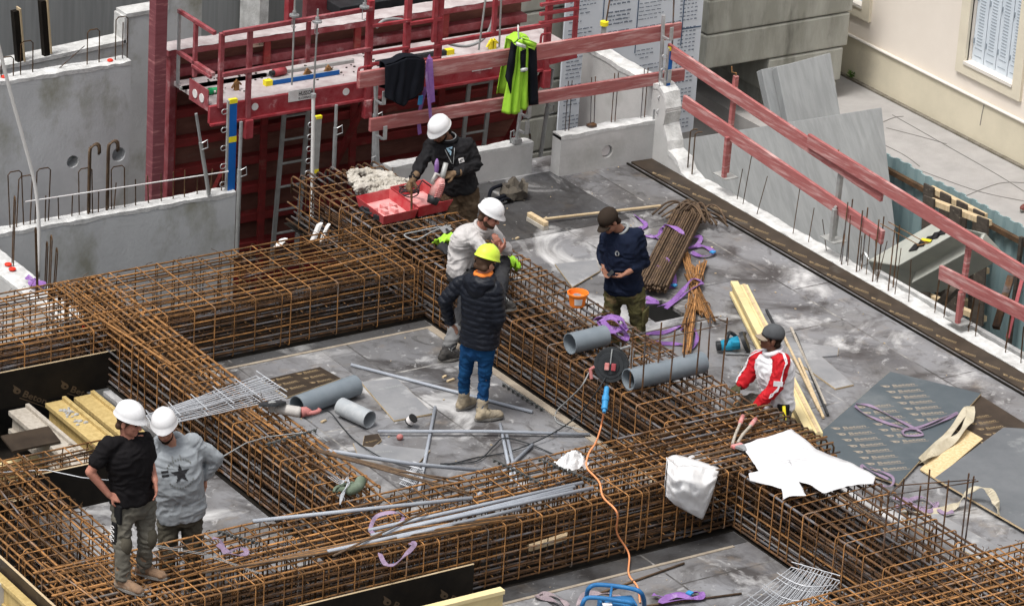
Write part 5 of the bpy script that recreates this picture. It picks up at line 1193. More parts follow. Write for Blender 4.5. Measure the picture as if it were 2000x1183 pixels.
# sling hung over the upper fence board
q = PY(842, 118, 5.06); t = thing('lifting_sling', 'bright purple sling hung over the upper back board beside the black jersey', 'sling', q, 'purple lifting slings')
pt_ = lambda px, py, y_: PY(px, py, y_)
MB().strip(smooth_path([pt_(845, 200, 5.03), pt_(842, 150, 5.03), pt_(840, 116, 5.045), pt_(838, 112, 5.1)], 4), .06, .006, up=(0, -1, 0.2)).build('webbing', 'purple', t)
MB().strip(smooth_path([pt_(836, 116, 5.04), pt_(834, 150, 5.02), pt_(838, 195, 5.02), pt_(842, 238, 5.02)], 4), .045, .006, up=(.3, -1, 0)).build('webbing', 'purple', t)
MB().strip(smooth_path([pt_(832, 170, 5.14), pt_(824, 200, 5.14), pt_(818, 230, 5.14), pt_(820, 262, 5.14)], 4), .05, .006, up=(.2, -1, 0)).build('webbing', 'purple', t)
q = pt_(821, 196, 5.1); MB().obox(q, (.05, 0, 0), (0, .015, 0), (.01, 0, .1)).build('tag_sleeve', 'blue_plug', t)
# ================================================================== clothes hung on the boards
def hung(name, lb, cols, y0, m, fold, thick, cat='clothing', n=26, parts=True):
    # cols: list of (u, top px, bottom px) giving the outline across
    t = thing(name, lb, cat, PY(*cols[len(cols)//2][1], y0)); 
    def at(u, v_):
        k = min(int(u*(len(cols)-1)), len(cols)-2); f = u*(len(cols)-1)-k
        tp = (cols[k][1][0]*(1-f)+cols[k+1][1][0]*f, cols[k][1][1]*(1-f)+cols[k+1][1][1]*f); bt_ = (cols[k][2][0]*(1-f)+cols[k+1][2][0]*f, cols[k][2][1]*(1-f)+cols[k+1][2][1]*f)
        p = PY(tp[0]*(1-v_)+bt_[0]*v_, tp[1]*(1-v_)+bt_[1]*v_, y0); return p
    def fn(u, v_):
        p = at(u, v_); bul = math.sin(math.pi*min(1, max(0, u)))**.5
        p.y -= thick*bul*(.5+.5*v_)+fold*(math.sin(u*17+2.5*noise.noise(V((u*3, v_*2, 1))))+.6*math.sin(u*31+v_*3))*(.35+.65*v_)
        return p
    mb = MB().grid(n*2, n, fn); mb.build('front', m, t, smooth=True, solid=.012); 
    def fb(u, v_):
        p = at(u, v_*.8); p.y = 5.16+fold*math.sin(u*13); return p
    MB().grid(n, 8, fb).build('back', m, t, smooth=True, solid=.01)
    def ft(u, v_):
        p = at(u, 0); ang = math.pi*v_; p.y = (y0-.0+5.16)/2-math.cos(ang)*(5.16-y0)/2; p.z += .02*math.sin(ang)+.01*noise.noise(V((u*8, v_*4, 0))); return p
    MB().grid(n, 8, ft).build('fold_over', m, t, smooth=True, solid=.008)
    return t
hung('black_jersey', 'black jersey draped over the upper back board, left of the purple sling', [(0, (752, 128), (752, 190)), (0, (775, 120), (768, 198)), (0, (790, 112), (782, 205)), (0, (812, 112), (800, 190)), (0, (829, 118), (826, 175))], 5.04, 'black_cloth', .012, .05)
vt = hung('safety_vest', 'lime yellow safety vest with black sleeves hung on the upper back board', [(0, (1003, 85), (980, 219)), (0, (1012, 76), (998, 220)), (0, (1022, 72), (1012, 212)), (0, (1032, 74), (1030, 207))], 5.0, 'hivis', .022, .06)
hg = MB(); hg.grid(12, 14, lambda u, v_: PY(1006+10*u-2*v_, 82+135*v_, 4.965+.03*math.sin(u*4))); 
side = lambda pts, m, nm, dy=4.97: MB().grid(8, 12, lambda u, v_: PY((pts[0][0]*(1-u)+pts[1][0]*u)*(1-v_)+(pts[2][0]*(1-u)+pts[3][0]*u)*v_, (pts[0][1]*(1-u)+pts[1][1]*u)*(1-v_)+(pts[2][1]*(1-u)+pts[3][1]*u)*v_, dy-.05*math.sin(math.pi*u)+.012*math.sin(v_*11))).build(nm, m, vt, smooth=True, solid=.012)
side(((1030, 82), (1046, 92), (1034, 206), (1050, 204)), 'black_cloth', 'sleeve'); side(((1000, 82), (1008, 90), (988, 150), (997, 185)), 'black_cloth', 'sleeve')
side(((1020, 72), (1048, 84), (1030, 92), (1042, 98)), 'hivis', 'collar', 4.94); side(((1018, 100), (1026, 96), (1018, 140), (1024, 142)), 'black_cloth', 'arm_hole', 4.93)
side(((1009, 82), (1026, 88), (1009, 90), (1025, 95)), 'hivis_grey', 'reflective_band', 4.90); side(((1018, 134), (1029, 132), (1018, 141), (1029, 139)), 'hivis_grey', 'reflective_band', 4.90)
q = PY(1012, 62, 5.05); MB().tube([PY(1012, 50, 5.05), PY(1012, 60, 5.0), PY(1013, 76, 5.0)], .01, 6).build('hanger_loop', 'hivis_grey', vt)
# ================================================================== tools and small things
# red tool case
zc = .61
c0, c1, c2, c3 = P(694, 402, zc), P(826, 372, zc), P(884, 412, zc), P(748, 442, zc)
t = thing('tool_case', 'open red plastic tool case dusty inside, lying on the cage before the worker in black', 'tool case', (c0+c2)/2)
mid0, mid1 = (c0+c1)/2+V((.0, 0, 0)), (c3+c2)/2
def tray(a, b, c, d, h, nm, fl=.05):
    cen = (a+b+c+d)/4; ins = lambda q, f: q+(cen-q)*f
    rings = [[ins(q, .10) for q in (a, b, c, d)], [q+V((0, 0, h)) for q in (a, b, c, d)], [ins(q, .03)+V((0, 0, h)) for q in (a, b, c, d)], [ins(q, .14)+V((0, 0, .014)) for q in (a, b, c, d)]]
    o = MB().loft([r[::-1] for r in rings]).build(nm, 'tool_red', t, bevel=.008)
    fl_ = MB().add([ins(q, .145)+V((0, 0, .0165)) for q in (a, b, c, d)], [(3, 2, 1, 0)]); 
    if (fl_.v[1]-fl_.v[0]).cross(fl_.v[2]-fl_.v[1]).z > 0: fl_.f = [(0, 1, 2, 3)]
    fl_.build('lining', 'tool_red_dusty', o); return o
lidt = tray(c0, mid0, mid1, c3, .11, 'lid'); base = tray(mid0, c1, c2, mid1, .13, 'base')
cen = (c0+mid0+mid1+c3)/4
for k in range(5):
    MB().obox(cen+V((-.12+.06*k, .06*(-1)**k, .035)), (.05, 0, 0), (0, .09, 0), (0, 0, .05)).build('moulded_rib', 'tool_red_dusty', t, bevel=.006)
for q in ((c0*.6+c3*.4), (c0*.25+c3*.75)): MB().obox(q+V((.0, -.01, .05)), (.03, .02, 0), (-.04, .06, 0), (0, 0, .05)).build('latch', 'black_plastic', t, bevel=.004)
q = (c0+c3)/2; MB().tube([q+V((-.02, .1, .07)), q+V((-.06, .08, .07)), q+V((-.07, -.06, .07)), q+V((-.03, -.1, .07))], .014, 8).build('handle', 'black_plastic', t)
q = (mid0+c1+c2+mid1)/4; cb = []
for k in range(60): a = k*.42; cb.append(q+V((-.10+.11*math.cos(a), .08+.09*math.sin(a), .1+.0015*k+.01*math.sin(k))))
cb += [q+V((.10, .15, .2)), q+V((.2, .1, .12))]
tag(MB().tube(cb, .007, 5).build('power_cable', 'dark_cable', smooth=True), 'dark power cable coiled in the red tool case', 'cable'); q2 = q+V((.06, .1, .14))
# heap of dust cloths
q0 = P(740, 362, zc); t = thing('dust_cloth', 'crumpled heap of pale beige cloth lying on the cage beside the red case', 'cloth', q0)
rnd = random.Random(21)
for k, pxs in enumerate((((686, 338), (715, 334), (748, 340), (770, 350)), ((690, 352), (720, 350), (755, 352), (795, 352)), ((700, 364), (730, 360), (760, 358), (792, 362)), ((712, 370), (735, 374), (765, 368)), ((690, 345), (705, 357), (735, 345), (765, 343)))):
    pts = smooth_path([P(a, b, zc+.05+.028*(k % 3)+rnd.uniform(-.01, .015)) for a, b in pxs], 4); cm = MB(); rr_ = rnd.uniform(.045, .06)
    for a, b in zip(pts, pts[1:]): cm.cap(a, b, rr_*rnd.uniform(.8, 1.1), rr_*rnd.uniform(.8, 1.1), 10)
    for q in cm.v: q.z = zc+.02+(q.z-zc-.02)*.8
    skinned(cm, .009, 2, .022, (11, 11, 16), seed=k+2).build('fold', 'cloth_beige', t, smooth=True)
# cable and clips on the back cage near the seated worker
q = [P(*a, .63) for a in ((880, 440), (845, 452), (815, 468), (800, 466), (790, 458), (815, 452), (850, 445), (880, 442))]
tag(MB().tube(smooth_path(q, 5), .008, 6).build('power_cable', 'grey_cable', smooth=True), 'grey cable looped on the cage between the red case and the seated worker', 'cable')
t = thing('trowel', 'grey metal trowel lying on the cage beside the back of the seated worker', 'trowel', P(870, 452, .63))
MB().prism([P(858, 446, .64), P(872, 440, .64), P(884, 448, .64), P(868, 458, .64)], (0, 0, .008)).build('blade', 'galv', t); MB().tube([P(872, 448, .66), P(880, 455, .7), P(892, 452, .7)], .014, 8).build('handle', 'black_plastic', t)
# white offcuts on the back cage by the pole
for k, (px, py, lb) in enumerate(((548, 466, 'white plastic offcut with a blue bit left of the white pole'), (618, 445, 'white plastic channel piece standing right of the white pole'), (634, 448, 'small white plastic piece right of the channel piece'))):
    q = P(px, py+8, .56); tag(MB().obox(q, (.05, .03*(k-1), .02), (-.02, .035, 0), (.09, .02, .17 if k else .07)).build('plastic_offcut', 'white_cable', bevel=.008), lb, 'offcut')
# orange bucket
q = P(1127, 596, .605); t = thing('bucket', 'small orange plastic bucket with a white label standing on the cage', 'bucket', q)
def lathe(mb, c, prof_, n=28, close=False):
    rings = [[V((c.x+r*math.cos(2*math.pi*k/n), c.y+r*math.sin(2*math.pi*k/n), c.z+z)) for k in range(n)] for r, z in prof_]; return mb.loft(rings, True, close)
lathe(MB(), q, [(.075, 0), (.095, .125), (.108, .127), (.108, .142), (.098, .142), (.094, .125), (.078, .02)]).build('body', 'orange', t, smooth=False)
lathe(MB(), q+V((.0, .0, .085)), [(.001, 0), (.086, .0), (.086, .003), (.001, .003)]).build('contents', 'bucket_in', t)
lathe(MB(), q+V((.0, .01, .09)), [(.001, 0), (.04, 0), (.04, .02), (.001, .02)]).build('tin_lid', 'galv', t)
an = math.radians(-122); lb_ = MB(); lb_.grid(6, 1, lambda u, v_: q+V((.0015+0, 0, 0))+V(((.082+.012*v_)*math.cos(an+.5-u*.9), (.082+.012*v_)*math.sin(an+.5-u*.9), .03+.07*v_))); lb_.build('paper_label', 'label_white', t, solid=.002)
MB().tube([q+V((.105*math.cos(a), .105*math.sin(a), .13-.05*math.sin((a-.3)/2.6*math.pi)*0-.03*math.sin(math.pi*(a+.4)/3.14))) for a in [-.4+3.14*k/12 for k in range(13)]], .004, 5).build('handle', 'galv', t)
# broom
a, b = P(1062, 428, .05), P(1290, 402, .04); t = thing('broom', 'wooden broom with a pale dusty head lying on the deck near the low walls', 'broom', a)
MB().cyl(a, b, .016, 10).build('handle', 'raw_wood', t)
u = (P(1034, 420, .03)-P(1068, 440, .03)); c = P(1050, 431, .06); MB().obox(c+V((0, 0, .02)), u*1.0, u.cross(V((0, 0, 1))).normalized()*.06, (0, 0, .05)).build('head', 'raw_wood', t, bevel=.008)
MB().obox(c+V((0, 0, -.03)), u*.98, u.cross(V((0, 0, 1))).normalized()*.075, (0, 0, .05)).build('bristles', 'cloth_beige', t, bevel=.006)
# dark bag by the wall
q = P(1005, 385, 0); t = thing('work_bag', 'dark brown open tool bag slumped on the deck by the end of the low wall', 'bag', q)
rg = []
for k, (r1, r2, z) in enumerate(((.08, .10, 0), (.15, .15, .02), (.17, .14, .09), (.14, .16, .15), (.11, .12, .14), (.10, .10, .07))):
    rg.append([q+V((r1*math.cos(a)*(1+.45*noise.noise(V((math.cos(a)*1.7, math.sin(a)*1.7, z*9)))), r2*math.sin(a)*(1+.45*noise.noise(V((math.cos(a)*2, math.sin(a)*2, z*7+5)))), z+.07*noise.noise(V((math.cos(a)*1.5, math.sin(a)*1.5, 3+z*6)))*(z > .05)+.02*math.sin(a*7)*(z > .1))) for a in [2*math.pi*i/26 for i in range(26)]])
MB().loft(rg, True).build('body', 'dark_bag', t, smooth=False)
MB().tube(smooth_path([q+V((-.15, .05, .15)), q+V((-.3, .02, .13)), q+V((-.36, -.06, .05)), q+V((-.2, -.12, .1))], 5), .02, 7).build('strap', 'black_cloth', t, smooth=True); MB().grid(8, 4, lambda u, v_: q+V((-.32+.2*u, -.16+.1*v_, .03+.05*math.sin(u*3)))).build('flap', 'black_cloth', t, smooth=True, solid=.01)
q = P(970, 398, 0); tag(MB().strip(smooth_path([q+V((-.1, .1, .05)), q, q+V((.08, -.06, .04)), q+V((.1, .04, .02))], 4), .03, .008).build('metal_clip', 'galv'), 'pale metal hook lying just left of the dark tool bag', 'clip')
# cable reel
q = P(1191, 712, .62); fw = V((-.66, -.75, .0)).normalized(); rr_ = V((-fw.y, fw.x, 0)); c = P(1193, 713, .78)
t = thing('cable_reel', 'black round cable reel with red sockets standing on the cage between the two grey pipes', 'cable reel', c-V((0, 0, .18)))
def disc_(c, n_, r0, r1, th, nm, m, par=None, seg=36):
    u = n_.orthogonal().normalized(); w_ = n_.cross(u); rg = [[cc+r*(math.cos(2*math.pi*k/seg)*u+math.sin(2*math.pi*k/seg)*w_) for k in range(seg)] for cc, r in ((c, r0), (c, r1), (c+n_*th, r1*.98), (c+n_*th, r0))]
    return MB().loft(rg, True, False).build(nm, m, par or t)
tl = (fw+V((0, 0, .28))).normalized()
disc_(c, tl, .02, .165, .014, 'flange', 'black_plastic'); disc_(c-tl*.10, tl, .02, .165, .014, 'flange', 'black_plastic'); disc_(c-tl*.085, tl, .02, .11, .085, 'cable_winding', 'dark_cable')
disc_(c+tl*.015, tl, .11, .125, .006, 'ridge', 'dark_cable'); disc_(c+tl*.015, tl, .005, .085, .018, 'socket_plate', 'black_plastic')
up_ = (V((0, 0, 1))-tl*tl.z).normalized(); sd2 = up_.cross(tl)
for s_ in (-1, 1): MB().obox(c+tl*.045+sd2*.032*s_-up_*.01, sd2*.045, up_*.07, tl*.025).build('socket_lid', 'drill_red' if s_ < 0 else 'red_bright', t, bevel=.008)
MB().tube([c+sd2*.16+up_*.02-tl*.12, c+sd2*.19+up_*.16-tl*.1, c+sd2*.16+up_*.20-tl*.05, c+sd2*.07+up_*.15-tl*.12], .013, 8).build('frame', 'galv', t); MB().tube([c+sd2*.19+up_*.18, c+sd2*.2-up_*.12], .011, 8).build('frame', 'galv', t)
MB().tube([c-sd2*.15-up_*.03, c-sd2*.19-up_*.06, c-sd2*.17-up_*.15], .018, 8).build('handle', 'grinder_red', t)
MB().tube(smooth_path([c+tl*.03+up_*.16, c+tl*.05+up_*.1, c+tl*.05+up_*.02], 4), .006, 6).build('cable_tail', 'grey_cable', t)
def cable(lb, pts, r, m, n=6): return tag(MB().tube(smooth_path(pts, n), r, 6).build('power_cable', m, smooth=True), lb, 'cable')
cable('grey cable falling from the reel in a curve to the deck', [P(1150, 728, .68), P(1135, 755, .55), P(1105, 785, .2), P(1086, 805, .02), P(1090, 825, .012), P(1140, 840, .012)], .007, 'grey_cable')
cable('dark cable running from the reel across the deck past the level conduit', [P(1190, 725, .7), P(1165, 765, .55), P(1130, 810, .12), P(1075, 848, .06), P(1000, 880, .02), P(930, 893, .015), P(880, 905, .012), P(800, 915, .012)], .007, 'dark_cable')
cable('dark cable arching in a loop over the conduits near the front cage', [P(860, 905, .012), P(930, 900, .02), P(965, 870, .04), P(985, 855, .05), P(1030, 865, .03), P(1085, 888, .012)], .007, 'dark_cable')
pl0, pl1 = P(1186, 748, .6), P(1180, 805, .42); t = thing('plug_connector', 'blue plug and socket hanging below the cable reel', 'plug', pl1)
for f0, f1, r, m in ((0, .18, .018, 'dark_cable'), (.15, .5, .026, 'blue_plug'), (.45, .62, .036, 'blue_plug'), (.6, .9, .03, 'blue_plug'), (.88, 1, .018, 'blue_plug')): MB().cyl(pl0+(pl1-pl0)*f0, pl0+(pl1-pl0)*f1, r, 14).build('sleeve', m, t)
cable('orange extension cable running from the blue plug over the front cage to the blue frame', [P(1180, 803, .42), P(1172, 840, .2), P(1163, 865, .62), P(1150, 885, .68), P(1146, 912, .68), P(1170, 940, .66), P(1178, 970, .66), P(1205, 1000, .64), PY(1205, 1040, -3.16), PY(1228, 1080, -3.18), P(1228, 1120, .02), P(1245, 1145, .015), P(1250, 1175, .02)], .009, 'orange_cable')
cable('black power cord running from the grinder across the deck', [P(625, 802, .14), P(645, 805, .05), P(670, 835, .012), P(700, 865, .04), P(760, 900, .05), P(830, 920, .012)], .006, 'dark_cable')
# bolt cutter
t = thing('bolt_cutter', 'bolt cutter with pink red grips lying on the crossing bars beside the paper', 'bolt cutter', P(1450, 850, .65))
jw = P(1443, 872, .67)
for s_, tp in ((-1, (1451, 812)), (1, (1476, 818))):
    e = P(*tp, .70); s0 = jw+V((.03*s_, .06, .01)); MB().tube([s0, s0+(e-s0)*.25+V((.0, 0, .02)), s0+(e-s0)*.72], .014, 8).build('handle', 'grey_wood', t); MB().tube([s0+(e-s0)*.72, s0+(e-s0)*1.0], .021, 10).build('grip', 'drill_red', t, smooth=True)
MB().obox(jw+V((0, .02, .0)), (.12, 0, 0), (0, .06, 0), (0, 0, .03)).build('joint', 'drill_red', t, bevel=.008); MB().prism([jw+V((-.05, -.01, 0)), jw+V((.05, -.01, 0)), jw+V((.02, -.09, 0)), jw+V((-.02, -.09, 0))], (0, 0, .025)).build('jaw', 'galv', t)
# white drawing sheet
pp = [(1478, 858), (1545, 842), (1560, 852), (1595, 878), (1655, 900), (1710, 930), (1706, 944), (1655, 948), (1610, 962), (1590, 952), (1560, 942), (1570, 962), (1575, 968), (1530, 970), (1526, 955), (1505, 948), (1465, 930), (1462, 922), (1482, 918), (1470, 898), (1455, 880), (1450, 872)]
pts = [P(a, b, .66) for a, b in pp]; t = thing('drawing_sheet', 'large torn white paper drawing spread over the cage beside the bolt cutter', 'paper', pts[3])
bm = bmesh.new(); vs = [bm.verts.new(q) for q in pts]; f = bm.faces.new(vs); bmesh.ops.triangulate(bm, faces=[f]); 
for _ in range(3): bmesh.ops.subdivide_edges(bm, edges=bm.edges[:], cuts=1, use_grid_fill=True)
mb = MB(); bm.verts.index_update(); mb.v = [v_.co+V((0, 0, .026*noise.noise(v_.co*2.6)+.016*(.5-abs(noise.noise(v_.co*4.5)))+.007*noise.noise(v_.co*11)-.85*max(0, v_.co.x-1.9)-.8*max(0, .82-v_.co.x))) for v_ in bm.verts]; mb.f = [tuple(v_.index for v_ in f.verts) for f in bm.faces]; bm.free()
if mb.v and (mb.v[mb.f[0][1]]-mb.v[mb.f[0][0]]).cross(mb.v[mb.f[0][2]]-mb.v[mb.f[0][0]]).z < 0: mb.f = [q[::-1] for q in mb.f]
mb.build('paper', 'white_paper', t, smooth=True, solid=.002)
mb = MB(); rnd = random.Random(8)
for a, b in (((1510, 880), (1540, 886)), ((1525, 900), (1590, 892)), ((1540, 896), (1546, 905)), ((1560, 870), (1580, 874))): mb.bar(P(*a, .685), P(*b, .685), .006, .002)
mb.build('pencil_lines', 'paper_line', t)
# plastic bag
o = P(1352, 940, .66); t = thing('plastic_bag', 'white plastic carrier bag hanging over the edge of the front cage', 'bag', o)
ou = [((1305, 897), (1300, 968)), ((1325, 910), (1318, 985)), ((1350, 908), (1345, 1000)), ((1378, 912), (1372, 1014)), ((1406, 914), (1388, 975))]
def bagp(u, v_):
    k = min(int(u*4), 3); f = u*4-k; a = [ou[k][0][i]*(1-f)+ou[k+1][0][i]*f for i in (0, 1)]; b = [ou[k][1][i]*(1-f)+ou[k+1][1][i]*f for i in (0, 1)]
    yy = -3.0-.16*min(1, v_*3)-.13*math.sin(math.pi*u)**.7*math.sin(math.pi*min(1, v_*.85+.1))-.03*noise.noise(V((u*5, v_*6, 2)))-.012*noise.noise(V((u*14, v_*12, 7)))
    return PY(a[0]*(1-v_)+b[0]*v_, a[1]*(1-v_)+b[1]*v_, yy)
MB().grid(34, 26, bagp).build('front', 'plastic_bag', t, smooth=True, solid=.003)
MB().grid(20, 14, lambda u, v_: bagp(u, v_*.8)+V((0, .22*math.sin(math.pi*u)+.02, .0))).build('back', 'plastic_bag', t, smooth=True, solid=.003)
hq_ = smooth_path([PY(1345, 905, -2.9), PY(1352, 895, -2.75), PY(1372, 893, -2.65), PY(1392, 898, -2.75), PY(1402, 906, -2.9)], 4); MB().strip(hq_, .07, .006, up=(0, -.5, .8)).build('handle', 'plastic_bag', t); hq_ = smooth_path([PY(1304, 897, -3.0), PY(1316, 902, -2.95), PY(1330, 910, -3.0)], 4); MB().strip(hq_, .05, .006, up=(0, -.5, .8)).build('handle', 'plastic_bag', t)
# crumpled clear film and spacer strips
q = P(1118, 905, .66); mb = MB(); mb.grid(20, 20, lambda u, v_: q+V(((u-.5)*.26, (v_-.5)*.22, .12*math.sin(math.pi*u)*math.sin(math.pi*v_)+.06*noise.noise(V((u*6, v_*6, 3)))))); tag(mb.build('film_wrap', 'clear_film', smooth=False), 'crumpled clear plastic film on the front cage beside the orange cable', 'wrapping')
def spacer(lb, p0, p1, z, n=9):
    a, b = P(*p0, z), P(*p1, z); d = (b-a).normalized(); s_ = V((-d.y, d.x, 0)); t = thing('spacer_strip', lb, 'spacer', (a+b)/2, 'black plastic spacer strips'); mb = MB(); m = 2*n
    mb.strip([a+(b-a)*k/m+s_*(.012*(-1)**k)+V((0, 0, .008*(k % 2))) for k in range(m+1)], .009, .010); mb.build('body', 'spacer_grey', t)
    for k in range(n): MB().obox(a+(b-a)*(k+.5)/n+V((0, 0, -.006)), d*.012, s_*.034, (0, 0, .026)).build('foot', 'spacer_grey', t)
spacer('black zigzag spacer strip on the deck along the foot of the long cage', (980, 748), (1062, 800), .03); spacer('black spacer strip lying on the front cage left of the clear film', (962, 896), (1060, 945), .66, 11); spacer('second black spacer strip on the front cage passing under the clear film', (1050, 895), (1165, 942), .66, 12); spacer('speckled spacer strip along the front cage right of the grey hoodie', (424, 1037), (505, 1060), .66, 10)
spacer('grey green spacer strip on the left cage near the grinder', (520, 868), (620, 838), .66, 10)
# tape roll, knob
q = P(800, 828, .03); t = thing('tape_roll', 'small black and white roll of tape standing on the deck', 'tape', q); ax_ = V((.3, -.55, .75)).normalized()
disc_(q+V((0, 0, .03)), ax_, .022, .045, .05, 'roll', 'label_white', t, 24); disc_(q+V((0, 0, .03))+ax_*.05, ax_, .022, .048, .012, 'side', 'tape_black', t, 24); disc_(q+V((0, 0, .03))-ax_*.012, ax_, .022, .048, .011, 'side', 'tape_black', t, 24)
q = P(781, 853, .03); tag(MB().ell(q, (.035, .03, .03)).build('clod', 'grinder_red', smooth=True), 'small round reddish lump by the level conduit on the deck', 'lump')
# angle grinder
t = thing('angle_grinder', 'large dusty angle grinder with a black guard lying at the end of the wire mesh', 'grinder', P(570, 800, .6))
a, b = P(540, 797, .7), P(588, 805, .7); MB().tube([a, a+(b-a)*.3, a+(b-a)*.9, b], [.045, .05, .052, .045], 14).build('motor_body', 'grinder_grey', t, smooth=True)
c_ = P(598, 803, .7); MB().tube([b, c_, P(606, 806, .7)], [.05, .045, .03], 12).build('rear_housing', 'grinder_red', t, smooth=True); MB().tube([P(600, 806, .7), P(612, 806, .7), P(622, 803, .7), P(625, 798, .72)], .022, 10).build('handle', 'grinder_red', t, smooth=True)
g_ = P(532, 790, .74); disc_(g_, V((.05, .3, .95)).normalized(), .02, .13, .02, 'guard', 'black_plastic', t); MB().tube([g_+V((0, 0, -.06)), g_+V((.0, 0, .02))], .04, 12).build('gear_head', 'galv_dull', t)
# green glove
q = P(688, 948, .66); t = thing('hand_tool', 'dull green tool with a looped handle lying on the left cage, wrapped in wire', 'tool', q)
MB().tube(smooth_path([P(705, 938, .70), P(698, 950, .70), P(680, 957, .68), P(665, 955, .68), P(655, 960, .66)], 4), [.05]*9+[.03]*4+[.018]*4, 10).build('body', 'green_glove', t, smooth=True); MB().tube(smooth_path([P(690, 942, .72), P(672, 945, .72), P(656, 952, .70), P(652, 960, .68)], 4), .014, 8).build('handle', 'green_glove', t, smooth=True)
for k in range(4): MB().tube(smooth_path([P(640+k*6, 930, .66), P(665, 945-k*3, .74), P(680+k, 930+k*4, .76), P(672-k*2, 965, .68), P(664, 985, .64)], 4), .004, 5).build('wire', 'wire_grey', t)
# circular saw
q = P(1440, 690, 0); t = thing('circular_saw', 'blue circular saw with a black guard lying on the deck beside the worker in red', 'saw', q); ax_ = V((.75, -.5, .45)).normalized()
MB().obox(q+V((.02, -.0, .02)), (.26, -.14, 0), (.07, .13, 0), (0, 0, .012)).build('base_plate', 'galv', t)
disc_(q+V((.06, .0, .11)), ax_, .02, .11, .04, 'blade_guard', 'black_plastic', t); MB().tube([q+V((.02, .02, .11)), q+V((-.08, .06, .09)), q+V((-.15, .09, .08))], [.07, .062, .05], 14).build('motor', 'saw_blue', t, smooth=True)
MB().tube(smooth_path([q+V((.02, .08, .16)), q+V((-.04, .1, .2)), q+V((-.1, .06, .18)), q+V((-.13, .04, .1))], 4), .02, 8).build('handle', 'black_plastic', t, smooth=True); MB().tube([q+V((.12, .1, .13)), q+V((.2, .16, .12))], .022, 8).build('knob', 'black_plastic', t); MB().cyl(q+V((-.15, .09, .08)), q+V((-.19, .11, .075)), .05, 14).build('motor_cap', 'black_plastic', t); MB().obox(q+V((-.05, -.02, .13)), (.08, -.02, 0), (.02, .05, 0), (0, 0, .05)).build('shield', 'saw_blue', t, bevel=.008)
# blue tubular frame at the bottom edge
t = thing('pump_frame', 'blue tubular steel frame of a small machine at the bottom edge', 'machine', P(1195, 1180, 0))
def tubef(pts, r=.020): MB().tube(smooth_path(pts, 4), r, 10).build('tube', 'blue_frame', t, smooth=True)
tubef([P(1145, 1168, .15), P(1150, 1148, .30), P(1170, 1141, .33), P(1225, 1147, .33), P(1250, 1155, .33), P(1258, 1172, .2), P(1257, 1190, .0)]); tubef([P(1135, 1200, .05), P(1138, 1178, .25), P(1152, 1166, .30), P(1210, 1172, .30), P(1235, 1178, .30), P(1240, 1195, .1)]); tubef([P(1195, 1145, .33), P(1192, 1166, .30)], .012); tubef([P(1178, 1168, .3), P(1178, 1200, .05)], .014)
MB().obox(P(1205, 1188, .16), (.3, -.1, 0), (.06, .18, 0), (0, 0, .16)).build('motor_box', 'blue_frame', t, bevel=.015); MB().obox(P(1186, 1180, .26), (.08, -.02, 0), (.02, .05, 0), (0, 0, .012)).build('rating_plate', 'label_white', t)
# wooden spacer inside the front cage
a, b = PY(1032, 1070, -2.95), PY(1110, 1045, -2.95); tag(MB().bar(a, b, .05, .05).build('timber_block', 'raw_wood', bevel=.004), 'short pale timber block wedged inside the front cage', 'block')
# wire mesh mats
def wiremat(lb, c4, z4, n1, n2, r=.005, m='wire_grey', sag=0):
    a, b, c, d = [P(*q, z) for q, z in zip(c4, z4)]; t = thing('wire_mesh', lb, 'wire mesh', (a+b+c+d)/4, 'bundles of welded wire mesh')
    f = lambda u, v_, l=0: (a*(1-u)+b*u)*(1-v_)+(d*(1-u)+c*u)*v_+V((0, 0, -sag*math.sin(math.pi*u)*math.sin(math.pi*v_)+l))
    for l in range(2):
        for k in range(n1+1-l*6):
            v_ = (k+l*3+.4*l)/n1+J(.012); MB().tube([f(i/10, v_, l*.05+J(.004)) for i in range(11)], r, 5).build('long_wire', m, t)
        mb = MB()
        for k in range(n2+1):
            u = k/n2; mb.tube([f(u, i/6, l*.05+.008) for i in range(7)], r, 5)
        stuff(mb.build('cross_wires', m, t))
    return t
wiremat('stack of pale welded wire mesh lying on the left cage behind the white helmets', [(285, 812), (500, 735), (560, 775), (300, 835)], [.68, .62, .62, .70], 12, 5, .006)
wiremat('thin bent wire mesh piece lying at the bottom edge before the long cage', [(1400, 1215), (1545, 1108), (1640, 1135), (1560, 1225)], [.03, .2, .22, .03], 15, 5, .0045, sag=.12)
wiremat('small wire mesh bundle lying on the deck behind the front cage by the conduits', [(780, 945), (806, 912), (828, 918), (806, 955)], [.03, .04, .04, .03], 8, 4, .005)
# offcuts, chips and litter
rnd = random.Random(31); mb = MB()
for k in range(420):
    x, y_ = rnd.uniform(-2.2, 5.1), rnd.uniform(-5, 5); 
    if .7 < x < 1.95 or (x < .75 and not -2 < y_ < 2.2 and not y_ < -3.2): continue
    s_ = rnd.choice((.006, .008, .012, .02)); a = rnd.uniform(0, 6.28); mb.obox((x, y_, .004+s_*.15), (s_*math.cos(a), s_*math.sin(a), 0), (-s_*.5*math.sin(a), s_*.5*math.cos(a), 0), (0, 0, s_*.3))
stuff(tag(mb.build('wood_chips', 'raw_wood'), 'small wood chips and crumbs strewn over the deck', 'litter'))
for (px, py), sz, m, lb in (((632, 822), .06, 'raw_wood', 'pale splinter of wood in front of the short pipe'), ((868, 735), .05, 'raw_wood', 'small wood offcut left of the jeans of the puffer jacket worker'), ((880, 742), .09, 'raw_wood', 'thin wood strip lying by the long conduit near the jeans'), ((1010, 465), .05, 'raw_wood', 'little yellow wood chip on the deck right of the seated worker'), ((1390, 484), .03, 'raw_wood', 'tiny wood chip near the end of the purple sling')):
    q = P(px, py, .012); tag(MB().obox(q, (sz, .02, 0), (-.01, .02, 0), (0, 0, .016)).build('wood_offcut', m), lb, 'offcut')
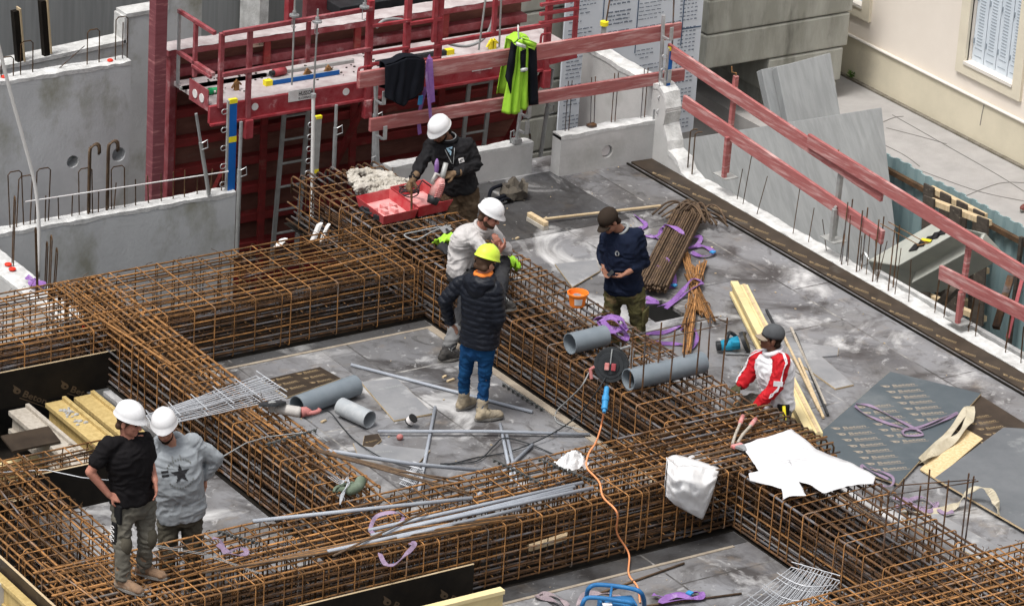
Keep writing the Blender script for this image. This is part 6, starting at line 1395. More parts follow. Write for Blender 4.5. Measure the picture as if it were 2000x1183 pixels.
# ================================================================== people
HX = V((math.sin(YAW), math.cos(YAW), 0)); RX = V((math.cos(YAW), -math.sin(YAW), 0))
def hand_shapes(mb, wr, tip, palm_n, curl=.5, inf=0.0, side=1):
    """palm, five fingers of unequal length; palm_n points out of the palm, side puts the thumb"""
    wr, tip = V(wr), V(tip); d = (tip-wr).normalized(); n = V(palm_n); n = (n-d*n.dot(d)).normalized(); s_ = d.cross(n)*side
    L = .185
    for k in (-1, 0, 1): mb.cap(wr+d*.015+s_*k*.014, wr+d*.085+s_*k*.026, .017+inf, .0145+inf, 8)
    for k, (o, l) in enumerate(((-1.4, .060), (-.48, .078), (.45, .084), (1.35, .074))):
        b = wr+d*.088+s_*o*.0185; c1 = curl*(1.0-.12*k); p = b; a = c1*.5; ll = l*.46
        for j, f in enumerate((.46, .32, .24)):
            dd = (d*math.cos(a)+n*math.sin(a)); q = p+dd*l*f; mb.cap(p, q, .0092-.0008*j+inf, .0086-.0008*j+inf, 8); p = q; a += c1*.9
    b = wr+d*.035+s_*.026; m_ = b+(s_*.75+d*.55+n*.35).normalized()*.042; e = m_+(s_*.25+d*.85+n*.45*(.5+curl)).normalized()*.034
    mb.cap(b, m_, .0125+inf, .0105+inf, 8); mb.cap(m_, e, .0102+inf, .0085+inf, 8)
def person(label, base, j, spec, group=None):
    base = V(base); h0 = base.dot(HX)
    def pt(t):
        if t[0] == 'z': return P(t[1], t[2], t[3])
        if t[0] == 'w': return V(t[1:])
        d = ray(t[0], t[1]); k = (h0+(t[2] if len(t) > 2 else 0)-CAM.dot(HX))/d.dot(HX); return CAM+d*k
    q = {k: pt(v_) for k, v_ in j.items()}
    t = thing('person', label, 'person', base, group); S_ = spec; sk = S_['skin']; B = S_.get('build', 1.0)
    hp, sp = q['hipR']-q['hipL'], q['shR']-q['shL']; pel, nk = q['pel'], q['neck']
    spine = nk-pel
    def torso(inf, lo=-.06, hi=.97, belly=0.0):
        mb = MB(); rings = []
        for f, w_, dp, lean in ((lo, .145, .105, 0), (.02, .17, .118, 0), (.16, .165, .112, 0), (.34, .155+belly*.3, .112+belly, .25), (.55, .168+belly*.2, .122+belly*.7, .55), (.74, .185, .122, .85), (.87, .165, .10, 1), (.95, .11, .075, 1), (hi+.03, .062, .06, 1)):
            c = pel+spine*f; 
            if 'bulge' in S_: c = c+S_['bulge']*math.sin(math.pi*min(1, max(0, f)))
            r = (hp.normalized()*(1-lean)+sp.normalized()*lean).normalized(); u = spine.normalized(); r = (r-u*r.dot(u)).normalized(); fw = u.cross(r)
            rings.append([c+r*((w_*B+inf)*math.copysign(abs(math.cos(a))**.85, math.cos(a)))+fw*((dp*B+inf)*math.copysign(abs(math.sin(a))**.85, math.sin(a))) for a in [2*math.pi*k/20 for k in range(20)]])
        mb.loft(rings); return mb
    fwd_t = spine.normalized().cross(sp.normalized())
    phi, pit = math.radians(S_['face'][0]), math.radians(S_['face'][1])
    hf = V((math.cos(phi)*math.cos(pit), math.sin(phi)*math.cos(pit), -math.sin(pit))); hr = V((math.sin(phi), -math.cos(phi), 0)); hu = hr.cross(hf)
    roll = math.radians(S_.get('roll', 0)); hr, hu = hr*math.cos(roll)+hu*math.sin(roll), hu*math.cos(roll)-hr*math.sin(roll); ax = (hr, hf, hu); hc = q['head']
    H = lambda x, y, z: hc+hr*x+hf*y+hu*z
    # ---- body
    b = torso(-.02)
    for s_ in 'RL':
        b.cap(q['sh'+s_], q['el'+s_], .052*B, .041, 12); b.cap(q['el'+s_], q['wr'+s_], .042, .027, 12); b.cap(nk-spine*.06, q['sh'+s_], .06, .055, 10)
        b.cap(q['hip'+s_], q['kn'+s_], .062, .040, 12); b.cap(q['kn'+s_], q['an'+s_], .040, .030, 12); b.cap(q['an'+s_], q['he'+s_]*.75+q['to'+s_]*.25+V((0, 0, .045)), .030, .022, 10)
        if not S_.get('gloves'): hand_shapes(b, q['wr'+s_], q['ha'+s_], S_.get('palm'+s_, (0, 0, -1)), S_.get('curl', .55), 0, S_.get('th'+s_, 1))
        else: b.cap(q['wr'+s_], q['wr'+s_]+(q['ha'+s_]-q['wr'+s_]).normalized()*.05, .025, .02, 8)
    b.cap(nk-spine*.02, H(0, -.02, -.06), .058, .054, 12)
    b.ell(H(0, -.012, .025), (.076, .095, .100), ax).ell(H(0, .022, -.055), (.062, .074, .068), ax).ell(H(0, .06, -.092), (.034, .034, .028), ax)
    b.cap(H(0, .088, .01), H(0, .112, -.030), .011, .016, 8).ell(H(-.013, .10, -.034), (.011, .011, .010), ax, 8, 6).ell(H(.013, .10, -.034), (.011, .011, .010), ax, 8, 6)
    for s_ in (-1, 1):
        b.ell(H(.080*s_, -.008, -.018), (.010, .022, .034), ax, 10, 8); b.ell(H(.035*s_, .070, -.028), (.026, .022, .022), ax, 10, 8); b.cap(H(.012*s_, .090, .022), H(.052*s_, .074, .022), .011, .009, 8)
    b.cap(H(-.02, .084, -.066), H(.02, .084, -.066), .010, .010, 8)
    skinned(b, .0068, 3).build('body', sk, t, smooth=True)
    for s_ in (-1, 1): MB().ell(H(.033*s_, .0845, .003), (.014, .007, .007), ax, 10, 6).build('eye', 'hair_dark', t, smooth=True)
    MB().ell(H(0, .0935, -.064), (.022, .005, .005), ax, 10, 6).build('mouth', 'lips', t, smooth=True)
    hcol = S_.get('hair', 'hair_dark')
    eb = MB()
    for s_ in (-1, 1): MB().cap(H(.018*s_, .0995, .026), H(.05*s_, .084, .028), .0048, .0035, 6).build('eyebrow', hcol, t, smooth=True)
    hm = skinned(MB().ell(H(0, -.018, .024), (.082, .100, .106), ax).cap(H(-.05, -.06, -.05), H(.05, -.06, -.05), .035, .035), .008, 3, cuts=[(H(0, .052, 0), hf), (H(0, 0, -.082), -hu), (H(0, .01, -.03), (hf*.8-hu*.6))]); hm.build('hair', hcol, t, smooth=True)
    if S_.get('beard'):
        skinned(MB().ell(H(0, .025, -.062), (.066, .076, .062), ax).ell(H(0, .068, -.094), (.036, .034, .026), ax), .006, 2, .003, (60, 60, 60), cuts=[(H(0, 0, -.045), hu+hf*.35)]).build('beard', hcol, t, smooth=True)
    # ---- headgear
    if S_['hat'] in ('helmet_white', 'helmet_green'):
        n, m_ = 36, 12; rings = []; C = H(0, -.006, .062)
        prof_ = [(math.cos(a), math.sin(a)) for a in [math.pi/2*k/m_ for k in range(m_)]]
        def hp_(a, cr, cz, ex=0):
            rx, ry, rz = .106+ex, .129+ex, .122
            f = max(0, math.sin(a)); pk = .030*f**3 if ex else 0
            ridge = .006*max(0, 1-abs(math.cos(a)*cr)/.16)*cz if not ex else 0
            return C+hr*(rx*cr*math.cos(a))+hf*((ry*cr+pk)*math.sin(a))+hu*(rz*cz+ridge-(.012*f**2 if ex else 0))
        an = [2*math.pi*k/n for k in range(n)]
        rings = [[hp_(a, 1, -.12, .009) for a in an], [hp_(a, 1, -.07, .008) for a in an], [hp_(a, 1.0, .04) for a in an]]+[[hp_(a, c, s_*.94+.06) for a in an] for c, s_ in prof_[1:]]
        hat = MB().loft(rings, False); k0 = len(hat.v); hat.v.append(C+hu*.1225); o = (len(rings)-1)*n; hat.f += [(o+i, o+(i+1) % n, k0) for i in range(n)]
        ho = hat.build('hard_hat', S_['hat'], t, smooth=True, solid=-.004)
        MB().tube([hp_(a, 1.0, -.11, .011) for a in an], .0035, 6, closed=True).build('brim_edge', S_['hat'], ho, smooth=True)
    else:
        C = H(0, -.012, .045); n, m_ = 32, 10; an = [2*math.pi*k/n for k in range(n)]
        dome = lambda a, c, s_: C+hr*(.088*c*math.cos(a))+hf*(.108*c*math.sin(a))+hu*(.092*s_+.004*noise.noise(V((math.cos(a)*2, math.sin(a)*2, s_*3))))
        rings = [[dome(a, 1.0, -.28) for a in an]]+[[dome(a, math.cos(x), math.sin(x)) for a in an] for x in [math.pi/2*k/m_ for k in range(m_)]]
        hat = MB().loft(rings, False); k0 = len(hat.v); hat.v.append(C+hu*.092); o = (len(rings)-1)*n; hat.f += [(o+i, o+(i+1) % n, k0) for i in range(n)]
        ho = hat.build('cap', S_['hat'], t, smooth=True, solid=-.004)
        MB().grid(14, 8, lambda u, v_: C+hr*((u-.5)*.165*(1-.12*v_*v_))+hf*(.085*math.sqrt(max(0, 1-((u-.5)*1.7)**2))+.015+v_*.072*math.sqrt(max(.03, 1-((u-.5)*1.75)**2)))+hu*(-.022-.022*v_-.09*(u-.5)**2)).build('peak', S_.get('peak', S_['hat']), ho, smooth=True, solid=.006)
        MB().ell(C+hu*.093, (.008, .008, .005), ax, 8, 6).build('button', S_['hat'], ho, smooth=True)
    # ---- trousers
    lw = S_.get('leg', .088); tr = MB(); rings = []
    tb = MB(); u = spine.normalized()
    r_ = hp.normalized(); fw_ = u.cross(r_).normalized()
    for f, w_, dp in ((-.30, .11, .09), (-.18, .162, .122), (-.04, .168, .120), (.06, .160, .112), (.12, .150, .105)):
        c = pel+spine*f*(.5/max(.3, spine.length)); rings.append([c+r_*((w_*B)*math.cos(a))+fw_*((dp*B)*math.sin(a)) for a in [2*math.pi*k/18 for k in range(18)]])
    tr.loft(rings)
    for s_ in 'RL':
        tr.cap(q['hip'+s_], q['kn'+s_], lw+.012, lw*.78, 14); m1 = q['kn'+s_]*.25+q['an'+s_]*.75; tr.cap(q['kn'+s_], m1, lw*.78, lw*.70, 14); tr.cap(m1, q['an'+s_]+(q['kn'+s_]-q['an'+s_]).normalized()*.02, lw*.72, lw*.70, 14)
    ts = skinned(tr, .0115, 4, S_.get('fold', .011), (6, 6, 13), seed=len(label)); tro = ts.build('trousers', S_['bottom'], t, smooth=True)
    if S_.get('shin'):
        for s_ in S_.get('shins', 'RL'): skinned(MB().cap(q['kn'+s_]*.45+q['an'+s_]*.55, q['an'+s_]+(q['kn'+s_]-q['an'+s_]).normalized()*.03, lw*.78, lw*.76, 14), .011, 3, .010, (6, 6, 13)).build('trouser_cuff', S_['shin'], tro, smooth=True)
    if S_.get('pads'):
        for s_ in 'RL':
            kf = (q['to'+s_]-q['an'+s_]); kf.z = 0; kf.normalize(); c = q['kn'+s_]+kf*lw*.40; MB().ell(c, (.060, .060, .10)).build('knee_patch', S_['pads'], tro, smooth=True)
    mb = MB(); rr = [pel+spine*.14+r_*((.158*B)*math.cos(a))+fw_*((.110*B)*math.sin(a)) for a in [2*math.pi*k/24 for k in range(24)]]
    mb.strip(rr+[rr[0]], .04, .006, ups=[(p_-pel-spine*.14).normalized() for p_ in rr+[rr[0]]]); mb.build('belt', S_.get('belt', 'belt_black'), t)
    # ---- boots
    for s_ in 'RL':
        a, toe, heel = q['an'+s_], q['to'+s_], q['he'+s_]; kd = (q['kn'+s_]-a).normalized(); bt = MB()
        d = (toe-heel); d2 = d.normalized(); L_ = max(.22, min(.31, d.length)); toe = heel+d2*L_; un = V((0, 0, 1)); un = (un-d2*un.dot(d2)).normalized()
        a_ = heel+d2*.075+un*.075
        bt.cap(a+kd*.10, a, .058, .056, 12).cap(a, a_, .056, .054, 12).cap(heel+d2*.045+un*.042, heel+d2*.11+un*.046, .046, .046, 12).cap(heel+d2*.10+un*.05, toe-d2*.055+un*.038, .050, .043, 12).ell(toe-d2*.06+un*.036, (.046, .058, .036), (d2.cross(un), d2, un)).cap(a_, heel+d2*.15+un*.055, .052, .045, 12)
        bo = skinned(bt, .009, 3, .003, (20, 20, 20), cuts=[(heel+un*.012, -un)]).build('boot', S_['boot'], t, smooth=True)
        sl = []
        for k in range(20):
            x = 2*math.pi*k/20; cx = math.cos(x); sx_ = math.sin(x); sl.append(heel+d2*(L_*.5+L_*.515*cx)+d2.cross(un)*(sx_*(.050 if cx > 0 else .043)*(1-.12*cx*cx)))
        MB().loft([sl, [p_+un*.024 for p_ in sl]]).build('sole', S_.get('sole', 'sole'), bo)
        lc = MB()
        for k in range(4):
            c = a_+d2*(.045+.018*k)+un*(.035-.018*k); lc.cyl(c-d2.cross(un)*.028+un*.012, c+d2.cross(un)*.028+un*.012, .004, 5)
        lc.build('laces', 'boot_black' if S_['boot'] != 'boot_black' else 'grey_cable', bo)
    # ---- top
    inf = S_.get('inf', .021); tp = torso(inf, S_.get('hem', -.02), .95, S_.get('belly', 0)); sleeves = S_['sleeve']; ar = S_.get('arm', .058)*B
    sl_ = MB()
    for s_ in 'RL':
        g = sl_ if S_.get('sleeve_mat') else tp
        tp.cap(nk-spine*.07, q['sh'+s_], .070, .068, 12) if not S_.get('sleeve_mat') else sl_.cap(nk-spine*.05+(q['sh'+s_]-nk)*.35, q['sh'+s_], .078, .082, 12)
        if sleeves == 'short': e = q['sh'+s_]+(q['el'+s_]-q['sh'+s_])*.62; g.cap(q['sh'+s_], e, ar+.014, ar+.010, 12)
        else:
            g.cap(q['sh'+s_], q['el'+s_], ar+.014, ar+.002, 12)
            e = q['el'+s_]+(q['wr'+s_]-q['el'+s_])*S_.get('cuff_at', .93); g.cap(q['el'+s_], e, ar+.002, ar-.014, 12)
    qd = None; axs = spine.normalized()
    if S_.get('quilt'):
        pr = S_['quilt']
        def qd(p):
            best = None; rel = p-pel; dd = (rel-axs*rel.dot(axs)).length
            z = rel.dot(axs)
            for s_ in 'RL':
                for a, c in (('sh', 'el'), ('el', 'wr')):
                    A, Bq = q[a+s_], q[c+s_]; dv = (Bq-A); f = max(0, min(1, (p-A).dot(dv)/dv.length_squared)); ds = (p-A-dv*f).length
                    if ds < ar+.02 and (best is None or ds < best[0]) and dd > .15*B: best = (ds, f*dv.length+(0 if a == 'sh' else q['el'+s_].length*0+.3))
            zz_ = best[1] if best else z
            return .010*abs(math.sin(math.pi*zz_/.058))**.6-.005
    cuts_ = []
    top = skinned(tp, .0105, 4, S_.get('tfold', .010), (6, 6, 9), qd, seed=len(label)+3, cuts=[(pel+spine*S_.get('hem_at', .0), -axs)])
    to_ = top.build(S_['top_name'], S_['top'], t, smooth=True); bv = BVHTree.FromPolygons([tuple(p_) for p_ in top.v], top.f)
    q['bvh'] = bv
    if S_.get('sleeve_mat'):
        sv = skinned(sl_, .0105, 4, S_.get('tfold', .010), (9, 9, 9), seed=5); sv.build('sleeves', S_['sleeve_mat'], t, smooth=True); q['sbvh'] = BVHTree.FromPolygons([tuple(p_) for p_ in sv.v], sv.f)
    if S_.get('gloves'):
        for s_ in 'RL':
            gm = MB(); hand_shapes(gm, q['wr'+s_], q['ha'+s_], S_.get('palm'+s_, (0, 0, -1)), S_.get('curl', .8), .004, S_.get('th'+s_, 1)); gm.cap(q['wr'+s_]-(q['ha'+s_]-q['wr'+s_]).normalized()*.05, q['wr'+s_]+(q['ha'+s_]-q['wr'+s_]).normalized()*.04, .042, .034, 12)
            skinned(gm, .0065, 3).build('glove', S_['gloves'] if isinstance(S_['gloves'], str) else S_['gloves'][s_], t, smooth=True)
    q['t'] = t; q['H'] = H; q['fwd'] = fwd_t; q['up'] = axs; q['right'] = sp.normalized(); q['top'] = to_; q['hf'] = hf; q['hr'] = hr; q['hu'] = hu; q['nk'] = nk; q['spine'] = spine; return q
def wrap(q, mb, c, nm, m, off=.004, bv='bvh', fwd=None, parent=None, ax=None):
    """lay a flat shape (x to the wearer's left as seen, y up) onto the garment"""
    fw = (fwd or q['fwd']).normalized(); up = ax or q['up']; up = (up-fw*up.dot(fw)).normalized(); rt = up.cross(fw)
    out = MB()
    for v_ in mb.v:
        o = V(c)+rt*v_.x+up*v_.y; h = q[bv].ray_cast(o+fw*.5, -fw, 1.0)
        out.v.append((h[0] if h[0] else o)+fw*off)
    out.f = list(mb.f); return out.build(nm, m, parent or q['t'], smooth=False)
def ribbon_on(q, path, nm, m, wd, bv='sbvh', off=.004, src=None):
    pts = []; ups = []
    for p in path:
        h = q[bv].find_nearest(V(p)); pts.append(h[0]+h[1]*off); ups.append(h[1])
    MB().strip(pts, wd, .004, ups=ups).build(nm, m, q['t'])
Zp = .62
# --- worker in the black tee shirt
p1 = person('man in black tee shirt and white helmet standing on the cage, hand on hip', (-5.07, -2.65, Zp), dict(
    head=(252.5, 822, 0), neck=(249, 853, .02), shR=(211, 869, -.10), shL=(281, 857, .14), elR=(176, 921, -.16), elL=(294, 911, .14), wrR=(213, 966, -.14), wrL=(303, 938, .02), haR=(243, 977, -.12), haL=(306, 968, -.02),
    pel=(259, 975, .03), hipR=(240, 992, -.04), hipL=(281, 984, .10), knR=(238, 1062, -.12), knL=(286, 1048, .04), anR=('z', 240, 1131, Zp+.10), anL=('z', 281, 1107, Zp+.10), toR=('z', 281, 1163, Zp+.02), heR=('z', 224, 1143, Zp+.01), toL=('z', 333, 1135, Zp+.02), heL=('z', 264, 1117, Zp+.01)),
    dict(skin='skin_red', face=(-58, 10), hat='helmet_white', hair='hair_brown', top='tshirt_black', top_name='tee_shirt', sleeve='short', hem=-.02, hem_at=-.03, bottom='trouser_khaki', pads='trouser_olive', boot='boot_tan', build=1.08, palmR=(.3, .6, -.5), palmL=(-.6, .2, 0), curl=.45, fold=.014, leg=.092, thR=-1))
nb = MB().tube([p1['nk']+p1['right']*.085*math.cos(a)*1.0+p1['fwd']*.075*math.sin(a)+p1['up']*(-.01-.035*max(0, math.sin(a))) for a in [2*math.pi*k/24 for k in range(24)]], .007, 6, closed=True); nb.build('neckband', 'tshirt_black', p1['t'], smooth=True)
pk = p1['hipR']; MB().obox(pk+p1['fwd']*.06-p1['right']*-.09+V((0, 0, -.02)), p1['fwd']*.09, p1['right']*.03, (0, 0, .17)).build('tool_pocket', 'belt_black', p1['t'], bevel=.01)
mid = (p1['hipR']*.35+p1['knR']*.65); MB().obox(mid+p1['right']*.082, p1['fwd']*.07, p1['right']*.014, (0, 0, .2)).build('thigh_pocket', 'belt_black', p1['t'], bevel=.006)
lt = MB()
for k in range(4): lt.tube([mid+p1['right']*.093+p1['fwd']*(-.012+.024*math.cos(a))+V((0, 0, .05-.04*k+.014*math.sin(a))) for a in [2*math.pi*i/8 for i in range(7)]], .004, 5)
lt.build('lettering', 'label_white', p1['t'])
# --- worker in the grey hoodie
p2 = person('bearded man in grey star print hoodie and white helmet, hand on hip', (-4.45, -1.72, 0), dict(
    head=(322, 835, -.06), neck=(334, 866, 0), shR=(297, 876, -.06), shL=(374, 863, .06), elR=(289, 925, -.02), elL=(421, 895, .14), wrR=(302, 962, -.1), wrL=(398, 930, .13), haR=(310, 990, -.1), haL=(396, 962, .10),
    pel=(352, 992, 0), hipR=(330, 1008, -.02), hipL=(374, 1004, .03), knR=(326, 1088, -.08), knL=(376, 1086, -.02), anR=(328, 1163, 0), anL=(378, 1158, 0), toR=(318, 1186, -.12), heR=(330, 1174, .12), toL=(380, 1182, -.12), heL=(376, 1168, .12)),
    dict(skin='skin_tan', face=(-122, 12), roll=-8, hat='helmet_white', beard=True, top='hoodie_grey', top_name='hoodie', sleeve='long', build=1.22, arm=.060, belly=.03, inf=.028, hem=-.16, hem_at=-.13, bottom='trouser_olive', boot='boot_black', palmL=(-.5, -.3, 0), curl=.4, cuff_at=.86, leg=.095, tfold=.009))
hd = MB().tube([p2['nk']+p2['right']*.12*math.cos(a)+p2['fwd']*(.10*math.sin(a)-.02)+p2['up']*(-.015-.05*math.sin(a)) for a in [2*math.pi*k/24 for k in range(24)]], .04, 10, closed=True); skinned(hd, .01, 2, .006, (9, 9, 9)).build('hood', 'hoodie_grey', p2['t'], smooth=True)
for s_ in (-1, 1): MB().tube([p2['nk']+p2['fwd']*.15+p2['right']*.035*s_-p2['up']*.05, p2['nk']+p2['fwd']*.175+p2['right']*.04*s_-p2['up']*.22], .005, 5).build('drawstring', 'collar_grey', p2['t'])
sp_ = [V((.085*(1 if k % 2 == 0 else .4)*math.sin(2*math.pi*k/10), .085*(1 if k % 2 == 0 else .4)*math.cos(2*math.pi*k/10), 0)) for k in range(10)]
st = MB(); g_ = .0065
for i in range(-14, 15):
    for k in range(-14, 15):
        if inpoly(i*g_, k*g_, sp_): st.add([(i*g_-g_/2, k*g_-g_/2, 0), (i*g_+g_/2, k*g_-g_/2, 0), (i*g_+g_/2, k*g_+g_/2, 0), (i*g_-g_/2, k*g_+g_/2, 0)], [(0, 1, 2, 3)])
cc = p2['pel']+p2['spine']*.66-p2['right']*.01+p2['right']*.0; wrap(p2, st, cc, 'star_print', 'label_ink', .006)
for k in (0, 1): wrap(p2, MB().grid(4, 1, lambda u, v_: V((-(.10+.06*u), .03-.035*k+.02*v_, 0))), cc, 'bar_print', 'label_ink', .006)
ar_ = MB()
for k in range(11):
    for up_s in (1, -1):
        a = math.radians(90+(k-5)*11)*1.0; r0 = .125
        c_ = V((r0*math.cos(a), up_s*r0*math.sin(a), 0)); ar_.obox(c_, (.011, 0, 0), (0, .016, 0), (0, 0, .0005))
wrap(p2, ar_, cc, 'lettering', 'cuff_grey', .006)
# --- worker with the lime helmet, back turned
p3 = person('man in black puffer jacket, jeans and lime helmet seen from behind', (.0, .05, 0), dict(
    head=(949, 513, 0), neck=(944, 540, -.01), shL=(902, 551, .10), shR=(968, 563, -.10), elL=(869, 586, .10), elR=(974, 622, -.12), wrL=(880, 630, .16), wrR=(962, 650, .04), haL=(893, 645, .22), haR=(950, 652, .16),
    pel=(936, 672, 0), hipL=(916, 680, .05), hipR=(950, 682, -.05), knL=(907, 738, .06), knR=(946, 744, -.03), anL=('z', 906, 783, .10), anR=('z', 941, 801, .10), toL=('z', 930, 787, .02), heL=('z', 891, 801, .01), toR=('z', 984, 814, .02), heR=('z', 927, 821, .01)),
    dict(skin='skin_tan', face=(15, 22), hat='helmet_green', hair='hair_brown', top='puffer', top_name='puffer_jacket', sleeve='long', inf=.03, arm=.066, quilt=.05, tfold=.006, hem=-.04, hem_at=-.0, bottom='jeans', boot='boot_dirty', leg=.076, fold=.010, curl=.4))
skinned(MB().tube([p3['nk']+p3['right']*.115*math.cos(a)+p3['fwd']*(.09*math.sin(a)-.03)+p3['up']*(-.02+.02*math.sin(a)) for a in [2*math.pi*k/24 for k in range(24)]], [.045+.02*(math.sin(2*math.pi*k/24) < -.2) for k in range(24)], 10, closed=True).ell(p3['nk']-p3['fwd']*.12-p3['up']*.07, (.12, .12, .06), (p3['right'], p3['up'], p3['fwd'])), .01, 3, .006, (9, 9, 9)).build('hood', 'puffer', p3['t'], smooth=True)
MB().tube([p3['nk']+p3['right']*.075*math.cos(a)+p3['fwd']*(.068*math.sin(a))+p3['up']*(.03) for a in [2*math.pi*k/24 for k in range(24)]], .026, 8, closed=True).build('orange_collar', 'orange_cloth', p3['t'], smooth=True)
MB().obox(p3['pel']+p3['right']*.15+p3['fwd']*.03-V((0, 0, .015)), p3['right']*.03, p3['fwd']*.09, (0, 0, .07)).build('shirt_tail', 'track_white', p3['t'], bevel=.012)
# --- seated worker
p4 = person('man in grey shirt and white helmet sitting hunched on the cage, chin on hand', (.95, 1.85, 0), dict(
    head=(956, 421, -.12), neck=(940, 444, -.05), shR=(918, 458, -.16), shL=(958, 449, .12), elR=(946, 490, -.28), elL=(990, 488, -.05), wrR=(974, 493, -.22), wrL=(979, 480, -.16), haR=(986, 478, -.2), haL=(965, 462, -.2),
    pel=(900, 528, -.02), hipR=(910, 538, -.10), hipL=(920, 528, .08), knR=(908, 588, -.42), knL=(983, 512, -.02), anR=('z', 875, 682, .10), anL=('z', 975, 594, Zp+.10), toR=('z', 897, 699, .02), heR=('z', 855, 706, .01), toL=('z', 1004, 604, Zp+.02), heL=('z', 966, 606, Zp+.01)),
    dict(skin='skin_red', face=(-50, 22), hat='helmet_white', hair='hair_brown', beard=True, top='shirt_grey', top_name='shirt', sleeve='long', cuff_at=.55, hem=-.10, hem_at=-.10, bottom='trouser_dark', shin='trouser_shin', shins='R', boot='boot_black', bulge=V((-.05, .05, .05)), curl=.9, palmR=(0, .5, .5), palmL=(.3, .3, 0), leg=.095, tfold=.014, arm=.060, inf=.02))
MB().tube([p4['nk']+p4['right']*.08*math.cos(a)+p4['fwd']*.075*math.sin(a)+p4['up']*(.012-.02*math.sin(a)) for a in [2*math.pi*k/24 for k in range(24)]], .018, 8, closed=True).build('collar', 'shirt_grey', p4['t'], smooth=True)
for nm, (px, py, z), ax_, lb in (('safety_vest', (872, 478, .66), (-.1, .1), 'crumpled lime safety vest wedged behind the back of the seated worker'), ('safety_vest', (1000, 522, .64), (.1, 0), 'bit of lime safety vest poking out in front of the seated worker')):
    c = P(px, py, z); w_ = .24 if px < 900 else .10
    tg = thing(nm, lb, 'clothing', c); MB().grid(16, 12, lambda u, v_: c+V(((u-.5)*w_, (v_-.5)*.18, .04*math.sin(u*6+v_*4)+.05*noise.noise(V((u*5, v_*5, 2)))+.05))).build('cloth', 'hivis', tg, smooth=True, solid=.01)
    if px < 900: MB().grid(16, 12, lambda u, v_: c+V(((u-.5)*.3-.02, (v_-.5)*.2-.16, .03*math.sin(u*7)+.04*noise.noise(V((u*5, v_*5, 9)))+.03))).build('dark_cloth', 'trouser_dark', tg, smooth=True, solid=.01)
# --- worker at the tool case
p5 = person('man in black jacket, brown trousers and white helmet bending over the red tool case', (2.05, 3.3, 0), dict(
    head=(860, 255, -.12), neck=(876, 273, -.05), shR=(842, 284, .0), shL=(914, 282, .02), elR=(820, 322, -.10), elL=(930, 322, -.02), wrR=(808, 349, -.28), wrL=(888, 339, -.28), haR=(797, 368, -.34), haL=(855, 346, -.38),
    pel=(897, 368, .05), hipR=(878, 378, .04), hipL=(918, 378, .04), knR=(886, 446, -.08), knL=(915, 448, 0), anR=(886, 524, .05), anL=(916, 526, .05), toR=(872, 545, -.08), heR=(888, 536, .14), toL=(912, 548, -.1), heL=(918, 538, .12)),
    dict(skin='skin_brown', face=(-160, 30), hat='helmet_white', beard=True, top='jacket_black', top_name='jacket', sleeve='long', build=1.1, hem=-.04, hem_at=-.03, bottom='trouser_brown', boot='boot_tan', gloves='glove_tan', curl=1.0, palmR=(.4, .4, -.6), palmL=(-.2, .5, -.5), leg=.096, arm=.060, inf=.02, tfold=.014))
cl = [p5['nk']+p5['right']*.085*math.cos(a)+p5['fwd']*.078*math.sin(a)+p5['up']*(.022-.012*math.sin(a)) for a in [2*math.pi*k/24 for k in range(24)]]
MB().tube(cl, .022, 8, closed=True).build('collar', 'jacket_black', p5['t'], smooth=True); MB().tube([p_+p5['up']*.022 for p_ in cl], .006, 6, closed=True).build('collar_piping', 'collar_grey', p5['t'], smooth=True)
vm = MB(); vm.v = [V((-.035, .0, 0)), V((.035, 0, 0)), V((0, -.08, 0))]; vm.f = [(0, 2, 1)]; wrap(p5, vm, p5['nk']-p5['up']*.03, 'shirt_front', 'tee_blue', .012)
zp = MB()
for s_ in (-1, 1): zp.grid(6, 1, lambda u, v_: V((s_*(.05-.045*u)+.008*v_, -.01-.16*u, 0)))
wrap(p5, zp, p5['nk']-p5['up']*.03, 'zip', 'collar_grey', .014)
bg_ = MB().grid(3, 3, lambda u, v_: V(((u-.5)*.055, (v_-.5)*.055, 0))); c_ = p5['pel']+p5['spine']*.72-p5['right']*.10; wrap(p5, bg_, c_, 'badge', 'label_white', .006); rg_ = MB().tube([V((.013*math.cos(a), .013*math.sin(a), 0)) for a in [2*math.pi*k/10 for k in range(9)]], .003, 4); wrap(p5, rg_, c_, 'badge_mark', 'label_ink', .010)
wr_ = p5['wrL']; dv = (p5['elL']-p5['wrL']).normalized(); disc_(wr_+dv*.05, dv, .02, .041, .024, 'watch_strap', 'black_rubber', p5['t']); MB().ell(wr_+dv*.06+V((-.02, -.034, -.005)), (.015, .012, .015)).build('watch_face', 'green_bottle', p5['t'], smooth=True)
# the drill he holds, and the bit in his right hand
a, b = p5['wrL']+(p5['haL']-p5['wrL'])*.7, None
t = thing('hammer_drill', 'red dusty electric breaker held by the worker in black above the tool case', 'drill', PY(845, 400, a.y))
tp_, bt_ = a+V((0, 0, .02)), PY(843, 398, a.y-.02)
MB().tube([tp_+(bt_-tp_)*.12, tp_+(bt_-tp_)*.3, tp_+(bt_-tp_)*.75], [.035, .062, .07], 14).build('motor_body', 'drill_red', t, smooth=True)
for k in range(7): MB().obox(tp_+(bt_-tp_)*(.25+.07*k)+V((-.02, -.066, 0)), (.07, 0, 0), (0, .012, 0), (0, 0, .006)).build('vent_rib', 'tool_red_dusty', t)
MB().tube([tp_+(bt_-tp_)*.74, tp_+(bt_-tp_)*1.0], [.072, .055], 14).build('base', 'black_plastic', t, smooth=True); MB().tube([tp_+(bt_-tp_)*.14, tp_, tp_+V((.03, 0, .12))], [.035, .03, .026], 12).build('grip', 'galv_dull', t, smooth=True)
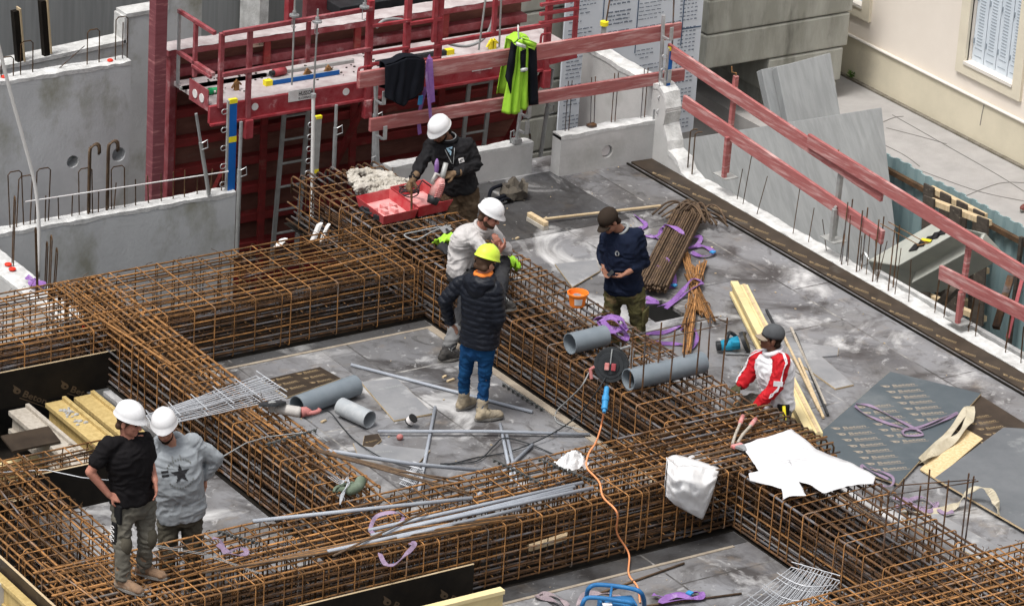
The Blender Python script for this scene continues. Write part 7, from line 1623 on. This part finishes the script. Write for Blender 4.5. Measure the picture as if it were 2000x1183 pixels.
MB().tube([tp_+V((-.02, 0, -.02)), tp_+V((-.09, 0, .02)), tp_+V((-.13, 0, -.06)), tp_+V((-.06, 0, -.11))], .018, 8).build('side_handle', 'grinder_grey', t, smooth=True); MB().ell(tp_+V((-.07, .02, .09)), (.025, .025, .09)).build('purple_bag', 'purple', t, smooth=True)
h_ = p5['wrR']+(p5['haR']-p5['wrR'])*.7; tag(MB().cyl(h_+V((.0, -.03, .05)), h_+V((.02, -.03, -.30)), .012, 8).build('chisel_bit', 'rust_dark'), 'dark steel bit held upright in the gloved hand over the tool case', 'tool bit')
# --- worker in navy looking at his phone
p6 = person('man in navy sweater, camouflage trousers and dark cap looking down at his hands', (2.12, .78, 0), dict(
    head=(1189, 431, -.12), neck=(1210, 447, -.03), shR=(1186, 464, .10), shL=(1245, 459, -.04), elR=(1177, 496, .12), elL=(1258, 512, -.02), wrR=(1180, 520, -.06), wrL=(1224, 533, -.22), haR=(1184, 541, -.16), haL=(1196, 547, -.30),
    pel=(1219, 562, .03), hipR=(1199, 572, .05), hipL=(1241, 572, .0), knR=(1194, 640, .0), knL=(1247, 645, -.06), anR=(1200, 706, .06), anL=(1251, 712, 0), toR=(1184, 724, -.1), heR=(1202, 718, .12), toL=(1238, 732, -.14), heL=(1254, 726, .08)),
    dict(skin='skin_mid', face=(-175, 38), hat='cap_brown', hair='hair_dark', top='navy', top_name='sweater', sleeve='long', cuff_at=.62, build=1.08, belly=.03, hem=-.05, hem_at=-.06, bottom='camo', boot='boot_black', curl=.55, palmR=(.2, -.3, .6), palmL=(.0, .3, .8), leg=.092, inf=.02, tfold=.011))
MB().tube([p6['nk']+p6['right']*.088*math.cos(a)+p6['fwd']*.082*math.sin(a)+p6['up']*(-.004-.028*math.sin(a)) for a in [2*math.pi*k/24 for k in range(24)]], .014, 8, closed=True).build('collar', 'collar_grey', p6['t'], smooth=True)
lp = MB().tube([V((.018*math.cos(a), .024*math.sin(a), 0)) for a in [2*math.pi*k/14 for k in range(14)]], .006, 5, closed=True); wrap(p6, lp, p6['pel']+p6['spine']*.70-p6['right']*.03, 'badge', 'collar_grey', .007)
a = p6['wrL']+(p6['haL']-p6['wrL'])*.75; tag(MB().obox(a+V((-.05, .03, .05)), (.02, .07, 0), (.05, -.02, .05), (-.004, 0, .006)).build('phone', 'black_plastic', bevel=.003), 'small dark phone held between the hands of the worker in navy', 'phone')
for s_ in 'RL': MB().obox(p6['hip'+s_]*.35+p6['kn'+s_]*.65+(p6['right']*(.09 if s_ == 'R' else -.09)), p6['fwd']*.14, p6['right']*.03, (0, 0, .17)).build('thigh_pocket', 'camo', p6['t'], bevel=.012)
# --- kneeling worker in the red and white jacket
p7 = person('man in red and white track jacket and grey cap kneeling behind the cage', (2.4, -1.72, 0), dict(
    head=(1507, 659, -.02), neck=(1510, 688, 0), shL=(1527, 706, -.13), shR=(1481, 700, .12), elL=(1515, 757, -.20), elR=(1462, 733, .10), wrL=(1478, 792, -.22), wrR=(1447, 751, .04), haL=(1457, 806, -.22), haR=(1426, 766, .0),
    pel=(1519, 790, .02), hipL=(1524, 800, -.08), hipR=(1507, 795, .10), knL=('w', 2.22, -1.95, .10), knR=(1466, 782, .14), anL=('w', 2.50, -1.72, .09), anR=('w', 2.05, -1.25, .10), toL=('w', 2.62, -1.60, .03), heL=('w', 2.45, -1.78, .08), toR=('w', 1.92, -1.28, .02), heR=('w', 2.14, -1.20, .01)),
    dict(skin='skin_brown', face=(152, -6), hat='cap_grey', peak='cap_peak_tan', top='track_white', top_name='jacket', sleeve='long', sleeve_mat='track_red', hem=-.04, hem_at=-.02, bottom='trouser_khaki', boot='boot_tan', gloves='glove_olive', curl=1.0, palmR=(.0, 0, -1), palmL=(0, 0, -1), build=1.1, arm=.064, inf=.022, tfold=.011, leg=.1, belt='belt_black'))
MB().tube([p7['nk']+p7['right']*.085*math.cos(a)+p7['fwd']*.080*math.sin(a)+p7['up']*(.022-.015*math.sin(a)) for a in [2*math.pi*k/24 for k in range(24)]], .026, 8, closed=True).build('collar', 'track_white', p7['t'], smooth=True)
q7 = p7
for s_ in 'LR':
    for k in (-1, 0, 1):
        out_ = (q7['sh'+s_]-q7['nk']).normalized()*.2+V((0, 0, .15))-HX*.12
        path = [q7['nk']+(q7['sh'+s_]-q7['nk'])*.5+V((0, 0, .2)), q7['sh'+s_]+out_]
        for f in (.25, .5, .75, 1): path.append(q7['sh'+s_]+(q7['el'+s_]-q7['sh'+s_])*f+out_*.8)
        for f in (.2, .4, .6, .8): path.append(q7['el'+s_]+(q7['wr'+s_]-q7['el'+s_])*f+out_*.8)
        sd_ = (q7['el'+s_]-q7['sh'+s_]).cross(out_).normalized()*.021*k
        ribbon_on(q7, [p_+sd_ for p_ in smooth_path(path, 3)], 'sleeve_stripe', 'track_white', .009)
hfm = q7['sh'+'L']+(q7['elL']-q7['shL'])*.72-HX*.1; hh = q7['sbvh'].find_nearest(hfm); MB().obox(hh[0]+hh[1]*.006, RX*.09, hh[1].cross(RX).normalized()*.05, hh[1]*.006).build('sleeve_patch', 'track_white', q7['t'])
MB().obox(p7['hipL']+V((0, 0, .0))-HX*.09+RX*.02, RX*.12, HX*.05, (0, 0, .2)).build('tool_pouch', 'belt_black', p7['t'], bevel=.012); MB().tube([p7['hipL']-HX*.13+RX*.02+V((0, 0, .1)), p7['hipL']-HX*.14+RX*.07+V((0, 0, -.22))], .016, 8).build('tool_handle', 'yellow', p7['t'], smooth=True)
# --- passer by on the pavement
bs = P(2004, 412, -1.6)
p8 = person('passer by in brown leather shoes on the pavement at the right edge', bs, dict(
    head=(2035, 168, 0), neck=(2033, 195, 0), shR=(2019, 204, .1), shL=(2051, 206, -.1), elR=(2029, 250, .12), elL=(2057, 250, -.12), wrR=(2035, 290, .05), wrL=(2063, 288, -.1), haR=(2035, 312, .05), haL=(2063, 312, -.1),
    pel=(2033, 288, 0), hipR=(2027, 298, .05), hipL=(2039, 298, -.05), knR=(2029, 350, .05), knL=(2045, 352, -.05), anR=('z', 2010, 399, -1.5), anL=('z', 2043, 402, -1.5), toR=('z', 1993, 413, -1.58), heR=('z', 2021, 404, -1.59), toL=('z', 2027, 416, -1.58), heL=('z', 2055, 406, -1.59)),
    dict(skin='skin_tan', face=(170, 5), hat='cap_grey', top='navy', top_name='coat', sleeve='long', bottom='trouser_dark', boot='leather_brown', curl=.4, leg=.078))
